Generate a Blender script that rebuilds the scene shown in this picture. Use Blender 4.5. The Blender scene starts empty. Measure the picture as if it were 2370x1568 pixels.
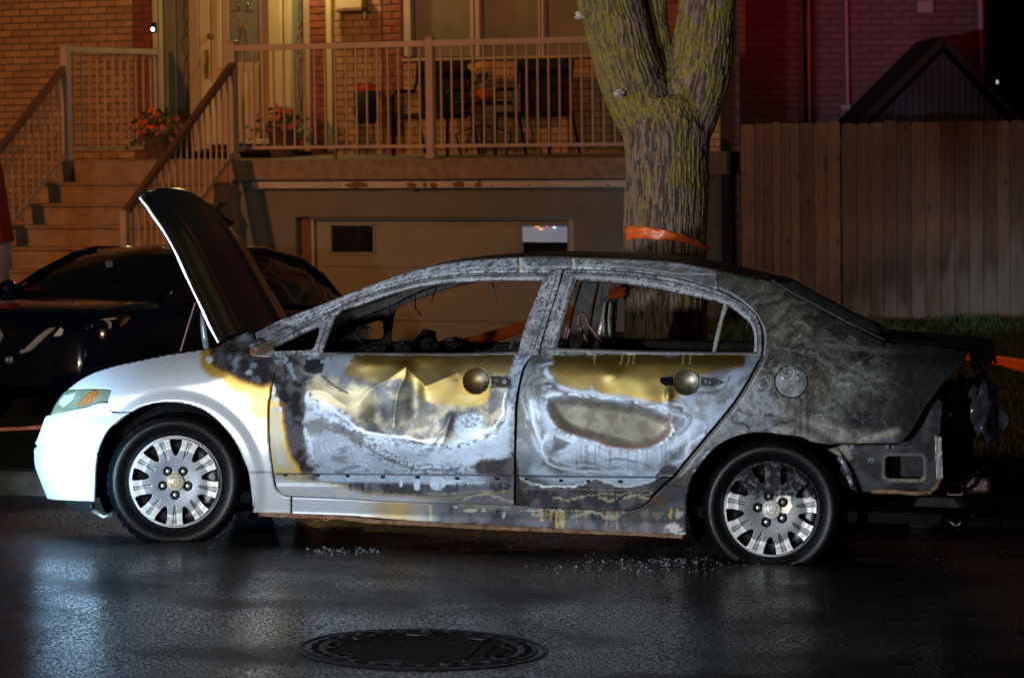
import bpy, math, random
import numpy as np
from mathutils import Vector, Matrix
from math import radians as R, sin, cos, pi
random.seed(7); rng = np.random.default_rng(7)
S = bpy.context.scene
col = bpy.context.collection

# ---------------------------------------------------------------- camera
FPX = 7600.0; CX, CY = 1185.0, 784.0; CAMZ = 1.916
pitch = math.atan((784-300)/FPX); roll = 0.012
fwd = np.array([0, cos(pitch), -sin(pitch)]); r0 = np.array([1., 0, 0]); u0 = np.array([0, sin(pitch), cos(pitch)])
CR = r0*cos(roll)-u0*sin(roll); CU = r0*sin(roll)+u0*cos(roll)
CPOS = np.array([0, 0, CAMZ])
cam = bpy.data.objects.new('camera', bpy.data.cameras.new('camera')); col.objects.link(cam)
cam.matrix_world = Matrix(((CR[0], CU[0], -fwd[0], 0), (CR[1], CU[1], -fwd[1], 0), (CR[2], CU[2], -fwd[2], CAMZ), (0, 0, 0, 1)))
cam.data.sensor_width = 36; cam.data.lens = FPX/2370*36; cam.data.clip_start = .1; cam.data.clip_end = 600
cam.data.dof.use_dof = True; cam.data.dof.focus_distance = 15.0; cam.data.dof.aperture_fstop = 6.5
S.camera = cam
# ---------------------------------------------------------------- world, night
W = bpy.data.worlds.new('World'); S.world = W; W.use_nodes = True
nt = W.node_tree; nt.nodes.clear()
sky = nt.nodes.new('ShaderNodeTexSky'); sky.sky_type = 'NISHITA'; sky.sun_disc = False
sky.sun_elevation = R(2); sky.sun_rotation = R(200)
bg = nt.nodes.new('ShaderNodeBackground'); bg.inputs[1].default_value = .006
ou = nt.nodes.new('ShaderNodeOutputWorld')
nt.links.new(sky.outputs[0], bg.inputs[0]); nt.links.new(bg.outputs[0], ou.inputs[0])
S.view_settings.view_transform = 'Standard'; S.view_settings.look = 'None'; S.view_settings.exposure = 0; S.view_settings.gamma = 1

def lamp(name, kind, loc, target, energy, color, size=.3, spot=60, blend=.3, size_y=None):
    d = bpy.data.lights.new(name, kind); d.energy = energy; d.color = color
    if kind == 'AREA':
        d.size = size
        if size_y: d.shape = 'RECTANGLE'; d.size_y = size_y
    else: d.shadow_soft_size = size
    if kind == 'SPOT': d.spot_size = R(spot); d.spot_blend = blend
    o = bpy.data.objects.new(name, d); col.objects.link(o); o.location = loc
    v = Vector(target)-Vector(loc); o.rotation_euler = v.to_track_quat('-Z', 'Y').to_euler()
    return o
# lamps of the place: work light of an emergency vehicle up the street, one behind the camera,
# sodium street lamp, porch lamp, red beacon
lamp('work_light', 'SPOT', (-6.0, 8.8, .85), (-2.75, 15.0, .36), 11500, (.36, .68, 1), .12, 15, 1.0)
lamp('work_light_fill', 'SPOT', (-6.0, 4.2, .98), (.2, 15, .60), 3900, (.80, .89, 1), .13, 35, .6)
lamp('side_street_light', 'SPOT', (-16, 9.5, 4.2), (.80, 19, 3.05), 2900, (1, .78, .55), .12, 11.5, .25)
lamp('vehicle_light', 'SPOT', (-5.0, -3, 2.15), (-1.4, 29, .9), 1900, (1, .97, .9), .12, 32, .6)
lamp('street_lamp_light', 'SPOT', (-15, 15, 7.5), (-4.3, 31, 3.3), 6800, (1, .38, .11), .25, 34, 1)
lamp('street_lamp_light_two', 'SPOT', (12, 14, 7.5), (3.4, 24.5, .5), 1700, (1, .48, .22), .25, 48, .5)
lamp('red_beacon', 'SPOT', (4.2, 3, 3.0), (3.6, 35, 3.75), 6500, (1, .02, .06), .1, 7.4, .9)
m_ = bpy.data.lights.new('moon', 'SUN'); m_.energy = .006; m_.angle = R(.5); m_.color = (.7, .8, 1)
mo = bpy.data.objects.new('moon', m_); col.objects.link(mo); mo.rotation_euler = (R(50), 0, R(20))

# ---------------------------------------------------------------- projection helpers
class Frame:
    def __init__(s, O, e1, e2, e3):
        s.O = np.array(O, float); s.e = [np.array(v, float) for v in (e1, e2, e3)]
        s.M = Matrix([[s.e[0][i], s.e[1][i], s.e[2][i], s.O[i]] for i in range(3)]+[[0, 0, 0, 1]])
    def pix(s, px, py, Y):            # where the sight line of a traced point meets local plane Y
        px = np.asarray(px, float); py = np.asarray(py, float); Y = np.asarray(Y, float)
        d = fwd+((px-CX)/FPX)[..., None]*CR+((CY-py)/FPX)[..., None]*CU
        dl = [d@s.e[i] for i in range(3)]; c = CPOS-s.O; cl = [c@s.e[i] for i in range(3)]
        t = (Y-cl[1])/dl[1]
        return cl[0]+t*dl[0], cl[2]+t*dl[2]
    def proj(s, X, Y, Z):
        P = s.O+X[..., None]*s.e[0]+Y[..., None]*s.e[1]+Z[..., None]*s.e[2]-CPOS
        w = P@fwd
        return CX+FPX*(P@CR)/w, CY-FPX*(P@CU)/w
    def world(s, X, Y, Z): return s.O+X*s.e[0]+Y*s.e[1]+Z*s.e[2]
WF = Frame((0, 0, 0), (1, 0, 0), (0, 1, 0), (0, 0, 1))
def wp(px, py, Y):
    x, z = WF.pix(px, py, Y); return Vector((float(x), Y, float(z)))
# car frame
psi = R(9)
tmp = Frame((0, 14.84, 0), (cos(psi), -sin(psi), 0), (sin(psi), cos(psi), 0), (0, 0, 1))
ax, az = tmp.pix(405, 1257, 0); bx, bz = tmp.pix(1786, 1305, 0)
A = tmp.world(float(ax), 0, float(az)); B = tmp.world(float(bx), 0, float(bz))
WB = float(np.linalg.norm(B-A)); e1 = (B-A)/WB
e2 = np.array([sin(psi), cos(psi), -.034]); e2 -= e1*(e2@e1); e2 /= np.linalg.norm(e2)
e3 = np.cross(e1, e2)
CF = Frame(A, e1, e2, e3)
print('wheelbase', WB, 'A', A, 'B', B)
ROADSLOPE = (B[2]-A[2])/math.hypot(B[0]-A[0], B[1]-A[1])
def road_z(x, y):
    a = (x-A[0])*cos(psi)-(y-A[1])*sin(psi)
    b = (x-A[0])*sin(psi)+(y-A[1])*cos(psi)
    return A[2]+ROADSLOPE*a-.034*np.where(b > -1.6, b, -1.6-.25*(b+1.6)*0)
# ---------------------------------------------------------------- noise
def _hash(ix, iy, iz, seed):
    h = (ix.astype(np.int64)*374761393+iy.astype(np.int64)*668265263+iz.astype(np.int64)*2147483647+seed*974634777) & 0xffffffff
    h = ((h ^ (h >> 13))*1274126177) & 0xffffffff
    h = ((h ^ (h >> 16))*2246822519) & 0xffffffff
    return ((h ^ (h >> 15)) & 0xffff)/65535.0
def vnoise(x, y, z=0, seed=0):
    x = np.asarray(x, float); y = np.asarray(y, float); z = np.zeros_like(x)+z
    ix, iy, iz = np.floor(x), np.floor(y), np.floor(z); fx, fy, fz = x-ix, y-iy, z-iz
    fx = fx*fx*(3-2*fx); fy = fy*fy*(3-2*fy); fz = fz*fz*(3-2*fz)
    r = 0
    for dx in (0, 1):
        for dy in (0, 1):
            for dz in (0, 1):
                w = (fx if dx else 1-fx)*(fy if dy else 1-fy)*(fz if dz else 1-fz)
                r = r+w*_hash(ix+dx, iy+dy, iz+dz, seed)
    return r
def fbm(x, y, z=0, o=4, seed=0):
    r = 0; a = .5; t = 0
    x = np.asarray(x, float); y = np.asarray(y, float); z = np.asarray(z, float)
    for i in range(o):
        c_, s_ = cos(.7+i*1.9), sin(.7+i*1.9)
        r = r+a*vnoise((x*c_-y*s_)*2**i, (x*s_+y*c_)*2**i, z*2**i, seed+i*17); t += a; a *= .5
    return r/t
def sst(a, b, x):
    t = np.clip((x-a)/(b-a), 0, 1); return t*t*(3-2*t)
# ---------------------------------------------------------------- materials
def mat(name): 
    m = bpy.data.materials.new(name); m.use_nodes = True; return m, m.node_tree, m.node_tree.nodes['Principled BSDF']
def N(nt, t, **k):
    n = nt.nodes.new(t)
    for a, b in k.items(): setattr(n, a, b)
    return n
def simple(name, c, rough=.5, metal=0, noise=0, nscale=8, bump=0, bscale=60, c2=None, emit=None, estr=0, rand=0, spec=.5, coat=0, stretch=None):
    m, nt, p = mat(name)
    p.inputs['Base Color'].default_value = (*c, 1); p.inputs['Roughness'].default_value = rough; p.inputs['Metallic'].default_value = metal
    p.inputs['Specular IOR Level'].default_value = spec; p.inputs['Coat Weight'].default_value = coat
    tc = N(nt, 'ShaderNodeTexCoord'); src = tc.outputs['Object']
    if stretch:
        mp = N(nt, 'ShaderNodeMapping'); mp.inputs['Scale'].default_value = stretch; nt.links.new(src, mp.inputs[0]); src = mp.outputs[0]
    last = None
    if c2 or noise:
        nz = N(nt, 'ShaderNodeTexNoise'); nz.inputs['Scale'].default_value = nscale; nz.inputs['Detail'].default_value = 6; nz.inputs['Roughness'].default_value = .65
        nt.links.new(src, nz.inputs['Vector'])
        rp = N(nt, 'ShaderNodeValToRGB'); rp.color_ramp.elements[0].position = .33; rp.color_ramp.elements[1].position = .68
        cc = c2 or tuple(v*(1-noise) for v in c)
        rp.color_ramp.elements[0].color = (*cc, 1); rp.color_ramp.elements[1].color = (*c, 1)
        nt.links.new(nz.outputs[0], rp.inputs[0]); last = rp.outputs[0]
    if rand:
        oi = N(nt, 'ShaderNodeObjectInfo'); hs = N(nt, 'ShaderNodeHueSaturation'); mr = N(nt, 'ShaderNodeMapRange')
        mr.inputs[3].default_value = 1-rand; mr.inputs[4].default_value = 1+rand
        nt.links.new(oi.outputs['Random'], mr.inputs[0]); nt.links.new(mr.outputs[0], hs.inputs['Value'])
        if last: nt.links.new(last, hs.inputs['Color'])
        else: hs.inputs['Color'].default_value = (*c, 1)
        last = hs.outputs[0]
    if last: nt.links.new(last, p.inputs['Base Color'])
    if bump:
        n2 = N(nt, 'ShaderNodeTexNoise'); n2.inputs['Scale'].default_value = bscale; n2.inputs['Detail'].default_value = 5
        nt.links.new(src, n2.inputs['Vector'])
        b = N(nt, 'ShaderNodeBump'); b.inputs['Strength'].default_value = bump; b.inputs['Distance'].default_value = .01
        nt.links.new(n2.outputs[0], b.inputs['Height']); nt.links.new(b.outputs[0], p.inputs['Normal'])
    if emit: p.inputs['Emission Color'].default_value = (*emit, 1); p.inputs['Emission Strength'].default_value = estr
    return m
def painted(name, bump=.25, bscale=220, speck=.25):
    m, nt, p = mat(name)
    a = N(nt, 'ShaderNodeAttribute', attribute_name='Col'); s = N(nt, 'ShaderNodeAttribute', attribute_name='Surf')
    sp = N(nt, 'ShaderNodeSeparateColor'); nt.links.new(s.outputs['Color'], sp.inputs[0])
    tc = N(nt, 'ShaderNodeTexCoord'); nz = N(nt, 'ShaderNodeTexNoise'); nz.inputs['Scale'].default_value = 95; nz.inputs['Detail'].default_value = 6; nz.inputs['Roughness'].default_value = .7
    nt.links.new(tc.outputs['Object'], nz.inputs['Vector'])
    mr = N(nt, 'ShaderNodeMapRange'); mr.inputs[1].default_value = .3; mr.inputs[2].default_value = .7; mr.inputs[3].default_value = -1; mr.inputs[4].default_value = 1
    nt.links.new(nz.outputs[0], mr.inputs[0])
    mu = N(nt, 'ShaderNodeMath', operation='MULTIPLY'); nt.links.new(mr.outputs[0], mu.inputs[0]); nt.links.new(sp.outputs[2], mu.inputs[1])
    ml = N(nt, 'ShaderNodeMath', operation='MULTIPLY_ADD'); ml.inputs[1].default_value = speck*2; ml.inputs[2].default_value = 1; nt.links.new(mu.outputs[0], ml.inputs[0])
    hs = N(nt, 'ShaderNodeHueSaturation'); nt.links.new(a.outputs['Color'], hs.inputs['Color']); nt.links.new(ml.outputs[0], hs.inputs['Value'])
    nt.links.new(hs.outputs[0], p.inputs['Base Color']); nt.links.new(sp.outputs[0], p.inputs['Roughness']); nt.links.new(sp.outputs[1], p.inputs['Metallic'])
    n2 = N(nt, 'ShaderNodeTexNoise'); n2.inputs['Scale'].default_value = bscale; n2.inputs['Detail'].default_value = 6; nt.links.new(tc.outputs['Object'], n2.inputs['Vector'])
    mb = N(nt, 'ShaderNodeMath', operation='MULTIPLY'); mb.inputs[1].default_value = bump; nt.links.new(sp.outputs[2], mb.inputs[0])
    b = N(nt, 'ShaderNodeBump'); b.inputs['Distance'].default_value = .006; nt.links.new(mb.outputs[0], b.inputs['Strength']); nt.links.new(n2.outputs[0], b.inputs['Height'])
    nt.links.new(b.outputs[0], p.inputs['Normal'])
    p.inputs['Specular IOR Level'].default_value = .3
    return m
M = {}
M['body'] = painted('burnt_body_metal', speck=.12, bump=.18)
M['char'] = simple('charred_metal', (.05, .048, .046), .7, 0, c2=(.012, .012, .012), nscale=25, bump=.5, bscale=90)
M['soot'] = simple('soot_black', (.004, .004, .0045), .9, spec=.15, bump=.3)
M['soot_gloss'] = simple('melted_black_plastic', (.035, .035, .04), .18, bump=.7, bscale=14, coat=.6)
M['tyre'] = simple('tyre_rubber', (.0045, .005, .006), .36, noise=.5, nscale=30, bump=.12, bscale=120, spec=.22)
M['chrome'] = simple('chrome', (.85, .85, .85), .22, .55)
M['nut'] = simple('nut_steel', (.62, .6, .55), .3, .8)
M['lens'] = simple('headlamp_lens', (.24, .25, .17), .12, .0, noise=.45, nscale=9, coat=1)
M['amber'] = simple('amber_reflector', (.36, .12, .02), .2, coat=.5, bump=.5, bscale=200)
M['rust'] = simple('rusty_seam', (.34, .2, .1), .7, c2=(.12, .035, .012), nscale=22, bump=.8, bscale=120)
M['rail'] = simple('painted_rail', (.45, .33, .29), .42, noise=.25, nscale=5, bump=.15, bscale=80)
M['raildark'] = simple('brown_handrail', (.15, .085, .07), .35, noise=.3, nscale=5)
M['brick_tan'] = simple('tan_brick', (.44, .26, .12), .85, c2=(.26, .14, .065), nscale=9, bump=1.0, bscale=45, rand=.22, stretch=(1, 1, .5))
M['brick_red'] = simple('red_brick', (.26, .07, .032), .8, c2=(.15, .04, .02), nscale=9, bump=.8, bscale=50, rand=.2)
M['brick_dull'] = simple('dull_brick', (.20, .11, .13), .85, c2=(.14, .08, .10), nscale=5, bump=.7, bscale=50, rand=.13)
M['mortar'] = simple('mortar', (.13, .085, .055), .95, noise=.4, nscale=20, bump=.5)
M['concrete'] = simple('washed_concrete', (.33, .24, .17), .9, c2=(.17, .12, .085), nscale=11, bump=.9, bscale=130)
M['concrete2'] = simple('concrete_step', (.34, .235, .155), .9, c2=(.2, .135, .09), nscale=6, bump=.8, bscale=130)
M['whitestrip'] = simple('peeling_white_trim', (.5, .44, .4), .6, noise=.25, nscale=4)
M['render'] = simple('beige_render', (.165, .165, .15), .85, noise=.2, nscale=3, bump=.35, bscale=60)
M['gdoor'] = simple('garage_door_panel', (.22, .225, .185), .55, noise=.15, nscale=2, bump=.1, bscale=30)
M['gtrim'] = simple('garage_trim', (.42, .4, .36), .5, noise=.2)
M['jamb'] = simple('brown_jamb', (.2, .075, .04), .7, noise=.4, nscale=4)
M['darkglass'] = simple('dark_glass', (.012, .013, .016), .06)
M['glowglass'] = simple('painted_reflection_pane', (.50, .66, .82), .15, noise=.1, nscale=3, emit=(.35, .55, .8), estr=.16)  # blue tint and glow stand in for a reflection of the lit street
M['pane'] = simple('window_pane_blind', (.2, .18, .12), .2, noise=.35, nscale=2, coat=.4)
M['cream'] = simple('cream_door_paint', (.5, .42, .24), .45, noise=.18, nscale=3)
M['pinkpaint'] = simple('door_panel_paint', (.36, .27, .19), .5, noise=.2, nscale=3)
M['sideglass'] = simple('leaded_glass', (.2, .2, .16), .15, noise=.3, nscale=4)
M['brass'] = simple('brass', (.55, .38, .12), .25, 1)
M['crystal'] = simple('bevelled_glass', (.8, .4, .15), .08, .7)
M['crystal2'] = simple('clear_bevel', (.6, .62, .65), .06, .7)
M['black'] = simple('black_furniture', (.012, .012, .013), .75, spec=.2)
M['flower_o'] = simple('orange_petals', (.62, .1, .02), .7, rand=.3)
M['flower_p'] = simple('pink_petals', (.4, .1, .14), .7, rand=.3)
M['flower_y'] = simple('yellow_petals', (.6, .42, .03), .7)
M['leaf'] = simple('leaf_green', (.06, .1, .02), .6, noise=.5, nscale=14)
M['pot'] = simple('clay_pot', (.17, .1, .075), .8, noise=.3)
M['fence'] = simple('fence_board', (.17, .072, .032), .85, c2=(.07, .032, .016), nscale=3.2, bump=.5, bscale=12, rand=.38, stretch=(6, 6, .9))
ntf = M['fence'].node_tree; pf = ntf.nodes['Principled BSDF']
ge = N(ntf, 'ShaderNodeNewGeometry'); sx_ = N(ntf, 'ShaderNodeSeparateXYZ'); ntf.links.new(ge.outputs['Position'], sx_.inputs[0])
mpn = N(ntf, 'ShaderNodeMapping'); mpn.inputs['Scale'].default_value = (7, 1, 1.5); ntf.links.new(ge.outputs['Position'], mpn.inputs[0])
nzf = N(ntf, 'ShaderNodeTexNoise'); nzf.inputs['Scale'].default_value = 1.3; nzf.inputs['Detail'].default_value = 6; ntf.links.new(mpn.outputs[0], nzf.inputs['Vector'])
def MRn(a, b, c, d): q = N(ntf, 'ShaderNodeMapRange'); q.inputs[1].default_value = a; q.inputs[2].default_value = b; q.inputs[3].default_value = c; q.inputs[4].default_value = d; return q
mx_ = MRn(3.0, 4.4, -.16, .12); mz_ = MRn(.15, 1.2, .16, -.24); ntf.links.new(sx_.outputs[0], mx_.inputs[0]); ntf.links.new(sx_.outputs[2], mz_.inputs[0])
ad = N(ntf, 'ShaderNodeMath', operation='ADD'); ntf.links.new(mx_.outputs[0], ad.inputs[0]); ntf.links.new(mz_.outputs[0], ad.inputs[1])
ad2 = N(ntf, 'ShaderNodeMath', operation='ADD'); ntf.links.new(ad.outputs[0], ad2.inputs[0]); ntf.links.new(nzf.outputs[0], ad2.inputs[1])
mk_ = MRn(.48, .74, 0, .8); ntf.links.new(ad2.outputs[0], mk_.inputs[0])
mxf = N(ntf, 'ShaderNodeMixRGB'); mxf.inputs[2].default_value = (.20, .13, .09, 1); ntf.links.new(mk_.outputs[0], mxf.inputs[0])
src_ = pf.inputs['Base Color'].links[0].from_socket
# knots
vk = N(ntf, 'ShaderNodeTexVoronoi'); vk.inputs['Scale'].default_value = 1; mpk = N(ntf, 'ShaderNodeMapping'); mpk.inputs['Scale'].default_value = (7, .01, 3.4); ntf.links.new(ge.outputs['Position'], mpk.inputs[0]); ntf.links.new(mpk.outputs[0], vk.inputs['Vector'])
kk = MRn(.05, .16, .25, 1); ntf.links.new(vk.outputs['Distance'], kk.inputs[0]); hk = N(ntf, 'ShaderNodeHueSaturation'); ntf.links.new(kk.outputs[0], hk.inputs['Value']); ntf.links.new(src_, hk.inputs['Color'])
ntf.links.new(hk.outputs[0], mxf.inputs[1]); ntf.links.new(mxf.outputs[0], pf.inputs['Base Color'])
M['tape'] = simple('orange_tape', (.9, .16, .025), .3, noise=.2, nscale=14, bump=.6, bscale=22)
M['tapeink'] = simple('tape_print', (.12, .015, .005), .5)
M['pipe'] = simple('pale_downpipe', (.4, .22, .3), .45)
M['meter'] = simple('grey_meter_box', (.3, .3, .36), .5)
M['shed'] = simple('dark_shed', (.02, .02, .05), .8, noise=.4, nscale=3)
M['roofdark'] = simple('shed_roof', (.003, .003, .005), .8, bump=.5)
M['navy'] = simple('navy_car_paint', (.006, .014, .045), .12, .3, coat=1)
M['trim'] = simple('black_trim', (.01, .01, .011), .35)
M['glassback'] = simple('car_window', (.02, .019, .018), .05)
M['grass'] = simple('grass_blades', (.06, .075, .012), .7, c2=(.035, .045, .01), nscale=2)
M['lawn'] = simple('lawn_soil', (.03, .035, .01), .95, noise=.5, nscale=12, bump=.8)
M['drive'] = simple('driveway_asphalt', (.045, .036, .03), .8, noise=.4, nscale=8, bump=.7, bscale=150)
M['kerb'] = simple('kerb_stone', (.15, .115, .085), .9, c2=(.05, .04, .03), nscale=9, bump=.9, bscale=70)
M['glassbit'] = simple('glass_crumb', (.75, .85, .9), .05, .6)
M['ashbit'] = simple('grey_debris', (.12, .12, .13), .5, .4)
M['iron'] = simple('cast_iron', (.025, .026, .028), .4, .3, noise=.3, nscale=30, bump=.6, bscale=90)
M['ironwet'] = simple('wet_iron_recess', (.006, .005, .004), .6, spec=.15, bump=.9, bscale=60)
M['darkred'] = simple('dark_red_surface', (.28, .015, .012), .8, noise=.4, nscale=6)
M['palegrey'] = simple('pale_base', (.3, .31, .32), .8, noise=.3)
M['bulb'] = simple('doorbell_light', (1, 1, 1), .5, emit=(.85, .93, 1), estr=6)
M['steelgrey'] = simple('bare_steel', (.3, .29, .27), .4, .7, noise=.6, nscale=16, bump=.3)
M['hose'] = simple('scorched_hose', (.36, .33, .2), .4, noise=.5, nscale=20)
M['rodred'] = simple('scorched_rod', (.2, .06, .04), .5)

# road: wet asphalt
m, nt2, p = mat('wet_asphalt')
tc = N(nt2, 'ShaderNodeTexCoord')
na = N(nt2, 'ShaderNodeTexNoise'); na.inputs['Scale'].default_value = 1.1; na.inputs['Detail'].default_value = 5
nb = N(nt2, 'ShaderNodeTexNoise'); nb.inputs['Scale'].default_value = 48; nb.inputs['Detail'].default_value = 4; nb.inputs['Roughness'].default_value = .6
vo = N(nt2, 'ShaderNodeTexVoronoi'); vo.inputs['Scale'].default_value = 90
for q in (na, nb, vo): nt2.links.new(tc.outputs['Object'], q.inputs['Vector'])
rr = N(nt2, 'ShaderNodeMapRange'); rr.inputs[1].default_value = .35; rr.inputs[2].default_value = .65; rr.inputs[3].default_value = .09; rr.inputs[4].default_value = .27
nt2.links.new(na.outputs[0], rr.inputs[0]); nt2.links.new(rr.outputs[0], p.inputs['Roughness'])
rc = N(nt2, 'ShaderNodeValToRGB'); rc.color_ramp.elements[0].color = (.004, .004, .005, 1); rc.color_ramp.elements[1].color = (.024, .023, .023, 1)
rc.color_ramp.elements[0].position = .35; rc.color_ramp.elements[1].position = .7
nt2.links.new(nb.outputs[0], rc.inputs[0]); nt2.links.new(rc.outputs[0], p.inputs['Base Color'])
b1 = N(nt2, 'ShaderNodeBump'); b1.inputs['Strength'].default_value = .5; b1.inputs['Distance'].default_value = .006
nt2.links.new(vo.outputs['Distance'], b1.inputs['Height'])
b2 = N(nt2, 'ShaderNodeBump'); b2.inputs['Strength'].default_value = .55; b2.inputs['Distance'].default_value = .012
nt2.links.new(nb.outputs[0], b2.inputs['Height']); nt2.links.new(b1.outputs[0], b2.inputs['Normal']); nt2.links.new(b2.outputs[0], p.inputs['Normal'])
p.inputs['Roughness'].default_value = .5
nt2.links.remove(p.inputs['Roughness'].links[0])
cw_ = N(nt2, 'ShaderNodeMapRange'); cw_.inputs[1].default_value = .36; cw_.inputs[2].default_value = .56; cw_.inputs[3].default_value = .12; cw_.inputs[4].default_value = 1.0
ng = N(nt2, 'ShaderNodeTexNoise'); ng.inputs['Scale'].default_value = 85; ng.inputs['Detail'].default_value = 3; ng.inputs['Roughness'].default_value = .6; nt2.links.new(tc.outputs['Object'], ng.inputs['Vector'])
gm = N(nt2, 'ShaderNodeMapRange'); gm.inputs[1].default_value = .44; gm.inputs[2].default_value = .56; gm.inputs[3].default_value = .08; gm.inputs[4].default_value = 1.0; nt2.links.new(ng.outputs[0], gm.inputs[0])
mm_ = N(nt2, 'ShaderNodeMath', operation='MULTIPLY'); nt2.links.new(gm.outputs[0], mm_.inputs[0]); nt2.links.new(cw_.outputs[0], mm_.inputs[1])
nt2.links.new(na.outputs[0], cw_.inputs[0]); nt2.links.new(mm_.outputs[0], p.inputs['Coat Weight']); p.inputs['Coat Roughness'].default_value = .035; p.inputs['Coat IOR'].default_value = 1.38
b3 = N(nt2, 'ShaderNodeBump'); b3.inputs['Strength'].default_value = .24; b3.inputs['Distance'].default_value = .008
nt2.links.new(nb.outputs[0], b3.inputs['Height']); nt2.links.new(b3.outputs[0], p.inputs['Coat Normal'])
p.inputs['Specular IOR Level'].default_value = .15
M['road'] = m
# bark
m, nt2, p = mat('bark')
tc = N(nt2, 'ShaderNodeTexCoord'); a = N(nt2, 'ShaderNodeAttribute', attribute_name='Col')
nz = N(nt2, 'ShaderNodeTexNoise'); nz.inputs['Scale'].default_value = 60; nz.inputs['Detail'].default_value = 5
nt2.links.new(tc.outputs['Object'], nz.inputs['Vector'])
mr = N(nt2, 'ShaderNodeMapRange'); mr.inputs[3].default_value = .55; mr.inputs[4].default_value = 1.45
hs = N(nt2, 'ShaderNodeHueSaturation'); nt2.links.new(nz.outputs[0], mr.inputs[0]); nt2.links.new(mr.outputs[0], hs.inputs['Value'])
nt2.links.new(a.outputs['Color'], hs.inputs['Color']); nt2.links.new(hs.outputs[0], p.inputs['Base Color']); p.inputs['Roughness'].default_value = .85
b = N(nt2, 'ShaderNodeBump'); b.inputs['Strength'].default_value = .6; b.inputs['Distance'].default_value = .01
nt2.links.new(nz.outputs[0], b.inputs['Height']); nt2.links.new(b.outputs[0], p.inputs['Normal'])
M['bark'] = m

# ---------------------------------------------------------------- mesh helpers
def obj(name, V, F, m, parent=None, smooth=False, mw=None, **props):
    me = bpy.data.meshes.new(name)
    me.from_pydata([tuple(map(float, v)) for v in V], [], [tuple(int(i) for i in f) for f in F])
    me.update()
    if m: me.materials.append(m)
    if smooth: me.polygons.foreach_set('use_smooth', [True]*len(me.polygons))
    o = bpy.data.objects.new(name, me); col.objects.link(o)
    if parent: o.parent = parent
    if mw is not None: o.matrix_world = mw
    for k, v in props.items(): o[k] = v
    return o
def setcol(o, C, Sf=None):
    me = o.data; n = len(me.vertices)
    for nm, A_ in (('Col', C), ('Surf', Sf)):
        if A_ is None: continue
        at = me.color_attributes.new(nm, 'FLOAT_COLOR', 'POINT')
        buf = np.ones((n, 4), np.float32); buf[:, :3] = A_; at.data.foreach_set('color', buf.ravel())
def empty(name, loc, label, cat, group=None, mw=None):
    o = bpy.data.objects.new(name, None); col.objects.link(o); o.empty_display_size = .2
    if mw is not None: o.matrix_world = mw
    elif loc is not None: o.location = loc
    o['label'] = label; o['category'] = cat
    if group: o['group'] = group
    return o
def tag(o, label, cat, group=None):
    o['label'] = label; o['category'] = cat
    if group: o['group'] = group
    return o
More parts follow.
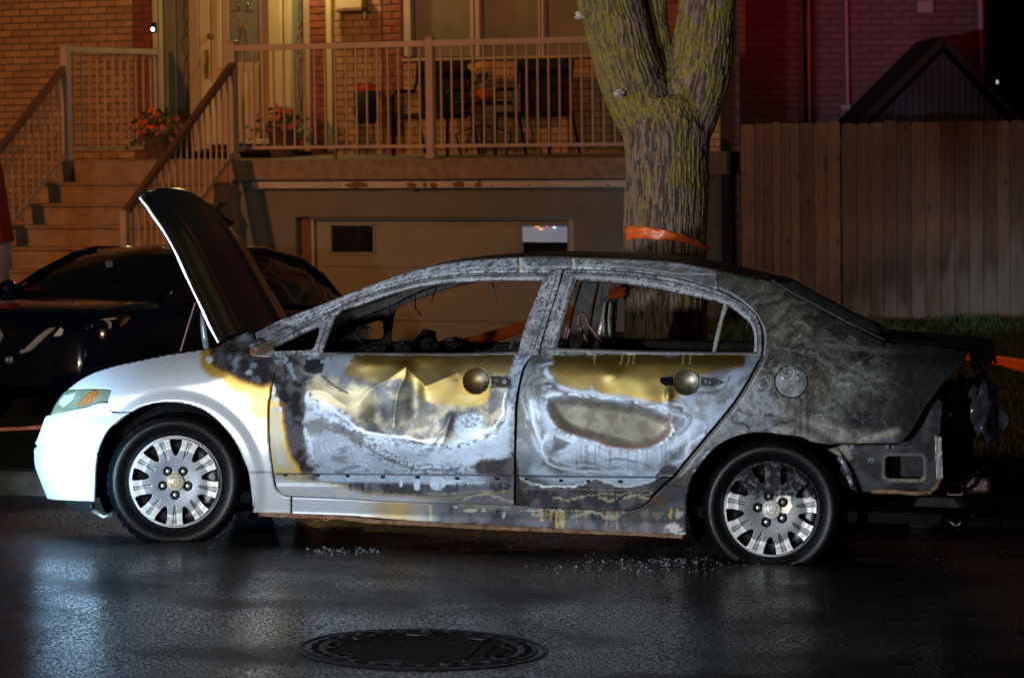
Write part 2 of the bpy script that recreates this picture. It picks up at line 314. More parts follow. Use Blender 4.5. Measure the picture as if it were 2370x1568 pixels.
class G:
    def __init__(s): s.V = []; s.F = []
    def add(s, V, F):
        n = len(s.V); s.V += [tuple(v) for v in V]; s.F += [tuple(i+n for i in f) for f in F]; return s
    def box(s, x0, x1, y0, y1, z0, z1, bev=0):
        if bev <= 0:
            V = [(x, y, z) for x in (x0, x1) for y in (y0, y1) for z in (z0, z1)]
            return s.add(V, [(0, 1, 3, 2), (4, 6, 7, 5), (0, 4, 5, 1), (2, 3, 7, 6), (0, 2, 6, 4), (1, 5, 7, 3)])
        b = bev; V = []; 
        pts = [(x0+b, y0), (x1-b, y0), (x1, y0+b), (x1, y1-b), (x1-b, y1), (x0+b, y1), (x0, y1-b), (x0, y0+b)]
        c = ((x0+x1)/2, (y0+y1)/2)
        ins = [(x+(b if x < c[0] else -b)*(1 if abs(x-c[0]) > abs(x1-x0)/2-b*1.01 else 0), y+(b if y < c[1] else -b)*(1 if abs(y-c[1]) > abs(y1-y0)/2-b*1.01 else 0)) for x, y in pts]
        rings = [[(x, y, z0) for x, y in ins], [(x, y, z0+b) for x, y in pts], [(x, y, z1-b) for x, y in pts], [(x, y, z1) for x, y in ins]]
        for r_ in rings: V += r_
        F = []
        for k in range(3):
            for i in range(8): F.append((k*8+i, k*8+(i+1) % 8, k*8+8+(i+1) % 8, k*8+8+i))
        F += [tuple(range(7, -1, -1)), tuple(range(24, 32))]
        return s.add(V, F)
    def tube(s, pts, r, n=8, cap=True, ry=None):
        pts = [Vector(p) for p in pts]; rs = r if isinstance(r, (list, tuple, np.ndarray)) else [r]*len(pts)
        V = []; F = []; prev = None
        for i, p in enumerate(pts):
            t = (pts[min(i+1, len(pts)-1)]-pts[max(i-1, 0)]).normalized()
            up = Vector((0, 0, 1)) if abs(t.z) < .9 else Vector((0, 1, 0))
            if prev is not None: up = prev
            a = t.cross(up).normalized(); b = a.cross(t).normalized(); prev = b
            for k in range(n):
                th = 2*pi*k/n; V.append(p+a*cos(th)*rs[i]+b*sin(th)*rs[i])
        for i in range(len(pts)-1):
            for k in range(n): F.append((i*n+k, i*n+(k+1) % n, (i+1)*n+(k+1) % n, (i+1)*n+k))
        if cap: F += [tuple(range(n-1, -1, -1)), tuple(range((len(pts)-1)*n, len(pts)*n))]
        return s.add(V, F)
    def bar(s, a, b, w, h, up=(0, 0, 1)):      # rectangular bar from a to b
        a = Vector(a); b = Vector(b); t = (b-a).normalized(); up = Vector(up)
        sx = t.cross(up).normalized()*w/2; sz = sx.cross(t).normalized()*h/2
        V = [p+i*sx+j*sz for p in (a, b) for i in (-1, 1) for j in (-1, 1)]
        return s.add(V, [(0, 2, 3, 1), (4, 5, 7, 6), (0, 1, 5, 4), (2, 6, 7, 3), (0, 4, 6, 2), (1, 3, 7, 5)])
    def lathe(s, prof, c=(0, 0, 0), axis='z', n=24):
        V = []; F = []
        for (r, h) in prof:
            for k in range(n):
                th = 2*pi*k/n
                v = (r*cos(th), r*sin(th), h) if axis == 'z' else (r*cos(th), h, r*sin(th))
                V.append((v[0]+c[0], v[1]+c[1], v[2]+c[2]))
        for i in range(len(prof)-1):
            for k in range(n): F.append((i*n+k, i*n+(k+1) % n, (i+1)*n+(k+1) % n, (i+1)*n+k))
        return s.add(V, F)
    def o(s, name, m, parent=None, smooth=False, mw=None, **k): return obj(name, s.V, s.F, m, parent, smooth, mw, **k)
def catmull(P, step=4.0, closed=True, ang=48):
    P = np.array([p[:2] for p in P], float); n = len(P); out = []
    rng_ = range(n if closed else n-1)
    def corner(i):
        if not closed and (i == 0 or i == n-1): return True
        a = P[i]-P[(i-1) % n]; b = P[(i+1) % n]-P[i]
        c = (a@b)/(np.linalg.norm(a)*np.linalg.norm(b)+1e-9); return math.degrees(math.acos(max(-1, min(1, c)))) > ang
    cor = [corner(i) for i in range(n)]
    for i in rng_:
        j = (i+1) % n; p1, p2 = P[i], P[j]; L = np.linalg.norm(p2-p1); k = max(1, int(L/step))
        m1 = (p2-p1) if cor[i] else (p2-P[(i-1) % n])*.5; m2 = (p2-p1) if cor[j] else (P[(j+1) % n]-p1)*.5
        l1 = np.linalg.norm(m1); l2 = np.linalg.norm(m2)
        if l1 > L: m1 = m1*L/l1
        if l2 > L: m2 = m2*L/l2
        for q in range(k):
            t = q/k; h = 2*t**3-3*t**2+1, t**3-2*t**2+t, -2*t**3+3*t**2, t**3-t**2
            out.append(h[0]*p1+h[1]*m1+h[2]*p2+h[3]*m2)
    if not closed: out.append(P[-1])
    return np.array(out)
def seg_info(x, y, Pn, closed=True):          # min distance, nearest point, inside
    A_ = Pn; B_ = np.roll(Pn, -1, 0)
    if not closed: A_, B_ = Pn[:-1], Pn[1:]
    best = np.full(x.shape, 1e18); nx = np.zeros_like(x); ny = np.zeros_like(x); ins = np.zeros(x.shape, bool)
    for (ax_, ay_), (bx_, by_) in zip(A_, B_):
        dx, dy = bx_-ax_, by_-ay_; L = dx*dx+dy*dy+1e-18
        t = np.clip(((x-ax_)*dx+(y-ay_)*dy)/L, 0, 1); qx = ax_+t*dx; qy = ay_+t*dy
        d = (x-qx)**2+(y-qy)**2; k = d < best
        best = np.where(k, d, best); nx = np.where(k, qx, nx); ny = np.where(k, qy, ny)
        if closed and ay_ != by_:
            c = ((ay_ > y) != (by_ > y)) & (x < (bx_-ax_)*(y-ay_)/(by_-ay_)+ax_); ins ^= c
    return np.sqrt(best), nx, ny, ins
def sdf(x, y, P):                              # negative inside
    d, _, _, i = seg_info(x, y, np.array(P, float)); return np.where(i, -d, d)
def dline(x, y, P): return seg_info(x, y, np.array(P, float), False)[0]
def grid_fill(loops, step, pad=1):
    allp = np.vstack(loops[:1]); lo = allp.min(0)-step*pad; hi = allp.max(0)+step*pad
    nx = int((hi[0]-lo[0])/step)+2; ny = int((hi[1]-lo[1])/step)+2
    gx, gy = np.meshgrid(lo[0]+np.arange(nx)*step, lo[1]+np.arange(ny)*step, indexing='ij')
    x = gx.ravel(); y = gy.ravel(); best = np.full(x.shape, 1e18); qx = x.copy(); qy = y.copy(); ins = np.zeros(x.shape, bool)
    for L in loops:
        # local test only near the loop box for holes
        l0 = L.min(0)-step*3; l1 = L.max(0)+step*3
        k = np.where((x > l0[0]) & (x < l1[0]) & (y > l0[1]) & (y < l1[1]))[0]
        d, a_, b_, i_ = seg_info(x[k], y[k], L); ins[k] ^= i_
        u = d < best[k]; kk = k[u]; best[kk] = d[u]; qx[kk] = a_[u]; qy[kk] = b_[u]
    I = ins.reshape(nx, ny); cell = I[:-1, :-1] | I[1:, :-1] | I[:-1, 1:] | I[1:, 1:]
    out = ~ins
    x = np.where(out, qx, x); y = np.where(out, qy, y)
    # pull inside vertices lying very near the border onto it
    near = ins & (best < step*.35); x = np.where(near, qx, x); y = np.where(near, qy, y)
    idx = np.arange(nx*ny).reshape(nx, ny)
    ci, cj = np.where(cell)
    Q = np.stack([idx[ci, cj], idx[ci+1, cj], idx[ci+1, cj+1], idx[ci, cj+1]], 1)
    used = np.unique(Q); mp = -np.ones(nx*ny, int); mp[used] = np.arange(len(used)); Q = mp[Q]
    X, Y = x[used], y[used]
    # drop zero-area cells
    ar = np.abs((X[Q[:, 2]]-X[Q[:, 0]])*(Y[Q[:, 3]]-Y[Q[:, 1]])-(X[Q[:, 3]]-X[Q[:, 1]])*(Y[Q[:, 2]]-Y[Q[:, 0]]))
    Q = Q[ar > step*step*.02]
    # quad touching the border diagonal: fine
    return X, Y, Q
def boundary_edges(Q):
    E = np.concatenate([Q[:, [0, 1]], Q[:, [1, 2]], Q[:, [2, 3]], Q[:, [3, 0]]]); S_ = np.sort(E, 1)
    key = S_[:, 0].astype(np.int64)*10000000+S_[:, 1]; u, ix, ct = np.unique(key, return_index=True, return_counts=True)
    return E[ix[ct == 1]]
# ---------------------------------------------------------------- road, kerb, ground
def strip_mesh(xs, ys, zf):
    gx, gy = np.meshgrid(xs, ys, indexing='ij'); gz = zf(gx, gy)
    V = np.stack([gx.ravel(), gy.ravel(), gz.ravel()], 1); n = len(ys)
    F = [(i*n+j, (i+1)*n+j, (i+1)*n+j+1, i*n+j+1) for i in range(len(xs)-1) for j in range(len(ys)-1)]
    return V, F
# kerb line follows the car's heading, 2.3 m behind its near side
KB = 2.28
def kerb_y(x): return A[1]-(x-A[0])*math.tan(psi)*1.0+KB/cos(psi)
def road_h(x, y):
    b = (y-A[1])*cos(psi)+(x-A[0])*sin(psi)
    a = (x-A[0])*cos(psi)-(y-A[1])*sin(psi)
    a = np.clip(a, -40, 40)
    return A[2]+ROADSLOPE*a-.034*np.maximum(b, -1.7)-.0*b
xs = np.concatenate([np.linspace(-60, -6, 19), np.linspace(-5, 5, 41), np.linspace(6, 60, 19)]); 
V = []; F = []
ts = np.concatenate([np.linspace(-45, -4, 20), np.linspace(-3.5, KB, 18)])
for x in xs:
    for b in ts:
        y = kerb_y(x)-(KB-b)/cos(psi); V.append((x, y, float(road_h(x, y))))
n = len(ts); F = [(i*n+j, (i+1)*n+j, (i+1)*n+j+1, i*n+j+1) for i in range(len(xs)-1) for j in range(n-1)]
obj('road', V, F, M['road'], smooth=True, kind='structure')
# kerb stones
kerb = bpy.data.objects.new('kerb', None); col.objects.link(kerb); kerb['kind'] = 'structure'
dx_ = .9
for i in range(-9, 10):
    x = i*dx_-.2; g = G(); 
    a = Vector((x, kerb_y(x), 0)); b = Vector((x+dx_-.012, kerb_y(x+dx_-.012), 0))
    n_ = Vector((sin(psi), cos(psi), 0)); V = []
    for p in (a, b):
        z = float(road_h(p.x, p.y))
        for (d, h) in ((0, -.15), (.0, .105), (.02, .125), (.15, .13), (.15, -.15)): V.append((p.x+n_.x*d, p.y+n_.y*d, z+h))
    F = [(k, k+5, k+6, k+1) for k in range(4)]+[(0, 1, 2, 3, 4), (9, 8, 7, 6, 5)]
    obj('kerb_stone', V, F, M['kerb'], kerb)
# ground beyond the kerb: lawn rising to the fence, drive dipping to the basement garage
fz = float(WF.pix(2180, 738, 30.9)[1])
def ground_h(x, y):
    k0 = A[1]-(x-A[0])*math.tan(psi)+KB/cos(psi)
    zk = road_h(x, k0)+.115
    t = np.clip((y-k0)/(30.9-k0), 0, 1.0)
    lawn = zk*(1-t)+(fz-.012*0*x)*t
    xc = -.9-(30.4-y)*.44; m = 1-sst(1.55, 1.9, np.abs(x-xc))
    dr = -(sst(20.5, 30.0, y))*1.12
    return lawn*(1-m)+m*(zk*(1-t)+dr)
xs = np.linspace(-26, 20, 150); V = []; ts = np.linspace(.0, 1, 90)
for x in xs:
    k0 = kerb_y(x)+.14
    for t in ts:
        y = k0+(60-k0)*t**1.5; V.append((x, y, float(ground_h(x, y))))
n = len(ts); F = [(i*n+j, (i+1)*n+j, (i+1)*n+j+1, i*n+j+1) for i in range(len(xs)-1) for j in range(n-1)]
Va = np.array(V)
inx = np.abs(Va[:, 0]-(-.9-(30.4-Va[:, 1])*.44)) < 1.9
left = Va[:, 0] < (-.9-(30.4-Va[:, 1])*.44)
isd = inx | left
Fd = [f for f in F if isd[list(f)].all()]; Fl = [f for f in F if not isd[list(f)].all()]
obj('driveway', V, Fd, M['drive'], smooth=True, kind='structure')
obj('lawn', V, Fl, M['lawn'], smooth=True, kind='structure')
# far ground sheet
obj('ground', *strip_mesh(np.linspace(-200, 200, 5), np.linspace(-150, 250, 5), lambda x, y: x*0-2.6), M['drive'], kind='structure')
# grass blades
V = []; F = []
k = 0
while k < 42000:
    x = rng.uniform(1.6, 5.6); y = kerb_y(x)+.2+(30.9-kerb_y(x)-.2)*rng.uniform(0, 1)**1.3
    if x < (-.9-(30.4-y)*.44)+1.95: continue
    z = float(ground_h(x, y)); h = rng.uniform(.03, .075)*(1+.4*sin(x*5+y)); a = rng.uniform(0, pi); w = .006
    lx, ly = rng.normal(0, .02, 2)
    n = len(V); V += [(x-w*cos(a), y-w*sin(a), z-.005), (x+w*cos(a), y+w*sin(a), z-.005), (x+lx, y+ly, z+h)]; F.append((n, n+1, n+2)); k += 1
tag(obj('grass', V, F, M['grass'], kind='stuff'), 'short dark green grass of the lawn behind the burnt car and below the fence', 'grass')

# ---------------------------------------------------------------- brick house
hy = R(26)
def hframe(ang, d0, px0):
    x, _ = WF.pix(px0, 300, d0)
    return Frame((float(x), d0, 0), (cos(ang), -sin(ang), 0), (sin(ang), cos(ang), 0), (0, 0, 1))
HF = hframe(hy, 30.4, 1000)
HBASE = -1.05
house = empty('brick_house', None, 'tan and red brick house with a raised porch over a basement garage', 'house', mw=HF.M @ Matrix.Translation((0, 0, HBASE)))
HI = Matrix.Translation((0, 0, -HBASE))
def hp(px, py, Y=0):
    X, Z = HF.pix(px, py, Y); return float(X), float(Z)
def hbox(name, m, px0, py0, px1, py1, Y0, Y1, parent, bev=0, Yref=None, **kw):
    X0, Z0 = hp(px0, (py0+py1)/2, Yref if Yref is not None else Y0); X1, _ = hp(px1, (py0+py1)/2, Yref if Yref is not None else Y0)
    pxm = (px0+px1)/2
    _, Za = hp(pxm, py1, Yref if Yref is not None else Y0); _, Zb = hp(pxm, py0, Yref if Yref is not None else Y0)
    g = G().box(X0, X1, Y0, Y1, Za-HBASE, Zb-HBASE, bev)
    return g.o(name, m, parent, **kw), (X0, X1, Za, Zb)
YW = 1.95
bricks_left = [300]
def brick_mesh(name, L, H, D, seed):
    g = G().box(-L/2, L/2, 0, D, -H/2, H/2, .006); r_ = random.Random(seed)
    me = bpy.data.meshes.new(name); V = [(x+r_.uniform(-.003, .003), y+r_.uniform(-.003, .003)-(0 if y > .02 else r_.uniform(0, .004)), z+r_.uniform(-.002, .002)) for x, y, z in g.V]
    me.from_pydata(V, [], g.F); me.update(); return me
bm_cache = {}
def bricks(parent, zoff, X0, X1, Z0, Z1, Y, mt, budget, L=.215, H=.0715, gap=.011, stuffname='brick_courses', off=0):
    if mt not in bm_cache: bm_cache[mt] = [brick_mesh('brick', L-gap, H-gap, .05, i) for i in range(6)]
    for me in bm_cache[mt]:
        if not me.materials: me.materials.append(M[mt])
    rest = G(); rows = int((Z1-Z0)/H)+1
    for r_ in range(rows):
        z = Z1-H/2-r_*H
        if z < Z0: break
        x = X0-((r_+off) % 2)*L/2
        while x < X1-.02:
            a = max(x, X0); b = min(x+L-gap, X1)
            if b-a > .03:
                jy = random.uniform(-.003, .003)
                if budget[0] > 0:
                    budget[0] -= 1
                    o = bpy.data.objects.new('brick', random.choice(bm_cache[mt])); col.objects.link(o); o.parent = parent
                    o.location = ((a+b)/2, Y-.012+jy, z-zoff); o.scale = ((b-a)/(L-gap), 1, 1)
                else: rest.box(a, b, Y-.012+jy, Y+.03, z-zoff-(H-gap)/2, z-zoff+(H-gap)/2)
            x += L
    if rest.V: rest.o(stuffname, M[mt], parent, kind='stuff')
# wall masses
def wallbox(name, m, X0, X1, Y0, Y1, Z0, Z1): return G().box(X0, X1, Y0, Y1, Z0-HBASE, Z1-HBASE).o(name, m, house)
XL = hp(-260, 300, YW)[0]; XR = hp(1668, 300, YW)[0]
XD0 = hp(358, 100, YW)[0]; XD1 = hp(719, 100, YW)[0]; ZTOP = 5.2
XWn0 = hp(934, 60, YW)[0]; XWn1 = hp(1420, 60, YW)[0]; ZWn = hp(1180, 134, YW)[1]
ZP = hp(1000, 367, 0)[1]          # porch floor
ZPW = ZP+.03
wallbox('wall', M['mortar'], XL, XD0, YW, YW+.25, HBASE, ZTOP)
wallbox('wall', M['mortar'], XD1, XWn0, YW, YW+.25, HBASE, ZTOP)
wallbox('wall', M['mortar'], XWn0, XR, YW, YW+.25, HBASE, ZWn)
wallbox('wall', M['mortar'], XWn1, XR, YW, YW+.25, ZWn, ZTOP)
# brick areas, those seen largest first
Zx = hp(100, 0, YW)[1]+.12
bricks(house, HBASE, XL+1.0, hp(310, 200, YW)[0], hp(100, 600, YW)[1], Zx, YW, 'brick_tan', bricks_left, stuffname='brick_courses')
bricks(house, HBASE, hp(312, 100, YW)[0], XD0, ZPW, Zx, YW, 'brick_red', [50])
b2 = [70]
bricks(house, HBASE, XD1, hp(762, 100, YW)[0], ZPW, Zx, YW, 'brick_red', b2)
bricks(house, HBASE, hp(888, 100, YW)[0], XWn0-.02, ZPW, Zx, YW, 'brick_red', b2)
bricks(house, HBASE, hp(776, 100, YW)[0], hp(884, 100, YW)[0], ZPW, Zx, YW, 'brick_tan', [0])
bricks(house, HBASE, XWn0, XR, ZPW, ZWn-.03, YW, 'brick_tan', [0])
bricks(house, HBASE, XWn1+.03, XR, ZWn, Zx, YW, 'brick_red', [30])
# door set: frame, sidelights, door, trims
Yd = YW+.02
def dpart(name, m, a, b, y0, y1, dY0, dY1, parent=house, bev=.004, **k): return hbox(name, M[m], a, y0, b, y1, Yd+dY0, Yd+dY1, parent, bev, Yref=YW, **k)[0]
TOP = -60
dr = dpart('door_frame', 'jamb', 358, 719, TOP, 352, .1, .2)
dpart('frame_post', 'cream', 358, 366, TOP, 350, -.05, .1, dr, **{}) if False else dpart('door_jamb', 'cream', 359, 368, TOP, 350, -.06, .1)
dpart('door_jamb', 'cream', 370, 376, TOP, 350, -.04, .1)
dpart('door_panel', 'sideglass', 379, 404, TOP, 350, .0, .09)
sl = dpart('sidelight', 'sideglass', 404, 438, TOP, 310, .03, .08)
dpart('door_jamb', 'pinkpaint', 438, 460, TOP, 350, -.02, .1)
door = dpart('door', 'cream', 460, 640, TOP, 322, .03, .09)
X_, Z_ = hp(480, 200, YW)
dpart('door_jamb', 'cream', 461, 484, TOP, 345, -.0, .04)
dpart('door_trim', 'cream', 501, 511, TOP, 160, -.02, .04)
dpart('door_panel', 'pinkpaint', 514, 530, TOP, 320, -.005, .03)
dg = dpart('door_glass', 'sideglass', 530, 598, TOP, 142, .0, .032)
dpart('door_panel', 'pinkpaint', 600, 626, TOP, 325, -.01, .03)
dpart('door_panel', 'pinkpaint', 532, 598, 150, 322, -.012, .03)
for q in (545, 562, 580): dpart('door_panel', 'cream', q, q+9, 170, 310, -.02, .0)
dpart('door_threshold', 'whitestrip', 480, 660, 322, 334, -.12, .1)
dpart('door_jamb', 'cream', 627, 655, TOP, 345, -.06, .05); dpart('door_jamb', 'cream', 659, 672, TOP, 345, -.03, .05)
sl2 = dpart('sidelight', 'sideglass', 672, 704, TOP, 320, .03, .08)
dpart('door_jamb', 'pinkpaint', 704, 718, TOP, 350, -.03, .08)
dpart('trim_board', 'cream', 763, 775, TOP, 350, -.09, -.02)
# doorbell
db = dpart('doorbell', 'black', 357, 368, 52, 76, -.085, -.062)
g = G(); X_, Z_ = hp(361.5, 68.5, YW); g.lathe([(0, -.012), (.014, -.01), (.018, 0)], (X_, Yd-.085, Z_-HBASE), 'y', 16); g.o('doorbell_light', M['bulb'], db)
# leaded ornaments: strings of small bevelled pieces
def gem_string(cx, pts, par, Yo):
    for (px, py, r_, mt) in pts:
        X_, Z_ = hp(px, py, YW); g = G(); rr_ = r_/250*.62
        g.lathe([(0, -rr_*.7), (rr_*.6, -rr_*.35), (rr_, 0)], (0, 0, 0), 'y', 6)
        g.V = [(X_+v[0]*.8, Yo+v[1], Z_-HBASE+v[2]*1.5) for v in g.V]; g.o('bevel', M[mt], par)
def orn(cx, top, par, Yo, dn=1):
    P_ = [(cx-2, top+5, 3, 'crystal'), (cx+4, top+12, 3, 'crystal'), (cx+4, top+30, 3, 'crystal'), (cx-4, top+58, 5, 'crystal'), (cx+5, top+66, 5, 'crystal'), (cx-7, top+78, 4, 'crystal2'), (cx+8, top+78, 4, 'crystal2'), (cx-10, top+95, 3, 'crystal2'), (cx+8, top+92, 4, 'crystal'), (cx-6, top+118, 5, 'crystal'), (cx+4, top+120, 5, 'crystal'), (cx-1, top+132, 6, 'crystal2'), (cx+6, top+145, 6, 'crystal'), (cx-5, top+160, 4, 'crystal'), (cx-6, top+184, 4, 'crystal')]
    gem_string(cx, P_, par, Yo)
    g = G(); 
    for pl in ([(cx-2, top-60), (cx-6, top+40), (cx+6, top+70), (cx-12, top+95), (cx-2, top+130), (cx-6, top+180), (cx, top+260)], [(cx+2, top-60), (cx+6, top+40), (cx-6, top+70), (cx+12, top+95), (cx+2, top+130), (cx+6, top+180), (cx, top+260)]):
        g.tube([(hp(a, b, YW)[0], Yo, hp(a, b, YW)[1]-HBASE) for a, b in pl], .0035, 5)
    g.o('leading', M['brass'], par)
orn(426, 0, sl, Yd+.022); orn(692, 0, sl2, Yd+.022)
gem_string(560, [(545, 35, 4, 'crystal'), (572, 8, 4, 'crystal2'), (550, 12, 4, 'crystal2'), (577, 20, 4, 'crystal2'), (553, 46, 4, 'crystal2'), (571, 45, 4, 'crystal'), (557, 63, 7, 'crystal'), (565, 62, 7, 'crystal'), (555, 90, 3, 'crystal'), (553, 118, 4, 'crystal'), (570, 112, 3, 'crystal')], dg, Yd-.006)
g = G()
for pl in ([(535, 25), (556, 25), (548, 5)], [(586, 25), (568, 25), (576, 5)], [(557, 70), (551, 100), (560, 128), (572, 110), (566, 70)]):
    g.tube([(hp(a, b, YW)[0], Yd-.006, hp(a, b, YW)[1]-HBASE) for a, b in pl], .003, 5)
g.o('leading', M['black'], dg)
# handle and lock
X_, Z_ = hp(478, 150, YW); g = G()
g.tube([(X_, Yd-.01, Z_-HBASE+.11), (X_+.01, Yd-.05, Z_-HBASE+.07), (X_, Yd-.06, Z_-HBASE), (X_-.005, Yd-.05, Z_-HBASE-.09), (X_, Yd-.01, Z_-HBASE-.12)], .009, 8)
g.box(X_-.035, X_+.03, Yd-.012, Yd-.002, Z_-HBASE-.14, Z_-HBASE+.15, .006); g.o('door_handle', M['brass'], door, True) if False else g.o('door_handle', M['brass'], door)
X_, Z_ = hp(483, 84, YW); G().lathe([(0, -.03), (.02, -.03), (.024, -.015), (.03, -.012), (.03, .01)], (X_, Yd, Z_-HBASE), 'y', 16).o('door_lock', M['brass'], door)
# letter box on the tan pier
mb = dpart('letter_box', 'cream', 790, 850, -20, 20, -.14, -.02)
dpart('letter_box_rail', 'jamb', 786, 854, 22, 27, -.16, -.04, mb)
for q in (790, 846): dpart('bracket', 'cream', q, q+6, 27, 43, -.08, -.04, mb)
dpart('wall_plate', 'cream', 777, 802, TOP, 45, -.03, -.005); 
# window with three panes
def wpart(name, m, a, b, y0, y1, dY0, dY1, parent=house, bev=.004): return hbox(name, M[m], a, y0, b, y1, YW+dY0, YW+dY1, parent, bev, Yref=YW)[0]
win = wpart('window', 'pinkpaint', 934, 1420, 131, 137, -.04, .12)
for a, b in ((936, 952), (1090, 1098), (1101, 1111), (1247, 1252), (1254, 1260)): wpart('window_mullion', 'rail', a, b, TOP, 131, -.02, .1, win)
for a, b in ((953, 1089), (1112, 1246), (1261, 1420)): wpart('pane', 'pane', a, b, TOP, 131, .06, .07, win, 0)
# porch slab, beam, trim, garage wall
XS0 = hp(540, 380, 0)[0]-.02; XS1 = hp(1500, 380, 0)[0]
sl_ = G(); Zs = hp(1000, 414, 0)[1]
V = [(XS0, 0, ZP-.005), (XS1, 0, ZP-.005), (XS1, YW, ZPW), (XS0, YW, ZPW)]
# slab with outward fall: thick prism
Vv = [(x, y, z-HBASE) for x, y, z in V]+[(x, y, Zs-HBASE) for x, y, z in V]
nse = []
obj('porch_slab', Vv, [(0, 1, 2, 3), (0, 4, 5, 1), (4, 7, 6, 5), (0, 3, 7, 4), (1, 5, 6, 2), (3, 2, 6, 7)], M['concrete'], house)
XLs0 = hp(128, 380, 0)[0]
G().box(XLs0, XS0, 0, YW, HBASE-HBASE, ZP-HBASE-.002).o('landing', M['concrete2'], house)
hbox('trim_strip', M['whitestrip'], 583, 419, 1500, 435, .02, .08, house, .004)
# paint loss patches on the trim
for cx, w, cy in ((825, 58, 429), (785, 6, 428), (954, 30, 430), (984, 12, 429), (1004, 22, 428), (1063, 36, 427), (1108, 20, 427), (1223, 5, 428), (1407, 6, 428), (766, 4, 429), (1140, 5, 430)):
    g = G(); X_, Z_ = hp(cx, cy, .02); r_ = w/500; V = []
    for k in range(12):
        th = 2*pi*k/12; q = 1+.35*random.uniform(-1, 1); V.append((X_+r_*cos(th)*q, .0175, Z_-HBASE+min(.028, r_)*sin(th)*q))
    obj('paint_loss', V, [tuple(range(12))], M['jamb'], house)
XG0, ZG0 = hp(722, 501, .22); XG1, _ = hp(1333, 501, .22)
XW0 = hp(555, 500, .15)[0]; XW1 = hp(1500, 500, .15)[0]
XJ = hp(690, 501, .15)[0]
Zt = hp(1000, 418, .08)[1]
G().box(XW0, XJ, .1, .4, 0, Zs-HBASE).o('garage_wall', M['render'], house)
G().box(XJ, XG1+.03, .1, .4, ZG0-HBASE, Zs-HBASE-.001).o('garage_wall', M['render'], house)
G().box(XG1+.031, XW1, .1, .4, 0, Zs-HBASE-.002).o('garage_wall', M['render'], house)
G().box(XS0-.3, XW0-.001, .06, .5, 0, Zs-HBASE-.004).o('garage_wall', M['concrete'], house)
G().box(XJ, XG0, .18, .42, 0, ZG0-HBASE).o('garage_jamb', M['jamb'], house)
gd = empty('garage_door', None, '', ''); del gd['label']; del gd['category']; gd.parent = house; gd.matrix_parent_inverse = Matrix(); gd.location = (0, 0, 0)
pz = ZG0-HBASE-.02; ph = hp(1000, 501, .22)[1]-hp(1000, 622, .22)[1]
k = 0
while pz > 0.02:
    z0 = max(0, pz-(ph-.03 if k == 0 else .5)); 
    if k == 0:
        # top panel built around its two window openings
        wz0 = hp(810, 587, .22)[1]-HBASE; wz1 = hp(810, 519, .22)[1]-HBASE
        wx = [hp(762, 550, .22)[0], hp(865, 550, .22)[0], hp(1201, 550, .22)[0], hp(1315, 550, .22)[0]]
        g = G(); g.box(XG0, XG1, .24, .27, wz1, pz); g.box(XG0, XG1, .24, .27, z0+.004, wz0)
        for a, b in ((XG0, wx[0]), (wx[1], wx[2]), (wx[3], XG1)): g.box(a, b, .24, .27, wz0, wz1)
        g.o('door_panel', M['gdoor'], gd)
        for (a, b, mt) in ((wx[0], wx[1], 'darkglass'), (wx[2], wx[3], 'glowglass')):
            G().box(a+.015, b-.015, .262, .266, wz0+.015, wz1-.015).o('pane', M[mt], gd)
            g = G(); 
            for q in ((a-.012, a+.015, wz0, wz1), (b-.015, b+.012, wz0, wz1), (a-.012, b+.012, wz0-.012, wz0+.015), (a-.012, b+.012, wz1-.015, wz1+.012)): g.box(q[0], q[1], .228, .262, q[2], q[3], .003)
            g.o('window_frame', M['gdoor'], gd)
    else: G().box(XG0, XG1, .24, .27, z0+.004, pz, .003).o('door_panel', M['gdoor'], gd)
    pz = z0; k += 1
G().box(XG0, XG1, .16, .24, ZG0-HBASE-.025, ZG0-HBASE, .004).o('garage_trim', M['gtrim'], gd)
G().box(XG1-.06, XG1-.002, .19, .235, 0, ZG0-HBASE-.028, .004).o('garage_trim', M['gtrim'], gd)
G().box(XG0+.002, XG0+.03, .19, .235, 0, ZG0-HBASE-.028, .004).o('garage_trim', M['gtrim'], gd)
# dark sheet where the painted reflection stops, over the right pane's lower half
G().box(wx[2]+.02, wx[3]-.02, .2585, .2605, wz0+.015, wz0+(wz1-wz0)*.42).o('pane_dark_sheet', M['soot'], gd)  # soot material only gives the black here
for (px, py, w, h, c) in ((1243, 524, 14, 3.2, (1, .32, .1)), (1252, 530, 12, 2.4, (1, .42, .15)), (1266, 525, 6, 2.2, (1, .05, .1)), (1283, 526, 8, 3, (.8, .95, 1))):
    X_, Z_ = hp(px, py, .26); g = G(); g.lathe([(0, -.003), (.7, -.0025), (1, 0)], (0, 0, 0), 'y', 12); g.V = [(X_+v[0]*w/500, .2575+v[1], Z_-HBASE+v[2]*h/500) for v in g.V]
    g.o('beacon_reflection', simple('painted_beacon_glow', c, .5, emit=c, estr=1.6), gd)  # glowing discs painted as beacon lights reflected in the pane
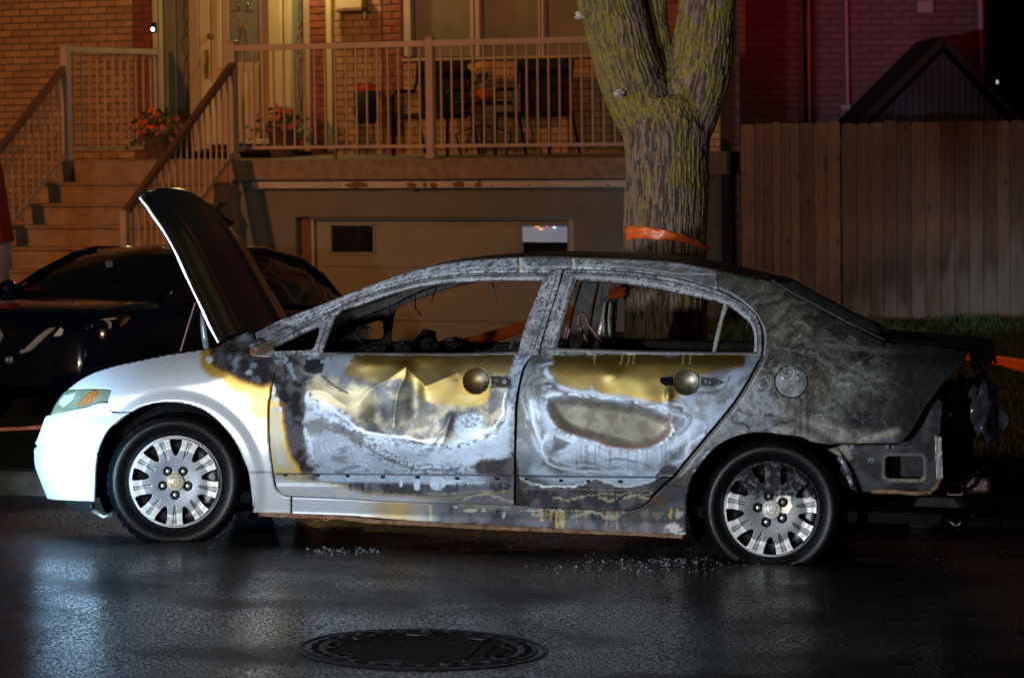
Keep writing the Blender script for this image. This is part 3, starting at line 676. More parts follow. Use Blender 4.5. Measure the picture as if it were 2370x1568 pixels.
# ---- steps
steps = empty('front_steps', None, 'wide flight of brown washed concrete steps up to the porch door', 'steps', mw=HF.M @ Matrix.Translation((XLs0, 0, HBASE)))
rise = .198; tread = .285
xr = hp(528, 380, 0)[0]
for k in range(0, 9):
    zt = ZP-rise*k-.004; y0 = -tread*k; 
    g = G().box(-.02, xr-XLs0+.02, y0-.02, y0+tread+.1, zt-HBASE-rise*.16, zt-HBASE, .012); 
    g.box(0, xr-XLs0, y0+.012, y0+tread+.05, zt-HBASE-rise, zt-HBASE-rise*.16)
    if k: g.o('step', M['concrete2'], steps)
    else: G().box(-.0, xr-XLs0, -.012, .0, zt-HBASE-rise, zt-HBASE-.01).o('step', M['concrete2'], steps)
G().box(.02, xr-XLs0-.02, -tread*8+.05, -.01, 0, ZP-HBASE-rise*8.0).o('stair_base', M['concrete2'], steps)
# ---- railings
def hw(X, Y, Z): return HF.M @ Vector((X, Y, Z))
def rail_span(root, a, b, h0, h1, nb, post=None, topw=.05, mt='rail', mtop='rail', bal=.016, inv=None, bottom=True, skip=()):
    # a,b floor points (local house coords); h0 bottom rail height, h1 top rail height
    a = Vector(a); b = Vector(b)
    G().bar(a+Vector((0, 0, h1)), b+Vector((0, 0, h1)), topw, .055).o('top_rail', M[mtop], root)
    if bottom: G().bar(a+Vector((0, 0, h0)), b+Vector((0, 0, h0)), .035, .028).o('bottom_rail', M[mt], root)
    L = (b-a)
    me = None
    for i in range(nb):
        t = (i+1)/(nb+1); p = a+L*t; g = G().box(-bal/2, bal/2, -bal/2, bal/2, 0, h1-h0-.02)
        if me is None:
            o = g.o('baluster', M[mt], root); me = o.data
        else:
            o = bpy.data.objects.new('baluster', me); col.objects.link(o); o.parent = root
        o.location = p+Vector((0, 0, h0))
def post(root, X, Y, z0, z1, w=.075, name='post', cap=True):
    g = G().box(X-w/2, X+w/2, Y-w/2, Y+w/2, z0, z1, .004); o = g.o(name, M['rail'], root)
    G().box(X-w*.62, X+w*.62, Y-w*.62, Y+w*.62, z0, z0+.05, .006).o('post_foot', M['rail'], o)
    if cap: G().box(X-w*.58, X+w*.58, Y-w*.58, Y+w*.58, z1, z1+.012, .003).o('post_cap', M['rail'], o)
Yp = .06
XP0 = hp(540, 230, Yp)[0]; XPc = hp(997, 230, Yp)[0]; XPe = hp(1475, 230, Yp)[0]
porch_rail = empty('porch_railing', None, 'long brown porch railing of thin balusters between square posts above the garage', 'railing', 'painted metal railings', mw=HF.M @ Matrix.Translation((XP0, Yp, ZP)))
htop = hp(997, 97, Yp)[1]-ZP; hbot = hp(997, 338, Yp)[1]-ZP
L1 = XPc-XP0; L2 = XPe-XPc
post(porch_rail, 0, 0, 0, hp(540, 97, Yp)[1]-ZP); post(porch_rail, L1, 0, 0, hp(997, 89, Yp)[1]-ZP); post(porch_rail, L1+L2, 0, 0, htop+.03)
rail_span(porch_rail, (0, 0, 0), (L1, 0, 0), hbot, htop-.015, 18); rail_span(porch_rail, (L1, 0, 0), (L1+L2, 0, 0), hbot, htop-.015, 18)
for t in (.52, 1.53):
    x = L1*t if t < 1 else L1+L2*(t-1); G().box(x-.012, x+.012, -.012, .012, 0, hbot).o('support', M['raildark'], porch_rail)
# landing side rail runs back to the wall
XA = hp(153, 230, Yp)[0]
land = empty('landing_railing', None, 'short beige railing beside the flower pot at the left of the landing', 'railing', 'painted metal railings', mw=HF.M @ Matrix.Translation((XA, Yp, ZP)))
h_ = hp(153, 107, Yp)[1]-ZP; Yb = YW-.2
post(land, 0, 0, 0, h_); post(land, 0, Yb-Yp, .02, hp(326, 114, Yb)[1]-ZP, .05)
rail_span(land, (0, 0, .02), (0, Yb-Yp, .02), .1, h_-.05, 11)
# stair rails
def stair_rail(X, ytop, label, pxtop, nb, ln, toppost):
    root = empty('stair_railing', None, label, 'railing', 'painted metal railings', mw=HF.M @ Matrix.Translation((X, Yp, ZP)))
    dz = -ln/tread*rise*1.0
    a = Vector((0, -.02, 0)); b = Vector((0, -ln, dz))
    hh = hp(pxtop, ytop, Yp)[1]-ZP
    rail_span(root, a, b, .07, hh, nb, mtop='raildark', topw=.06)
    post(root, 0, -ln-.03, dz-.05, dz+hh-.0, .07)
    return root
stair_rail(hp(541, 230, Yp)[0]+.005, 150, 'brown stair railing right of the steps with its dark handrail ending at the raised bonnet', 541, 17, 1.93, True)
stair_rail(hp(153, 230, Yp)[0]-.005, 158, 'brown stair railing at the far left edge beside the brick wall', 150, 21, 2.5, True)

# ---- things on the porch
def fpot(name, px, py, sc, label, group, Y=.9, wide=1, tall=.32, pinks=.5):
    X_, Z_ = hp(px, py, Y); zf = ZP+.02*(Y/YW)
    r_ = empty(name, None, label, 'flower pot', group, mw=HF.M @ Matrix.Translation((X_, Y, ZPW-.01)))
    G().lathe([(0, 0), (.11*sc, 0), (.14*sc, tall*.75), (.16*sc, tall*.76), (.165*sc, tall), (.15*sc, tall), (.14*sc, tall*.9), (0, tall*.9)], n=20).o('pot', M['pot'], r_, True)
    g = G()
    for i in range(170):
        a = random.uniform(0, 2*pi); rr = random.uniform(.0, .3)*sc*wide; z = tall+random.uniform(-.08, .17)-(rr**2)*1.6; s_ = random.uniform(.02, .05)
        d = Vector((random.uniform(-1, 1), random.uniform(-1, 1), random.uniform(-.3, 1))).normalized()*s_*1.6; e = d.orthogonal().normalized()*s_*.5
        p = Vector((rr*cos(a), rr*sin(a), z)); g.add([p-e, p+d*.5+e*1.2, p+d, p+d*.5-e*1.6], [(0, 1, 2, 3)])
    for i in range(12):
        a = random.uniform(0, 2*pi); p = Vector((.05*cos(a), .05*sin(a), tall)); q = p+Vector((cos(a)*.13, sin(a)*.13, .2)); g.add([p-Vector((.008, 0, 0)), p+Vector((.008, 0, 0)), q], [(0, 1, 2)])
    g.o('foliage', M['leaf'], r_, kind='stuff')
    for i in range(46):
        a = random.uniform(0, 2*pi); rr = random.uniform(.04, .3)*sc*wide; z = tall+random.uniform(.0, .2)-(rr**2)*1.8; 
        mt = 'flower_p' if (rr > .17*sc and random.random() < pinks*1.6) else 'flower_o'
        g = G(); c = Vector((rr*cos(a), rr*sin(a)-.02, z)); q = random.uniform(.018, .034)
        for k in range(6):
            th = k*pi/3+i; g.add([c, c+Vector((cos(th)*q, -.012, sin(th)*q)), c+Vector((cos(th+.8)*q, -.012, sin(th+.8)*q))], [(0, 1, 2)])
        g.o('flower', M[mt], r_)
    return r_
fpot('flower_pot', 368, 330, 1.1, 'clay pot of orange and pink flowers by the short landing railing', 'potted flowers on the porch', Y=.55, tall=.30)
fpot('flower_pot', 655, 330, 1.1, 'clay pot of orange and pink flowers behind the left end of the porch railing', 'potted flowers on the porch', Y=1.3, tall=.32, pinks=.7)
# dark hanging planter
X_, Z_ = hp(849, 285, 1.5)
pl = empty('black_planter', None, 'tall black planter with orange flowers on thin legs, left of the patio chairs', 'planter', 'potted flowers on the porch', mw=HF.M @ Matrix.Translation((X_, 1.5, ZPW-.01)))
zb_ = Z_-ZPW
G().lathe([(0, zb_), (.09, zb_+.005), (.12, zb_+.08), (.125, zb_+.33), (.115, zb_+.33), (0, zb_+.31)], n=20).o('pot', M['black'], pl, True)
for a in (0, 2.1, 4.2): G().tube([(.1*cos(a), .1*sin(a), 0), (.07*cos(a), .07*sin(a), zb_+.02)], .006, 6).o('leg', M['black'], pl)
g = G()
for i in range(70):
    a = random.uniform(0, 2*pi); rr = random.uniform(0, .13); c = Vector((rr*cos(a), rr*sin(a), zb_+.34+random.uniform(-.01, .05))); q = .022
    for k in range(5): g.add([c, c+Vector((cos(k*1.26)*q, -.01, sin(k*1.26)*q)), c+Vector((cos(k*1.26+.9)*q, -.01, sin(k*1.26+.9)*q))], [(0, 1, 2)])
g.o('flower_mass', M['flower_o'], pl, kind='stuff')
# patio chairs
def chair(px0, px1, ptop, pseat, label, Y):
    X0, Zt_ = hp(px0, ptop, Y); X1, _ = hp(px1, ptop, Y); _, Zs_ = hp(px0, pseat, Y)
    w = X1-X0; r_ = empty('patio_chair', None, label, 'chair', 'black patio chairs', mw=HF.M @ Matrix.Translation(((X0+X1)/2, Y, ZPW-.01)))
    hs = Zs_-ZPW; ht = Zt_-ZPW
    V = []; 
    for i, t in enumerate(np.linspace(0, 1, 6)):
        z = hs+(ht-hs)*t; y = .05-.02*sin(t*3)+t*.04
        for x in (-w/2, w/2):
            for d in (0, .012): V.append((x*(1+.05*t), y+d, z))
    F = []
    for i in range(5): b_ = i*4; F += [(b_, b_+2, b_+6, b_+4), (b_+1, b_+5, b_+7, b_+3), (b_, b_+4, b_+5, b_+1), (b_+2, b_+3, b_+7, b_+6)]
    F += [(0, 1, 3, 2), (20, 22, 23, 21)]
    G().box(-w/2, w/2, .06, .085, hs-.02, ht, .008).o('backrest', M['black'], r_)
    G().box(-w/2, w/2, -.48, .05, hs-.05, hs, .01).o('seat', M['black'], r_)
    for sx in (-1, 1):
        x = sx*(w/2+.02)
        G().tube([(x, -.45, 0), (x, -.44, hs+.18), (x, -.38, hs+.22), (x, .0, hs+.22), (x, .05, hs+.3), (x, .09, ht-.02)], .017, 8).o('arm', M['black'], r_)
        G().tube([(x, .22, 0), (x, .06, hs), (x, -.35, hs-.02)], .016, 8).o('leg', M['black'], r_)
        G().tube([(x*.98, -.45, 0), (x*.98, -.42, hs-.02)], .016, 8).o('leg', M['black'], r_)
chair(962, 1078, 139, 262, 'black mesh patio chair just behind the middle post of the porch railing', 1.15)
chair(1196, 1312, 135, 258, 'black mesh patio chair nearer the tree trunk', 1.15)
X_, Z_ = hp(1118, 233, 1.25)
tb = empty('patio_table', None, 'small round dark patio table between the two chairs', 'table', mw=HF.M @ Matrix.Translation((X_, 1.25, ZPW-.01)))
hz = Z_-ZPW
G().lathe([(0, hz), (.27, hz), (.28, hz-.012), (.27, hz-.025), (0, hz-.025)], n=32).o('tabletop', M['black'], tb, True)
G().tube([(0, 0, hz-.02), (0, 0, .12)], .02, 8).o('column', M['black'], tb)
for k in range(4):
    a = k*pi/2+.4; G().tube([(.03*cos(a), .03*sin(a), hz*.55), (.2*cos(a), .2*sin(a), hz*.45), (.27*cos(a), .27*sin(a), .2), (.22*cos(a), .22*sin(a), 0)], .01, 6).o('leg', M['black'], tb)
vs = empty('flower_vase', None, 'orange and white pot with yellow blooms standing on the patio table', 'vase', mw=HF.M @ Matrix.Translation((X_, 1.25, hz+ZPW-.008)))
G().lathe([(0, 0), (.045, 0), (.07, .1), (.06, .11), (0, .1)], n=14).o('pot', M['flower_o'], vs, True)
g = G()
for i in range(50):
    c = Vector((random.uniform(-.1, .1), random.uniform(-.06, .06), .13+random.uniform(-.02, .1))); d = Vector((random.uniform(-.04, .04), 0, random.uniform(.02, .06))); g.add([c, c+d+Vector((.02, 0, 0)), c+d*1.6, c+d-Vector((.02, 0, 0))], [(0, 1, 2, 3)])
g.o('foliage', M['leaf'], vs, kind='stuff')
for i in range(7):
    c = Vector((random.uniform(-.12, .12), -.04, .3+random.uniform(-.07, .07))); g = G()
    for k in range(6): g.add([c, c+Vector((cos(k*1.05)*.035, -.01, sin(k*1.05)*.03)), c+Vector((cos(k*1.05+.8)*.035, -.01, sin(k*1.05+.8)*.03))], [(0, 1, 2)])
    g.tube([c, (0, 0, .1)], .004, 4); g.o('yellow_flower', M['flower_y'], vs)
# red shape over a pale base at the left edge, nature unknown
x0_, z0_ = WF.pix(-22, 560, 27.0); x1_, z1_ = WF.pix(-10, 352, 27.0); _, zg = WF.pix(-22, 760, 27.0)
cv = empty('red_shape', (float(x0_), 27.0, float(zg)-.6), 'dark red shape over a pale base at the left edge beside the steps', 'covered post')  # category is a guess, the object is not identified
hb = float(z0_)-float(zg)+.6; ht = float(z1_)-float(zg)+.6
prof = [(.0, ht), (.07, ht), (.11, ht-.15), (.15, hb+.25), (.185, hb+.02), (.18, hb), (.1, hb)]
g = G().lathe(prof, n=28); g.V = [(v[0]*(1+.08*sin(5*math.atan2(v[1], v[0]))), v[1]*(1+.08*sin(5*math.atan2(v[1], v[0]))), v[2]) for v in g.V]; g.o('cover', M['darkred'], cv, True)  # dark red upper part of the unidentified shape
G().lathe([(0, hb+.01), (.17, hb+.01), (.15, hb-.3), (.1, .3), (.16, 0), (0, 0)], n=20).o('base', M['palegrey'], cv, True)
# porch light (just above the frame)
X_, Z_ = hp(740, -150, YW-.3)
lp = lamp('porch_lamp_light', 'POINT', tuple(hw(X_, YW-.35, Z_)), (0, 0, 0), 62, (1, .78, .3), .06)

# ---------------------------------------------------------------- neighbour house, shed, fence
YN = 35.5
nx0 = wp(1640, 300, YN).x; nx1 = wp(2282, 300, YN).x
nb = empty('neighbour_house', (nx0, YN, .1), 'red lit brick side wall of the neighbouring house above the wooden fence', 'house')
M['mortar_dull'] = simple('dull_mortar', (.13, .075, .085), .95, noise=.3)
G().box(0, nx1-nx0, .02, 5, 0, 5.5).o('wall', M['mortar_dull'], nb)
zt = wp(2000, 0, YN).z+.1; zb = wp(2000, 300, YN).z
bricks(nb, .1, .0, nx1-nx0, zb-.1, zt, 0.02, 'brick_dull', [300], L=.22, H=.074)
def npipe(px0, py0, px1, py1, r_, m, name, par, Y):
    a = wp(px0, py0, Y); b = wp(px1, py1, Y); o = par.location
    G().tube([a-o, b-o], r_, 10).o(name, m, par)
npipe(1957, -80, 1962, 246, .021, M['pipe'], 'conduit', nb, YN-.12)
npipe(2266, -80, 2273, 185, .032, M['pipe'], 'downpipe', nb, YN-.12)
npipe(1870, -80, 1873, 300, .05, M['trim'], 'dark_pipe', nb, YN-.14)
a = wp(1945, 286, YN-.2)-nb.location; b = wp(1970, 242, YN-.2)-nb.location
G().box(a.x, b.x, a.y, a.y+.15, a.z-.1, b.z, .01).o('meter_box', M['meter'], nb)
a = wp(1972, 286, YN-.2)-nb.location; b = wp(1986, 246, YN-.2)-nb.location
G().box(a.x, b.x, a.y+.03, a.y+.15, a.z-.1, b.z, .01).o('meter_box', M['meter'], nb)
a = wp(2140, 22, YN-.1)-nb.location; G().box(a.x-.08, a.x+.1, a.y, a.y+.1, a.z-.04, a.z+.1, .01).o('wall_vent', M['meter'], nb)
# corner wall + pink downspout right of the tree
dp = empty('downspout', wp(1678, 640, 31.6), 'pinkish rain downspout on the house corner just right of the tree trunk', 'downspout')
a = wp(1676, 168, 31.6)-dp.location
G().box(-.045, .045, -.03, .04, 0, a.z, .012).o('pipe', M['pipe'], dp)
for z in (.5, 1.3): G().box(-.055, .055, -.034, .044, z, z+.03).o('strap', M['pipe'], dp)
a = wp(1640, 470, 31.5); b = wp(1662, 380, 31.5); 
el = empty('electric_box', (a.x, 31.5, a.z), 'dull red electric box on the house corner behind the trunk', 'electric box')
G().box(-.02, b.x-a.x, 0, .1, 0, b.z-a.z, .01).o('box', M['pipe'], el); G().box(-.01, b.x-a.x-.01, -.01, 0, .02, b.z-a.z-.02, .004).o('lid', M['pipe'], el)
# corner mass of the house behind downspout
a = wp(1630, 300, 31.7).x; b = wp(1712, 300, 31.7).x
cw = empty('side_wall', (a, 31.72, -.2), 'shadowy brick corner wall between the tree trunk and the fence', 'wall')
G().box(0, b-a, .03, 3, 0, 5.5).o('core', M['mortar_dull'], cw)
bricks(cw, -.2, 0, b-a, .8, 2.6, .03, 'brick_dull', [120])
# far dark building at right with cables
a = wp(2285, 300, 40).x
fb = empty('dark_building', (a, 40, 0), 'unlit building at the far right behind the fence with thin pipes', 'building')
G().box(0, 3.5, 0, 4, -.5, 6).o('wall', M['shed'], fb)
for yy in (55, 70, 88): 
    p = wp(2290, yy, 39.9)-fb.location; q = wp(2362, yy+18, 39.9)-fb.location; G().tube([p, q], .006, 5).o('cable', M['meter'], fb)
p = wp(2308, 186, 39.8)
M['dimbulb'] = simple('dim_bulb', (.9, .9, 1), .3, emit=(.8, .85, 1), estr=.8)
wl = empty('wall_lamp', p, 'tiny white glinting wall lamp at the right above the fence', 'lamp')
G().lathe([(0, -.045), (.010, -.04), (.014, -.02), (.012, .0)], n=10).o('globe', M['dimbulb'], wl, True); G().lathe([(.014, .0), (.02, .02), (.02, .05), (0, .06)], n=10).o('bracket', M['meter'], wl, True)
# shed gable
YS = 33.2
ap = wp(2182, 97, YS); lf = wp(1975, 300, YS); rt = wp(2375, 300, YS); sd0 = Vector((ap.x, YS, .1))
shed = empty('garden_shed', sd0, 'dark blue shed gable rising behind the wooden fence', 'shed')
ev = (lf.z+rt.z)/2-.1; 
def sp(x, z): return (x-ap.x, z-.1)
za = ap.z-.1; xl = lf.x-ap.x; xr_ = rt.x-ap.x; slope = (za-(lf.z-.1))/(0-xl)
V = [(xl+.12, 0.02, 0), (xr_-.12, .02, 0), (xr_-.12, .02, ev), (0, .02, za-.1), (xl+.12, .02, ev)]
V += [(v[0], 2.0, v[2]) for v in V]
obj('wall', V, [(0, 1, 2, 3, 4), (9, 8, 7, 6, 5), (0, 5, 6, 1), (1, 6, 7, 2), (4, 9, 5, 0)], M['shed'], shed)
nbd = 22
for i in range(nbd):
    x = xl+.14+(xr_-xl-.28)*i/nbd; w = (xr_-xl-.28)/nbd-.012; xm = x+w/2
    zt_ = min(za-.12+xm*(-(za-ev)/xr_) if xm > 0 else za-.12+xm*((za-ev)/-xl), za)
    G().box(x, x+w, -.005+.004*(i % 2), .018, ev-.9, max(zt_-.01, ev-.8)).o('board', M['shed'], shed)
for (x, z) in ((xl-.05, ev-.06), (xr_+.05, ev-.06)):
    G().bar((0, -.06, za), (x, -.06, z), .05, .13, up=(0, 1, 0)).o('barge_board', M['roofdark'], shed)
    V = [(0, -.1, za+.03), (x, -.1, z+.03), (x, 2.1, z+.03), (0, 2.1, za+.03), (0, -.1, za+.06), (x, -.1, z+.06), (x, 2.1, z+.06), (0, 2.1, za+.06)]
    obj('roof', V, [(0, 1, 2, 3), (7, 6, 5, 4), (0, 4, 5, 1), (1, 5, 6, 2), (2, 6, 7, 3), (3, 7, 4, 0)], M['roofdark'], shed)
# fence
YF = 30.9
edges = [1716, 1748, 1769, 1789, 1808, 1831, 1852, 1886, 1916, 1950, 1984, 2015, 2046, 2077, 2110, 2143, 2178, 2211, 2243, 2277, 2308, 2338, 2372, 2405, 2440, 2475, 2510]
fx0 = wp(1716, 500, YF).x
fen = empty('wooden_fence', (fx0, YF, fz-.05), 'tall fence of vertical brown boards with rounded tops and a pale streaked patch', 'fence')
for i in range(len(edges)-1):
    a = wp(edges[i], 500, YF); b = wp(edges[i+1], 500, YF); w = b.x-a.x-(.006 if i != 8 else .022); h = wp(2000, 284+random.uniform(-2, 2), YF).z-fz+.05
    rt_ = w*.24; pr = [(0, 0), (w, 0), (w, h-rt_*.8)]+[(w-rt_*(1-cos(t)), h-rt_*.8+rt_*.8*sin(t)) for t in (.4, .8, 1.2)]+[(rt_, h), (rt_*.5, h-.1*rt_), (rt_*.15, h-.4*rt_), (0, h-rt_*.8)]
    y = random.uniform(-.004, .004); n = len(pr)
    V = [(x, y, z) for x, z in pr]+[(x, y+.02, z) for x, z in pr]
    F = [tuple(range(n)), tuple(range(2*n-1, n-1, -1))]+[(k, k+n, (k+1) % n+n, (k+1) % n) for k in range(n)]
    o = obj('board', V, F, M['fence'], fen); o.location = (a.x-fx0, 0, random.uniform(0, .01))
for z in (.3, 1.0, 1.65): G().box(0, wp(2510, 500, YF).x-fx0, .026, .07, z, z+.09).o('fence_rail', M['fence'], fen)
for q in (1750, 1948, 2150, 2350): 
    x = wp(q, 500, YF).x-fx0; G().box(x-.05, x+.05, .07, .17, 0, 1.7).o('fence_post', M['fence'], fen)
g = wp(1912, 380, YF)-fen.location; G().box(g.x-.012, g.x+.012, -.03, -.006, g.z-.08, g.z+.08, .004).o('gate_latch', M['trim'], fen)

# ---------------------------------------------------------------- tree
YT = 19.0
def loft_trunk(name, cent, rad, parent, seed, nseg=110, nh=260, moss=0, flat=1.0, zc=None):
    cent = np.array(cent); t = np.linspace(0, 1, nh); src = np.linspace(0, 1, len(cent))
    # smooth interpolate
    def ip(v):
        r_ = np.interp(t, src, v); k = np.ones(25)/25; p = np.concatenate([[r_[0]]*12+0*r_[:12], r_, [r_[-1]]*12+0*r_[:12]]) if False else np.pad(r_, 12, mode='reflect', reflect_type='odd'); return np.convolve(p, k, 'valid')
    cx, cy, cz, rr = ip(cent[:, 0]), ip(cent[:, 1]), ip(cent[:, 2]), ip(np.array(rad))
    th = np.linspace(0, 2*pi, nseg, endpoint=False)
    TH, CZ = np.meshgrid(th, cz, indexing='xy'); RR = rr[:, None]; s_ = np.cumsum(np.r_[0, np.hypot(np.diff(cx), np.diff(cz))])[:, None]+0*TH
    u = TH/(2*pi); 
    uu = cos_ = np.cos(TH); vv = np.sin(TH)
    k = 2.2*RR/.24+4
    warp = (fbm(uu*1.5+3, vv*1.5, s_*1.6, 3, seed)-.5)*1.4
    n1 = fbm((uu*6.5+warp), (vv*6.5+warp), s_*3.0, 3, seed+3)
    ridge = 1-np.abs(n1*2-1)*3.2; ridge = np.clip(ridge, -1, 1)
    n2 = fbm(uu*14, vv*14, s_*9, 3, seed+9)
    big = (fbm(uu*1.2, vv*1.2, s_*1.1, 2, seed+31)-.5)*.05
    fl = rr[:, None]*(1+big*1.2)-.011*sst(.2, .9, ridge)+(n2-.5)*.012
    X = cx[:, None]+fl*uu; Yv = cy[:, None]+fl*vv*flat; Z = CZ+0*X
    V = np.stack([X.ravel(), Yv.ravel(), Z.ravel()], 1)
    F = [(i*nseg+j, i*nseg+(j+1) % nseg, (i+1)*nseg+(j+1) % nseg, (i+1)*nseg+j) for i in range(nh-1) for j in range(nseg)]
    o = obj(name, V-np.array(parent.location), F, M['bark'], parent, True)
    dark = np.array([.05, .038, .03]); lt = np.array([.36, .27, .23]); ms = np.array([.30, .25, .03])
    groove = sst(.15, .8, ridge)[..., None]; C = lt*(1-groove)+dark*groove
    C = C*(.7+.6*n2[..., None])
    mm = sst(.47, .62, fbm(uu*2.2+9, vv*2.2, s_*2.5, 4, seed+50)+moss_bias(V, parent).reshape(TH.shape))[..., None]*(1-.6*groove)*(.45+.9*sst(.4, .6, fbm(uu*18, vv*18, s_*18, 2, seed+70)))[..., None]
    mm = np.clip(mm, 0, 1)
    C = C*(1-mm)+ms*mm*(.7+.6*n2[..., None])
    setcol(o, C.reshape(-1, 3))
    return o
def moss_bias(V, parent):
    px, py = WF.proj(V[:, 0], V[:, 1], V[:, 2])
    b = .10*(1-sst(260, 400, py))-.10*sst(300, 420, py)
    b += .13*np.exp(-((px-1350-(py*.22))/40)**2)*(py < 330)
    b += .12*np.exp(-((px-1575)/45)**2)*(py > 180)
    return b
def tp(px, py, dY=0): v = wp(px, py, YT+dY); return (v.x, v.y, v.z)
base = tp(1542, 900)
tree = empty('tree', (base[0], YT, float(ground_h(base[0], YT))), 'thick mossy street tree with a forked trunk tied with orange tape behind the burnt car', 'tree')
s = YT/FPX
BR_ = [([tp(1541, 1000), tp(1541, 830), tp(1541, 700), tp(1541, 590), tp(1541, 480), tp(1545, 390), tp(1543, 320), tp(1538, 260), tp(1532, 225)], [110, 97, 96, 96, 97, 99, 103, 100, 80]),
 ([tp(1515, 330, .0), tp(1486, 250), tp(1458, 170), tp(1435, 90), tp(1412, 0), tp(1385, -120), tp(1350, -300)], [62, 76, 78, 76, 74, 70, 60]),
 ([tp(1545, 270, .08), tp(1532, 150, .1), tp(1520, 80, .12), tp(1511, 0, .14), tp(1500, -120, .1), tp(1490, -300, .1)], [32, 34, 31, 29, 28, 25]),
 ([tp(1575, 340, .0), tp(1597, 250, .0), tp(1618, 170, .02), tp(1630, 80), tp(1638, 0), tp(1650, -120), tp(1670, -300)], [60, 72, 74, 71, 68, 65, 60])]
def interp_branch(c, r_, n=60):
    c = np.array(c); t = np.linspace(0, 1, n); sr = np.linspace(0, 1, len(c)); P_ = np.stack([np.interp(t, sr, c[:, i]) for i in range(3)], 1); rr = np.interp(t, sr, r_)*s
    k = np.ones(9)/9
    for i in range(3): P_[4:-4, i] = np.convolve(P_[:, i], k, 'valid')
    rr[4:-4] = np.convolve(rr, k, 'valid'); return P_, rr
base_g = G(); BRI = [interp_branch(c, r_) for c, r_ in BR_]
for P_, rr in BRI: base_g.tube([Vector(p) for p in P_], list(rr), 36)
tmpo = base_g.o('trunk', None); md = tmpo.modifiers.new('r', 'REMESH'); md.mode = 'VOXEL'; md.voxel_size = .0065
md = tmpo.modifiers.new('s', 'SMOOTH'); md.factor = .7; md.iterations = 22
dg_ = bpy.context.evaluated_depsgraph_get(); ev_ = tmpo.evaluated_get(dg_); me_ = bpy.data.meshes.new_from_object(ev_)
nv = len(me_.vertices); co = np.empty(nv*3); me_.vertices.foreach_get('co', co); co = co.reshape(-1, 3); no = np.empty(nv*3); me_.vertex_normals.foreach_get('vector', no); no = no.reshape(-1, 3)
bd = np.full(nv, 1e9); AX = np.zeros((nv, 3)); SA = np.zeros(nv); BI = np.zeros(nv)
for bi, (P_, rr) in enumerate(BRI):
    sl_len = np.r_[0, np.cumsum(np.linalg.norm(np.diff(P_, axis=0), axis=1))]
    for k in range(0, len(P_)-1):
        a = P_[k]; b = P_[k+1]; ab = b-a; t = np.clip(((co-a)@ab)/(ab@ab), 0, 1); q = a+t[:, None]*ab; d = np.linalg.norm(co-q, axis=1)-rr[k]
        u = d < bd; bd[u] = d[u]; AX[u] = (co-q)[u]; SA[u] = sl_len[k]+t[u]*np.linalg.norm(ab)+bi*7; 
ang = AX/np.maximum(np.linalg.norm(AX, axis=1), 1e-6)[:, None]
radl = np.linalg.norm(AX[:, :2], axis=1)
fx_ = co[:, 0]*46; fy_ = co[:, 1]*46
# ridges follow each limb: cross coordinate from the offset, along coordinate stretched
cxn = AX[:, 0]*88; cyn = AX[:, 1]*88
wv = (fbm(co[:, 0]*5, co[:, 2]*4, co[:, 1]*5, 3, 61)-.5)*5
z_ = SA*6.5
n1 = vnoise(cxn+wv, cyn+wv*.6, z_, 63)*.65+vnoise(cxn*1.9+wv, cyn*1.9, z_*2.1, 64)*.35
ridge = 1-np.abs(n1*2-1)*3.0; groove = sst(.05, .75, ridge)
n2 = fbm(co[:, 0]*70, co[:, 2]*50, co[:, 1]*70, 3, 65)
big = fbm(co[:, 0]*4, co[:, 2]*3, co[:, 1]*4, 2, 66)-.5
co2 = co+no*(big*.03-.011*groove+(n2-.5)*.006)[:, None]
me_.vertices.foreach_set('co', (co2-np.array(tree.location)).ravel()); me_.update()
bpy.data.objects.remove(tmpo)
to = bpy.data.objects.new('trunk', me_); col.objects.link(to); to.parent = tree; me_.materials.clear(); me_.materials.append(M['bark'])
me_.polygons.foreach_set('use_smooth', [True]*len(me_.polygons))
px_, py_ = WF.proj(co[:, 0], co[:, 1], co[:, 2])
dark = np.array([.05, .036, .027]); lt = np.array([.24, .15, .095]); ms = np.array([.24, .175, .012])
C = lt*(1-groove[:, None])+dark*groove[:, None]; C = C*(.6+.8*n2[:, None])
mb_ = .13*(1-sst(230, 360, py_))-.10*sst(330, 420, py_)+.10*np.exp(-((px_-1360-(py_*.25))/45)**2)*(py_ < 360)+.15*np.exp(-((px_-(1560+py_*.06))/26)**2)*(py_ > 200)
mm = sst(.50, .64, fbm(co[:, 0]*9, co[:, 2]*6, co[:, 1]*9, 4, 67)+mb_)*(1-.55*groove)*(.35+.65*sst(.4, .6, fbm(co[:, 0]*60, co[:, 2]*40, co[:, 1]*60, 2, 68)))
C = C*(1-mm[:, None])+ms*mm[:, None]*(.6+.8*n2[:, None]); setcol(to, C)
print('trunk verts', nv)
for (px, py, r_, sd) in ((1433, 216, 11, 1), (1674, 134, 12, 2), (1343, 36, 11, 3)):
    c = Vector(tp(px, py, -.21 if sd == 1 else -.05))-tree.location; q = r_*s; V = []
    for i in range(9):
        a = pi*i/8
        for k in range(14): b = 2*pi*k/14; V.append((sin(a)*cos(b), sin(a)*sin(b)*.6, cos(a)))
    V = np.array(V); w_ = 1+.7*(fbm(V[:, 0]*2+sd*5, V[:, 1]*2, V[:, 2]*2, 3, sd)-.5)*2; V = V*w_[:, None]*q*np.array([1.3, 1, .8])+np.array(c)
    o = obj('knot', V, [(i*14+k, i*14+(k+1) % 14, (i+1)*14+(k+1) % 14, (i+1)*14+k) for i in range(8) for k in range(14)], M['bark'], tree, True)
    setcol(o, np.array([.5, .38, .32])*(.3+sst(.8, 1.2, w_))[:, None])
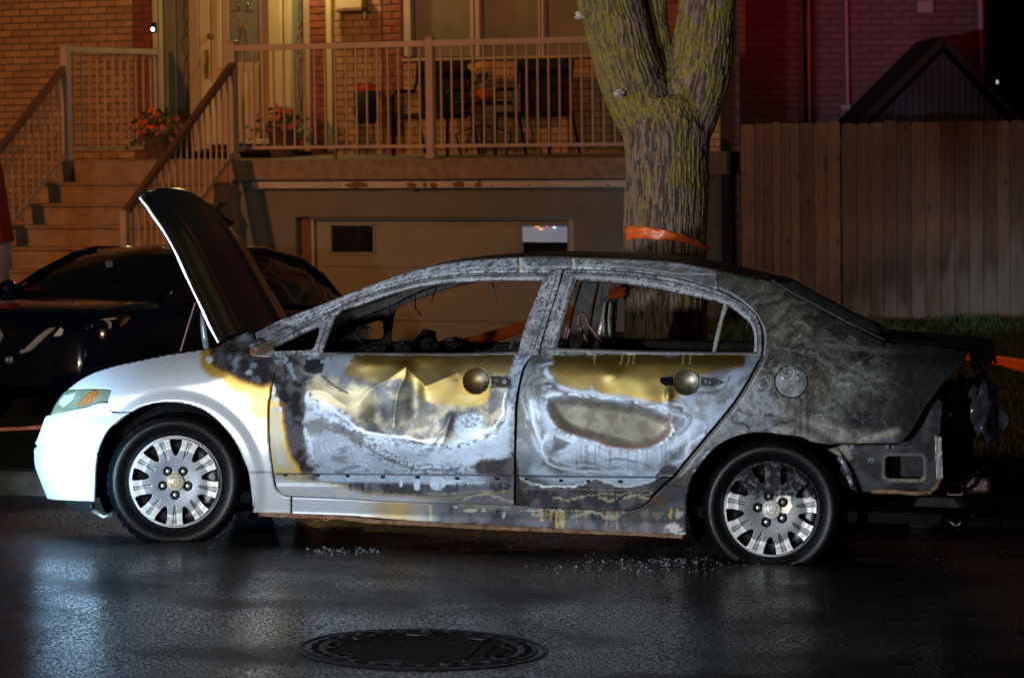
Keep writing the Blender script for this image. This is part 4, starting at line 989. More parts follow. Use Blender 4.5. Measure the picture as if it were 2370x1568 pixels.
# ---------------------------------------------------------------- caution tape
def ribbon(name, pts, label, wpx=None, sag=0, m=None, fold=1):
    # pts: world points with width
    P_ = [Vector(p[:3]) for p in pts]; W_ = [p[3] for p in pts]; Tw = [p[4] if len(p) > 4 else 0 for p in pts]
    V = []; F = []; cnt = 0; K = 5
    sub = []
    for i in range(len(P_)-1):
        nn = max(2, int((P_[i+1]-P_[i]).length/.04))
        for k in range(nn): sub.append((i, k/nn))
    sub.append((len(P_)-2, 1.0))
    for (i, t) in sub:
        p = P_[i].lerp(P_[i+1], t); w = W_[i]*(1-t)+W_[i+1]*t; tw = Tw[i]*(1-t)+Tw[i+1]*t; d = (P_[i+1]-P_[i]).normalized()
        up = (Vector((0, 0, 1))-d*d.z).normalized(); out = d.cross(up)
        for k in range(K):
            q = (k/(K-1)-.5)*w; rip = .006*sin(k*2.3+len(V)*.13)*fold
            V.append(p+up*q*cos(tw)+out*(q*sin(tw)+rip))
    for i in range(len(sub)-1):
        for k in range(K-1): F.append((i*K+k, (i+1)*K+k, (i+1)*K+k+1, i*K+k+1))
    o = obj(name, V, F, M['tape'], smooth=True)
    md = o.modifiers.new('th', 'SOLIDIFY'); md.thickness = .0015
    return tag(o, label, 'tape', 'orange barrier tape')
# around the trunk
V = []; rT = 101*s; cx_, cy_ = tp(1541, 540)[0], YT
pts = []
for a in np.linspace(200, 345, 30):
    th = R(a); x = cx_+rT*cos(th); y = cy_+rT*sin(th); t = (a-200)/145
    px = 1437+(1640-1437)*((cos(th)-cos(R(200)))/(cos(R(345))-cos(R(200))))
    py = np.interp(px, [1437, 1470, 1520, 1560, 1600, 1640], [540, 537, 543, 548, 560, 578]); w = np.interp(px, [1437, 1520, 1560, 1640], [31, 25, 17, 13])*s
    pts.append((x, y, wp(px, py, y).z, w, 0))
ribbon('tape', pts, 'crumpled orange tape tied round the trunk above the car roof')
g_ = Vector(tp(1430, 676, -.1))
ribbon('tape', [(*tp(1450, 668, -.15), .075, 0), (*wp(1310, 728, 18.6), .07, .1), (*wp(1075, 798, 18.3), .07, 0), (*wp(700, 925, 18.0), .045, .3), (*wp(60, 991, 17.9), .022, .2), (*wp(-300, 1003, 17.9), .022, 0)], 'long orange tape strung from the tree, seen through the front window of the burnt car')
ribbon('tape', [(*tp(1640, 870, .1), .05, 0), (*wp(1860, 822, 18.9), .045, 0), (*wp(2060, 786, 19.2), .045, 0), (*wp(2289, 832, 19.4), .06, 0), (*wp(2372, 846, 19.6), .075, 0), (*wp(2600, 890, 20), .065, 0)], 'orange tape running low over the lawn at the right of the burnt car')
# ---------------------------------------------------------------- dark blue parked car on the sloping drive
sa = R(27); e_l = np.array([sin(sa), cos(sa), -.095]); e_l /= np.linalg.norm(e_l); e_x = np.array([cos(sa), -sin(sa), 0]); e_z = np.cross(e_x, e_l)
o_ = wp(-2, 776, 24.4); SF = Frame((o_.x, o_.y, o_.z-.67), e_x, e_l, e_z)
suv = empty('parked_car', None, 'glossy dark blue parked car on the garage drive, half hidden behind the raised bonnet', 'car', mw=SF.M)
def loft(name, st, m, parent, smooth=True, caps=True, sub=1):
    V = []; F = []; n = len(st[0])
    for s_ in st: V += s_
    for i in range(len(st)-1):
        for k in range(n-1): F.append((i*n+k, i*n+k+1, (i+1)*n+k+1, (i+1)*n+k))
    if caps: F += [tuple(range(n-1, -1, -1)), tuple(range((len(st)-1)*n, len(st)*n))]
    o = obj(name, V, F, m, parent, smooth)
    if sub: md = o.modifiers.new('s', 'SUBSURF'); md.levels = sub; md.render_levels = sub
    return o
def sec(l, w, zb, zt, cr=.03, sh=.1):
    P_ = [(w*.9, zb), (w*.99, zb+.12), (w, (zb+zt)/2), (w*.975, zt-sh), (w*.9, zt-.02), (w*.6, zt+cr*.6), (0, zt+cr)]
    return [(x, l, z) for x, z in P_]+[(-x, l, z) for x, z in P_[-2::-1]]
loft('body', [sec(.0, .52, .3, .72, .0, .06), sec(.03, .64, .24, .80, .01), sec(.14, .78, .2, .86, .02), sec(.35, .86, .2, .90, .03), sec(.7, .9, .2, .95, .04), sec(1.2, .91, .2, 1.0, .04), sec(2.0, .91, .2, 1.02, .03), sec(3.2, .91, .22, 1.05, .03), sec(3.9, .88, .24, 1.06, .02), sec(4.25, .8, .3, 1.0, 0), sec(4.33, .7, .35, .9, 0)], M['navy'], suv)
def gs(l, w0, w1, z0, z1): 
    P_ = [(w0, z0), (w0*.6+w1*.4, z0*.6+z1*.4), (w1, z1-.04), (w1*.85, z1-.005), (0, z1+.03)]
    return [(x, l, z) for x, z in P_]+[(-x, l, z) for x, z in P_[-2::-1]]
loft('window_glass', [gs(.98, .76, .72, .95, .985), gs(1.15, .80, .73, .96, 1.075), gs(1.4, .83, .71, 1.0, 1.205), gs(1.7, .83, .68, 1.0, 1.34), gs(2.0, .83, .66, 1.0, 1.43), gs(2.6, .83, .66, 1.02, 1.47), gs(3.2, .82, .65, 1.04, 1.43), gs(3.6, .79, .64, 1.05, 1.31), gs(4.0, .74, .64, 1.05, 1.08)], M['glassback'], suv, sub=0)
loft('roof', [gs(l, a, b, z0, z1) for l, a, b, z0, z1 in ((1.9, .66, .63, 1.36, 1.405), (2.0, .66, .635, 1.38, 1.437), (2.6, .66, .64, 1.4, 1.478), (3.2, .65, .63, 1.36, 1.437), (3.5, .62, .6, 1.3, 1.355))], M['navy'], suv)
for sx in (-1, 1):
    G().tube([(sx*.745, 1.0, .985), (sx*.69, 1.4, 1.2), (sx*.655, 1.8, 1.36), (sx*.64, 2.1, 1.43), (sx*.64, 2.6, 1.46), (sx*.63, 3.2, 1.42), (sx*.62, 3.6, 1.3), (sx*.66, 3.95, 1.08)], .028, 8).o('pillar', M['navy'], suv, True)
    G().tube([(sx*.83, 2.35, 1.0), (sx*.655, 2.4, 1.44)], .025, 6).o('pillar', M['trim'], suv)
    G().lathe([(0, 0), (.06, .0), (.09, .06), (.08, .12), (0, .14)], (sx*1.0, 1.35, 1.06), 'y', 14).o('door_mirror', M['navy'], suv, True)
    G().lathe([(0, -.02), (.2, -.02), (.32, 0), (.33, .1), (.32, .2), (0, .2)], (sx*.8, .95, .33), 'y', 24)
    for l in (.85, 3.45):
        g = G(); V = []; pr = [(0, 0), (.2, 0), (.2, .02), (.3, .015), (.33, -.03), (.33, -.18), (.2, -.2), (0, -.2)]
        for (r_, h) in pr:
            for k in range(28): th = 2*pi*k/28; V.append((sx*(.9+h), l+r_*cos(th), .33+r_*sin(th)))
        g.add(V, [(i*28+k, i*28+(k+1) % 28, (i+1)*28+(k+1) % 28, (i+1)*28+k) for i in range(7) for k in range(28)]); g.o('wheel', M['tyre'], suv, True)
def sY(px): return float(np.interp(px, [-60, 60, 130, 200, 300, 340], [-.03, .0, .05, .17, .42, .6]))
def sP(px, py, dy=0): Y = sY(px)+dy; X, Z = SF.pix(px, py, Y); return Vector((float(X), Y, float(Z)))
def spoly(name, pts, m, par, th=.03, dy=-.03):
    f = [sP(a, b, dy) for a, b in pts]; bk = [p+Vector((0, th, 0)) for p in f]; n = len(f)
    return obj(name, f+bk, [tuple(range(n-1, -1, -1)), tuple(range(n, 2*n))]+[(k, (k+1) % n, (k+1) % n+n, k+n) for k in range(n)], m, par)
hl = spoly('headlight', [(118, 782), (150, 757), (200, 744), (262, 731), (300, 728), (284, 752), (262, 767), (190, 775)], M['trim'], suv, .06, -.035)
M['bright'] = simple('lamp_reflector', (.95, .94, .9), .3)
spoly('reflector', [(123, 778), (140, 757), (158, 775)], M['bright'], hl, .02, -.06)
for (px, py, q) in ((208, 757, .022), (248, 752, .026)):
    c = sP(px, py, -.06); G().lathe([(q*1.3, .01), (q*1.25, -.012), (q*.9, -.006), (q*.55, -.0), (0, .008)], tuple(c), 'y', 16).o('lamp_unit', M['bright'], hl, True)
spoly('lamp_bezel', [(205, 742), (266, 735), (266, 738), (205, 745)], M['bright'], hl, .02, -.06)
spoly('indicator', [(276, 757), (284, 740), (300, 733), (290, 748)], M['amber'], hl, .02, -.06)
gr = spoly('grille', [(-70, 745), (118, 765), (52, 830), (-70, 850)], M['trim'], suv, .05, -.03)
for yy in range(772, 846, 9): 
    a = sP(-60, yy-4, -.045); b = sP(min(110, 110-(yy-768)*.75), yy, -.045); G().bar(a, b, .01, .008).o('grille_bar', M['navy'], gr)
spoly('chrome_strip', [(44, 812), (58, 806), (88, 777), (112, 760), (124, 757), (118, 764), (94, 786), (66, 812), (50, 818)], M['bright'], suv, .03, -.07)
g = G(); c = sP(-12, 777, -.09)
g.V = []; rs = []
for k in range(32): th = 2*pi*k/32; rs.append(c+Vector((cos(th)*.06, 0, sin(th)*.06)))
g.tube(rs+[rs[0]], .008, 8, cap=False).o('emblem', M['chrome'], suv, True)
G().box(c.x-.075, c.x+.075, c.y-.006, c.y+.006, c.z-.012, c.z+.012, .003).o('emblem_bar', M['chrome'], suv)
for (px, py, q) in ((177, 842, .03), (20, 832, .02)):
    c = sP(px, py, -.08); G().lathe([(q*1.4, .02), (q*1.3, -.01), (q, 0), (0, .006)], tuple(c), 'y', 16).o('fog_lamp', M['chrome'], suv, True)
spoly('bumper_vent', [(95, 830), (115, 832), (120, 848), (108, 845)], M['trim'], suv, .03, -.07)
spoly('parking_sticker', [(243, 604), (259, 603), (261, 617), (246, 620)], M['palegrey'], suv, .002, .92)
c = Vector((-.0, 1.75, 1.27)); G().box(c.x-.11, c.x+.11, c.y, c.y+.03, c.z-.03, c.z+.03, .01).o('inner_mirror', M['trim'], suv)

# ================================================================ the burnt car
car = empty('burnt_car', None, 'burnt-out silver saloon with raised bonnet, scorched doors and missing rear bumper at the kerb', 'car', mw=CF.M)
WC = 1.74; S0 = -.30
ZTF = None
def cz(px, py, Y): X, Z = CF.pix(px, py, Y); return float(X), float(Z)
ft = [cz(a, b, .10) for a, b in ((150, 905), (180, 882), (217, 862), (267, 846), (330, 832), (393, 819), (493, 803), (560, 775), (600, 760))]
FTX = np.array([p[0] for p in ft]); FTZ = np.array([p[1] for p in ft])
rt = [cz(a, b, .12) for a, b in ((1700, 635), (1783, 650), (1833, 679), (1908, 719), (1969, 752), (2050, 789), (2150, 797), (2241, 812))]
RTX = np.array([p[0] for p in rt]); RTZ = np.array([p[1] for p in rt])
WHX = [0.0, cz(1786, 1178, .0)[0]]; WHZ = [cz(405, 1114, 0)[1], cz(1786, 1178, 0)[1]]; WHX[0] = cz(405, 1114, 0)[0]
ZB = .90
def inset(X, z):
    Y = .075*np.clip((.52-z)/.36, 0, 1)**2+.03*np.clip((z-.62)/.3, 0, 1.2)**2
    w = .022; sp_ = w*np.log1p(np.exp(np.clip((z-ZB-.0*X)/w, -30, 30)))
    Y = Y+sp_*.46+1.3*np.clip(z-1.27, 0, 1)**2
    t = np.clip((z-(np.interp(X, FTX, FTZ)-.17))/.17, 0, 1.12); k = 1-sst(.35, .75, X); Y = Y+.15*t**2.0*k
    t = np.clip((z-(np.interp(X, RTX, RTZ)-.10))/.10, 0, 1.15); k = sst(2.3, 2.9, X); Y = Y+.06*t**2.4*k
    Y = Y+.10*np.clip((X-2.95)/.65, 0, 2)**2
    # character line
    for wx, wz, r0_ in ((WHX[0], WHZ[0], .375), (WHX[1], WHZ[1], .37)):
        r_ = np.hypot(X-wx, z-wz); Y = Y-.020*(1-sst(r0_, r0_+.055, r_))*(z > .1)*(1-sst(.9, 1.1, z))
    return Y
BR = .80
def surf(s_, z):
    s_ = np.asarray(s_, float); z = np.asarray(z, float)
    X = np.maximum(s_, S0); Y = inset(X, z); th = np.clip((S0-s_)/1.3*pi/2, 0, pi/2)
    a = .575-.60*np.clip(z-.52, 0, 1)-.8*np.clip(z-.66, 0, 1)**1.3-.35*np.clip(.30-z, 0, 1)-.02*np.exp(-((z-.40)/.012)**2)
    X = X-a*np.sin(th); Y = Y+BR*(1-np.cos(th))
    return X, Y, z
ts_, tz_ = np.meshgrid(np.arange(-1.5, 3.75, .012), np.arange(.06, 1.44, .012), indexing='ij')
_X, _Y, _Z = surf(ts_, tz_); TPX, TPY = CF.proj(_X, _Y, _Z)
J = (np.gradient(TPX, axis=0)*np.gradient(TPY, axis=1)-np.gradient(TPX, axis=1)*np.gradient(TPY, axis=0))
okf = J < -1e-3
TS, TZ, TX_, TY_ = ts_[okf], tz_[okf], TPX[okf], TPY[okf]
def px2s(P, off=0):
    P = np.asarray(P, float); out = []
    for (x, y) in P:
        i = np.argmin((TX_-x)**2+(TY_-y)**2); s_, z = TS[i], TZ[i]
        for _ in range(4):
            q = np.array([s_, s_+.002, s_]); r_ = np.array([z, z, z+.002]); X, Y, Z = surf(q, r_); a, b = CF.proj(X, Y, Z)
            Jm = np.array([[(a[1]-a[0])/.002, (a[2]-a[0])/.002], [(b[1]-b[0])/.002, (b[2]-b[0])/.002]])
            try: d = np.linalg.solve(Jm, [x-a[0], y-b[0]])
            except Exception: break
            if np.abs(d).max() > .04: d = d*.04/np.abs(d).max()
            s_ += d[0]; z += d[1]
        out.append((s_, z))
    return np.array(out)
def normals(s_, z):
    e = .003; X0, Y0, Z0 = surf(s_-e, z); X1, Y1, Z1 = surf(s_+e, z); a = np.stack([X1-X0, Y1-Y0, Z1-Z0], 1)
    X0, Y0, Z0 = surf(s_, z-e); X1, Y1, Z1 = surf(s_, z+e); b = np.stack([X1-X0, Y1-Y0, Z1-Z0], 1)
    n = np.cross(a, b); return n/np.linalg.norm(n, axis=1)[:, None]
NEAR = {}
def panel(name, outer, holes=(), step=.007, off=0.0, disp=None, paint=None, skirt=.022, m=None, parent=car, mirror=False, smoothpoly=True, label=None):
    loops = [px2s(catmull(outer, 5))]+[px2s(catmull(h, 5)) for h in holes]
    s_, z, Q = grid_fill(loops, step)
    X, Y, Z = surf(s_, z); n = normals(s_, z)
    px, py = CF.proj(X, Y, Z)
    d = np.full(X.shape, off, float)
    if disp is not None: d = d-disp(px, py)          # disp>0 = dented inwards
    P_ = np.stack([X, Y, Z], 1)+n*(d)[:, None]
    nV = len(P_); bE = boundary_edges(Q)
    F = [tuple(q) for q in Q]; V = P_
    if skirt:
        ids = np.unique(bE); mp = {int(v): nV+i for i, v in enumerate(ids)}
        V = np.vstack([P_, P_[ids]-n[ids]*skirt])
        F += [(int(b), int(a), mp[int(a)], mp[int(b)]) for a, b in bE]
    F2 = []
    for f in F:
        F2.append(f)
    o = obj(name, V, F2, m or M['body'], parent, True)
    if paint is not None:
        C, Sf = paint(px, py, X, Y, Z)
        if skirt:
            C = np.vstack([C, C[ids]*.15]); Sf = np.vstack([Sf, Sf[ids]])
        setcol(o, C, Sf)
    if label: o['label'] = label
    if mirror:
        Vm = V.copy(); Vm[:, 1] = WC-Vm[:, 1]
        o2 = obj(name, Vm, [f[::-1] for f in F2], m or M['body'], parent, True)
        Cm = np.tile(np.array([[.07, .065, .058]]) if name != 'quarter_panel' else np.array([[.02, .016, .014]]), (len(Vm), 1))*(.5+fbm(Vm[:, 0]*30, Vm[:, 2]*30, 0, 3, 5))[:, None]
        setcol(o2, Cm, np.tile(np.array([[.75, .1, .6]]), (len(Vm), 1)))
    return o
# ---- colours of burnt steel
ASH = np.array([.50, .62, .76]); ASH2 = np.array([.22, .27, .34]); MID = np.array([.085, .09, .092]); DRK = np.array([.013, .0125, .014])
GLD = np.array([.25, .185, .05]); TAN = np.array([.185, .17, .125]); CRM = np.array([.72, .62, .36]); YEL = np.array([.72, .42, .05]); BRN = np.array([.13, .06, .018])
WHT = np.array([.74, .76, .80]); RUS = np.array([.2, .08, .03])
class Paint:
    def __init__(s, px, py):
        s.x = px; s.y = py; n = len(px); s.C = np.zeros((n, 3)); s.S = np.tile(np.array([[.55, .2, .6]]), (n, 1))
        s.w1 = (fbm(px/38, py/38, 0, 4, 3)-.5); s.w2 = (fbm(px/38+50, py/38+9, 0, 4, 4)-.5); s.f = fbm(px/7, py/7, 0, 4, 8); s.g = fbm(px/3.2, py/3.2, 0, 2, 21); s.m = fbm(px/22, py/22, 0, 4, 12)
    def lay(s, mask, c, rough=None, metal=None, bump=None):
        mk = np.clip(mask, 0, 1)[:, None]; s.C = s.C*(1-mk)+np.asarray(c)*mk
        for i, v in enumerate((rough, metal, bump)):
            if v is not None: s.S[:, i] = s.S[:, i]*(1-mk[:, 0])+v*mk[:, 0]
        return s
    def poly(s, P, soft=8, warp=22, fw=3):
        x = s.x+s.w1*warp*2+(s.f-.5)*fw*2; y = s.y+s.w2*warp*2+(s.g-.5)*fw
        return sdf(x, y, catmull(P, 14))
    def region(s, P, c, soft=8, warp=22, fw=3, rough=None, metal=None, bump=None, amt=1):
        d = s.poly(P, soft, warp, fw); s.lay((1-sst(-soft, soft, d))*amt, c, rough, metal, bump); return d
    def line(s, P, w, c, warp=3, amt=1, soft=None, **k):
        d = dline(s.x+s.w1*warp*2, s.y+s.w2*warp*2, catmull(P, 8, False)); s.lay((1-sst(w*.5-(soft or 1), w*.5+(soft or 1.2), d))*amt, c, **k); return d
    def out(s): return s.C.clip(0, 1), s.S.clip(0, 1)
def mottle(p, a, b, t, lo=.35, hi=.65): 
    k = sst(lo, hi, t)[:, None]; return np.asarray(a)*(1-k)+np.asarray(b)*k
def drips(p, x0, x1, y0, seed, dens=9, L=50):
    h = fbm(p.x/4.2, p.x*0+seed, 0, 2, seed); ln = y0+L*(fbm(p.x/9, p.x*0+3, 0, 2, seed+2)-.2)*1.6
    return sst(.52, .66, h)*(p.y > y0)*(1-sst(ln-10, ln+6, p.y))*(p.x > x0)*(p.x < x1)

CHARPOLY = [(470, 740), (489, 815), (492, 842), (504, 852), (540, 868), (575, 886), (600, 893), (628, 889), (648, 872), (700, 850), (720, 740)]
def paint_fender(px, py, X, Y, Z):
    p = Paint(px, py); p.C[:] = WHT; p.S[:] = (.32, .25, .05)
    d = sdf(px+p.w1*16+(p.f-.5)*8, py+p.w2*16+(p.g-.5)*4, catmull(CHARPOLY, 12))
    down = sst(800, 900, py); R_ = 24+70*sst(500, 600, px)*sst(830, 920, py)
    R_ = R_+55*sst(560, 620, px); R_ = R_*1.35; yel = (1-sst(12, R_, d))*(.65+.35*sst(.3, .6, p.m))*(1-sst(965, 1040, py))
    p.lay(np.minimum(1, yel*1.35), np.array([.50, .31, .045])); p.lay((1-sst(0, 15, d))*.9, YEL*.8, rough=.5); p.lay(1-sst(-3, 7, d), BRN, rough=.6)
    p.lay(1-sst(-9, 1, d), mottle(p, DRK, (.09, .085, .09), p.m, .42, .75), rough=.85, metal=0, bump=.8)
    t = sst(.56, .68, fbm(px/16, py/16, 0, 4, 77))*(d < -6)*sst(505, 560, px)*(1-sst(815, 870, py)*.6)
    p.lay(t*.8, ASH2*1.3, rough=.7)
    # lifted white flakes
    for (cx, cy, r_) in ((484, 832, 9), (577, 860, 7), (575, 880, 6)):
        dd = np.hypot(px-cx, py-cy)+ (p.f-.5)*14; p.lay((1-sst(r_-3, r_, dd)), (.8, .8, .78) if cx < 500 else ASH2*1.3, rough=.6)
    p.lay(sst(.70, .75, p.g)*(py < 900)*(px > 300)*.12, (.2, .15, .1))
    p.line([(258, 953), (303, 953)], 1.6, (.1, .1, .1), warp=0)
    for yy in (1090, 1096): p.line([(580, yy+1), (632, yy+3)], 1.8, (.2, .22, .25), warp=0)
    return p.out()
def paint_bumper(px, py, X, Y, Z):
    p = Paint(px, py); p.C[:] = WHT; p.S[:] = (.3, .25, .03)
    p.line([(150, 1080), (190, 1082), (222, 1083)], 2.5, (.45, .47, .5), warp=0, soft=2)
    p.lay(sst(.66, .74, p.f)*.1, (.3, .3, .28))
    return p.out()
FD_GOLD = [(771, 815), (1189, 815), (1182, 862), (1135, 871), (1132, 920), (1117, 949), (1070, 938), (1008, 930), (960, 905), (930, 884), (870, 881), (812, 868), (786, 858), (775, 836)]
FD_ASH = [(703, 912), (745, 932), (800, 965), (850, 1000), (905, 1012), (985, 1030), (1070, 1028), (1120, 1015), (1160, 985), (1176, 930), (1183, 890), (1192, 850), (1192, 960), (1190, 1050), (1150, 1085), (1100, 1115), (1010, 1128), (900, 1132), (800, 1120), (735, 1096), (712, 1070), (698, 1030), (706, 975)]
FD_CHAR = [(625, 815), (771, 815), (776, 845), (748, 850), (720, 868), (698, 900), (706, 950), (703, 985), (698, 1036), (728, 1086), (700, 1092), (672, 1062), (656, 1010), (650, 950), (636, 925), (634, 890)]
def rivet_holes(p, L):
    for (x, y) in L: p.lay((np.abs(p.x-x) < 5)*(np.abs(p.y-y) < 3.2)*1.0, (.008, .008, .008), rough=.9)
HOLES_F = [(660, 1099.5), (735, 1100), (804, 1101), (885.5, 1103.5), (965.5, 1105), (1058, 1107), (1150, 1108)]
HOLES_R = [(1219, 1109), (1298, 1112), (1361, 1113.5), (1436, 1114.5)]
def frame_paint(p, msk, light=1.0):
    c = mottle(p, (.30, .31, .34), (.52, .54, .58), p.m, .3, .7)*light
    p.lay(msk, c, rough=.55, metal=.25, bump=.5)
    pit = sst(.60, .66, fbm(p.x/3.6, p.y/3.6, 0, 2, 91)+.30*(p.m-.5)); p.lay(pit*msk*.85, DRK*1.6, rough=.9, metal=0)
    blot = sst(.46, .66, fbm(p.x/30, p.y/24, 0, 3, 92)); p.lay(blot*msk*.6, np.array([.10, .10, .085]))
def paint_fdoor(px, py, X, Y, Z):
    p = Paint(px, py)
    p.C[:] = mottle(p, MID*1.0, TAN*1.15, p.m, .38, .62)*(.75+.5*p.f)[:, None]; p.S[:] = (.42, .55, .35)
    # dull grey-gold worked area with smoke
    p.lay(sst(.5, .62, fbm(px/30, py/22, 0, 4, 31))*.5, MID*.8, rough=.5)
    p.region([(706, 905), (740, 880), (790, 900), (850, 895), (870, 925), (820, 960), (760, 945)], np.array([.5, .44, .26]), 14, 16, rough=.45, metal=.5, amt=.75)
    d = p.region(FD_ASH, ASH, 8, 16, 5, rough=.42, metal=.1, bump=.25)
    ins_ = 1-sst(-8, 0, d)
    p.lay(ins_*.72, ASH2*1.15)
    for P_, w, a_ in (([(712, 912), (745, 945), (790, 972), (850, 1003), (930, 1022), (1010, 1040)], 26, .9), ([(715, 1000), (712, 1040), (722, 1075), (735, 1095)], 16, .75), ([(1000, 1045), (1060, 1035), (1120, 1018), (1165, 975), (1180, 920), (1188, 860)], 34, .9), ([(960, 1082), (1040, 1072), (1110, 1060)], 30, .85), ([(760, 1060), (800, 1080), (900, 1098)], 16, .5)):
        p.line(P_, w, ASH*1.1, warp=9, amt=ins_*a_, soft=w*.38)
    fl2 = np.abs(((d*.8+fbm(px/46, py/30, 0, 3, 46)*70)/24) % 1-.5)*2; p.lay(ins_*(1-sst(0, .34, fl2))*sst(.4, .6, fbm(px/30, py/30, 0, 3, 47))*.5, (.62, .72, .88))
    p.region([(722, 1010), (760, 1000), (830, 1030), (880, 1062), (940, 1095), (930, 1125), (800, 1118), (738, 1096), (716, 1060)], ASH2*1.25, 12, 12, 4, amt=.85)
    p.region([(705, 985), (735, 968), (790, 985), (822, 1000), (850, 1022), (838, 1030), (800, 1010), (760, 1000), (715, 1005)], MID*.62, 5, 14, 7, amt=.85)
    near = 1-sst(6, 34, np.abs(d)); near2 = 1-sst(5, 26, dline(px, py, catmull([(800, 992), (850, 1030), (905, 1062), (975, 1085), (1070, 1082)], 8, False)))
    p.lay(ins_*np.clip(near*.75+near2, 0, 1)*sst(.50, .60, fbm(px/5.5, py/4.5, 0, 3, 43))*.8, MID*.55)
    p.lay(ins_*sst(.62, .72, fbm(px/34, py/13, 0, 4, 45))*.6, MID*.9)
    p.region([(990, 1020), (1060, 1010), (1150, 1000), (1180, 950), (1186, 1000), (1150, 1060), (1080, 1075), (1000, 1080)], ASH*1.12, 16, 14, 4, amt=.6)
    # flow lines following the pool of ash
    fl = np.abs(((d+p.w1*26)/13) % 1-.5)*2; p.lay(ins_*(1-sst(.0, .22, fl))*sst(.42, .6, p.m)*.55, (.66, .74, .88))
    p.lay((1-sst(1.5, 6, np.abs(d-2)))*sst(.42, .6, p.f)*.8, DRK*2.2)
    # inner teardrop outline
    dd = p.line([(820, 995), (811, 1008), (815, 1018), (838, 1012), (832, 1000)], 7, MID*.6, amt=.9)
    p.region([(812, 1000), (835, 996), (850, 1010), (832, 1019), (815, 1014)], (.12, .125, .14), 4, 4, amt=.85)
    p.line([(800, 990), (850, 1030), (900, 1062), (960, 1085), (1040, 1090)], 5, MID*.7, warp=6, amt=.75, soft=2.5)
    p.line([(745, 930), (800, 970), (860, 1003), (930, 1012), (1010, 1018)], 6, (.75, .80, .88), warp=8, amt=.65, soft=3)
    p.region([(1050, 1000), (1062, 958), (1082, 952), (1112, 960), (1118, 985), (1100, 1012), (1070, 1010)], ASH*.75, 5, 8, 6, amt=.8)
    p.lay((np.hypot((px-1088)/1.25, py-966) < 22+14*(p.f-.5))*sst(.45, .55, p.g)*.7, (.03, .035, .05))
    # gold heat tint
    d = p.region(FD_GOLD, GLD*.62, 7, 13, 4, rough=.33, metal=.65, bump=.25); k = 1-sst(-8, 2, d)
    p.lay(k*sst(.4, .65, fbm(px/50, py/12, 0, 3, 51))*.55, np.array([.17, .10, .012])); p.lay(k*sst(.55, .7, fbm(px/60, py/30, 0, 3, 52))*.35, np.array([.26, .21, .08]))
    p.lay(k*(1-sst(838, 858, py+14*p.w1))*.8, np.array([.10, .058, .008])); p.lay(k*sst(.5, .6, fbm(px/26, py/20, 0, 4, 53))*.35, np.array([.14, .12, .07]))
    # scorched left part
    d = p.region(FD_CHAR, mottle(p, DRK, (.10, .10, .11), p.m, .4, .66), 9, 16, 4, rough=.8, metal=0, bump=.9)
    p.lay((1-sst(-6, 0, d))*sst(.58, .68, fbm(px/15, py/17, 0, 4, 61))*(py < 880)*.85, ASH2*1.2)
    p.region([(772, 818), (820, 818), (800, 850), (782, 872), (752, 868), (745, 850), (765, 838)], ASH2, 5, 10, 5, amt=.75, rough=.7)
    p.lay((np.hypot((px-726)/1.3, py-846) < 17+12*(p.f-.5))*1.0, DRK*.6)
    p.line([(695, 852), (700, 862), (722, 868), (748, 866)], 5, (.2, .2, .2), amt=.8)
    p.line([(745, 868), (775, 893), (803, 908)], 4, DRK, amt=.9)
    # paint that survived at the front edge
    CREAM = [(622, 935), (640, 935), (650, 955), (656, 1000), (668, 1050), (690, 1092), (626, 1096), (620, 1000)]
    d = p.poly(CREAM, 4, 6, 3); p.lay((1-sst(0, 12, d)), YEL*.75, rough=.5); p.lay(1-sst(-7, 3, d), CRM*.62, rough=.4, metal=.1, bump=.1); p.lay(1-sst(-24, -10, d), (.40, .47, .44), rough=.4)
    for (cx, cy, a, b) in ((633, 903, 6, 16), (645, 948, 11, 8), (640, 925, 6, 8)):
        dd = np.hypot((px-cx)/a, (py-cy)/b)+(p.f-.5)*1.2; p.lay(1-sst(.75, .95, dd), (.72, .72, .70), rough=.6)
    p.line([(648, 925), (656, 938), (655, 955)], 5, RUS*1.5, amt=.8)
    # dark corner low right
    d = p.region([(1192, 1030), (1175, 1052), (1140, 1062), (1112, 1070), (1090, 1080), (1102, 1096), (1090, 1118), (1192, 1112)], mottle(p, (.045, .045, .05), (.12, .11, .11), p.m, .45, .7), 6, 12, 6, rough=.75, metal=0)
    p.region([(1196, 820), (1186, 900), (1184, 960), (1180, 1050), (1196, 1100)], MID*.9, 8, 9, 6, amt=.55)
    # right border pale curls
    p.region([(1190, 820), (1232, 820), (1214, 845), (1203, 880), (1194, 930), (1180, 935), (1170, 900), (1182, 862)], mottle(p, ASH2*.9, ASH*.8, p.f, .4, .6), 5, 8, 6, rough=.7, metal=.1)
    for o_ in (0, 9, 18): p.line([(1192-o_, 870), (1184-o_, 930), (1172-o_*1.4, 985), (1140-o_*2, 1015)], 3, (.5, .57, .68) if o_ != 9 else (.1, .1, .11), warp=10, amt=.7)
    # below the moulding line
    low = sst(1093, 1096, py-(px-640)*.006)
    edge = np.interp(px, [640, 700, 790, 850, 960, 1010, 1070, 1190], [1099, 1110, 1118, 1140, 1144, 1150, 1150, 1132])+(p.f-.5)*7
    p.lay(low*(px < 735), (.33, .28, .2), rough=.5, metal=.1, bump=.3); 
    p.lay(low*sst(690, 735, px), mottle(p, (.05, .052, .06), (.13, .14, .17), p.m, .35, .65), rough=.7, metal=.1)
    p.lay(low*sst(725, 745, px)*(1-sst(1100, 1145, px))*(1-sst(1112, 1120, py-(px-850)*.02*(px > 850)+6*(p.f-.5))), ASH*.8*(.7+.5*p.f[:, None]))
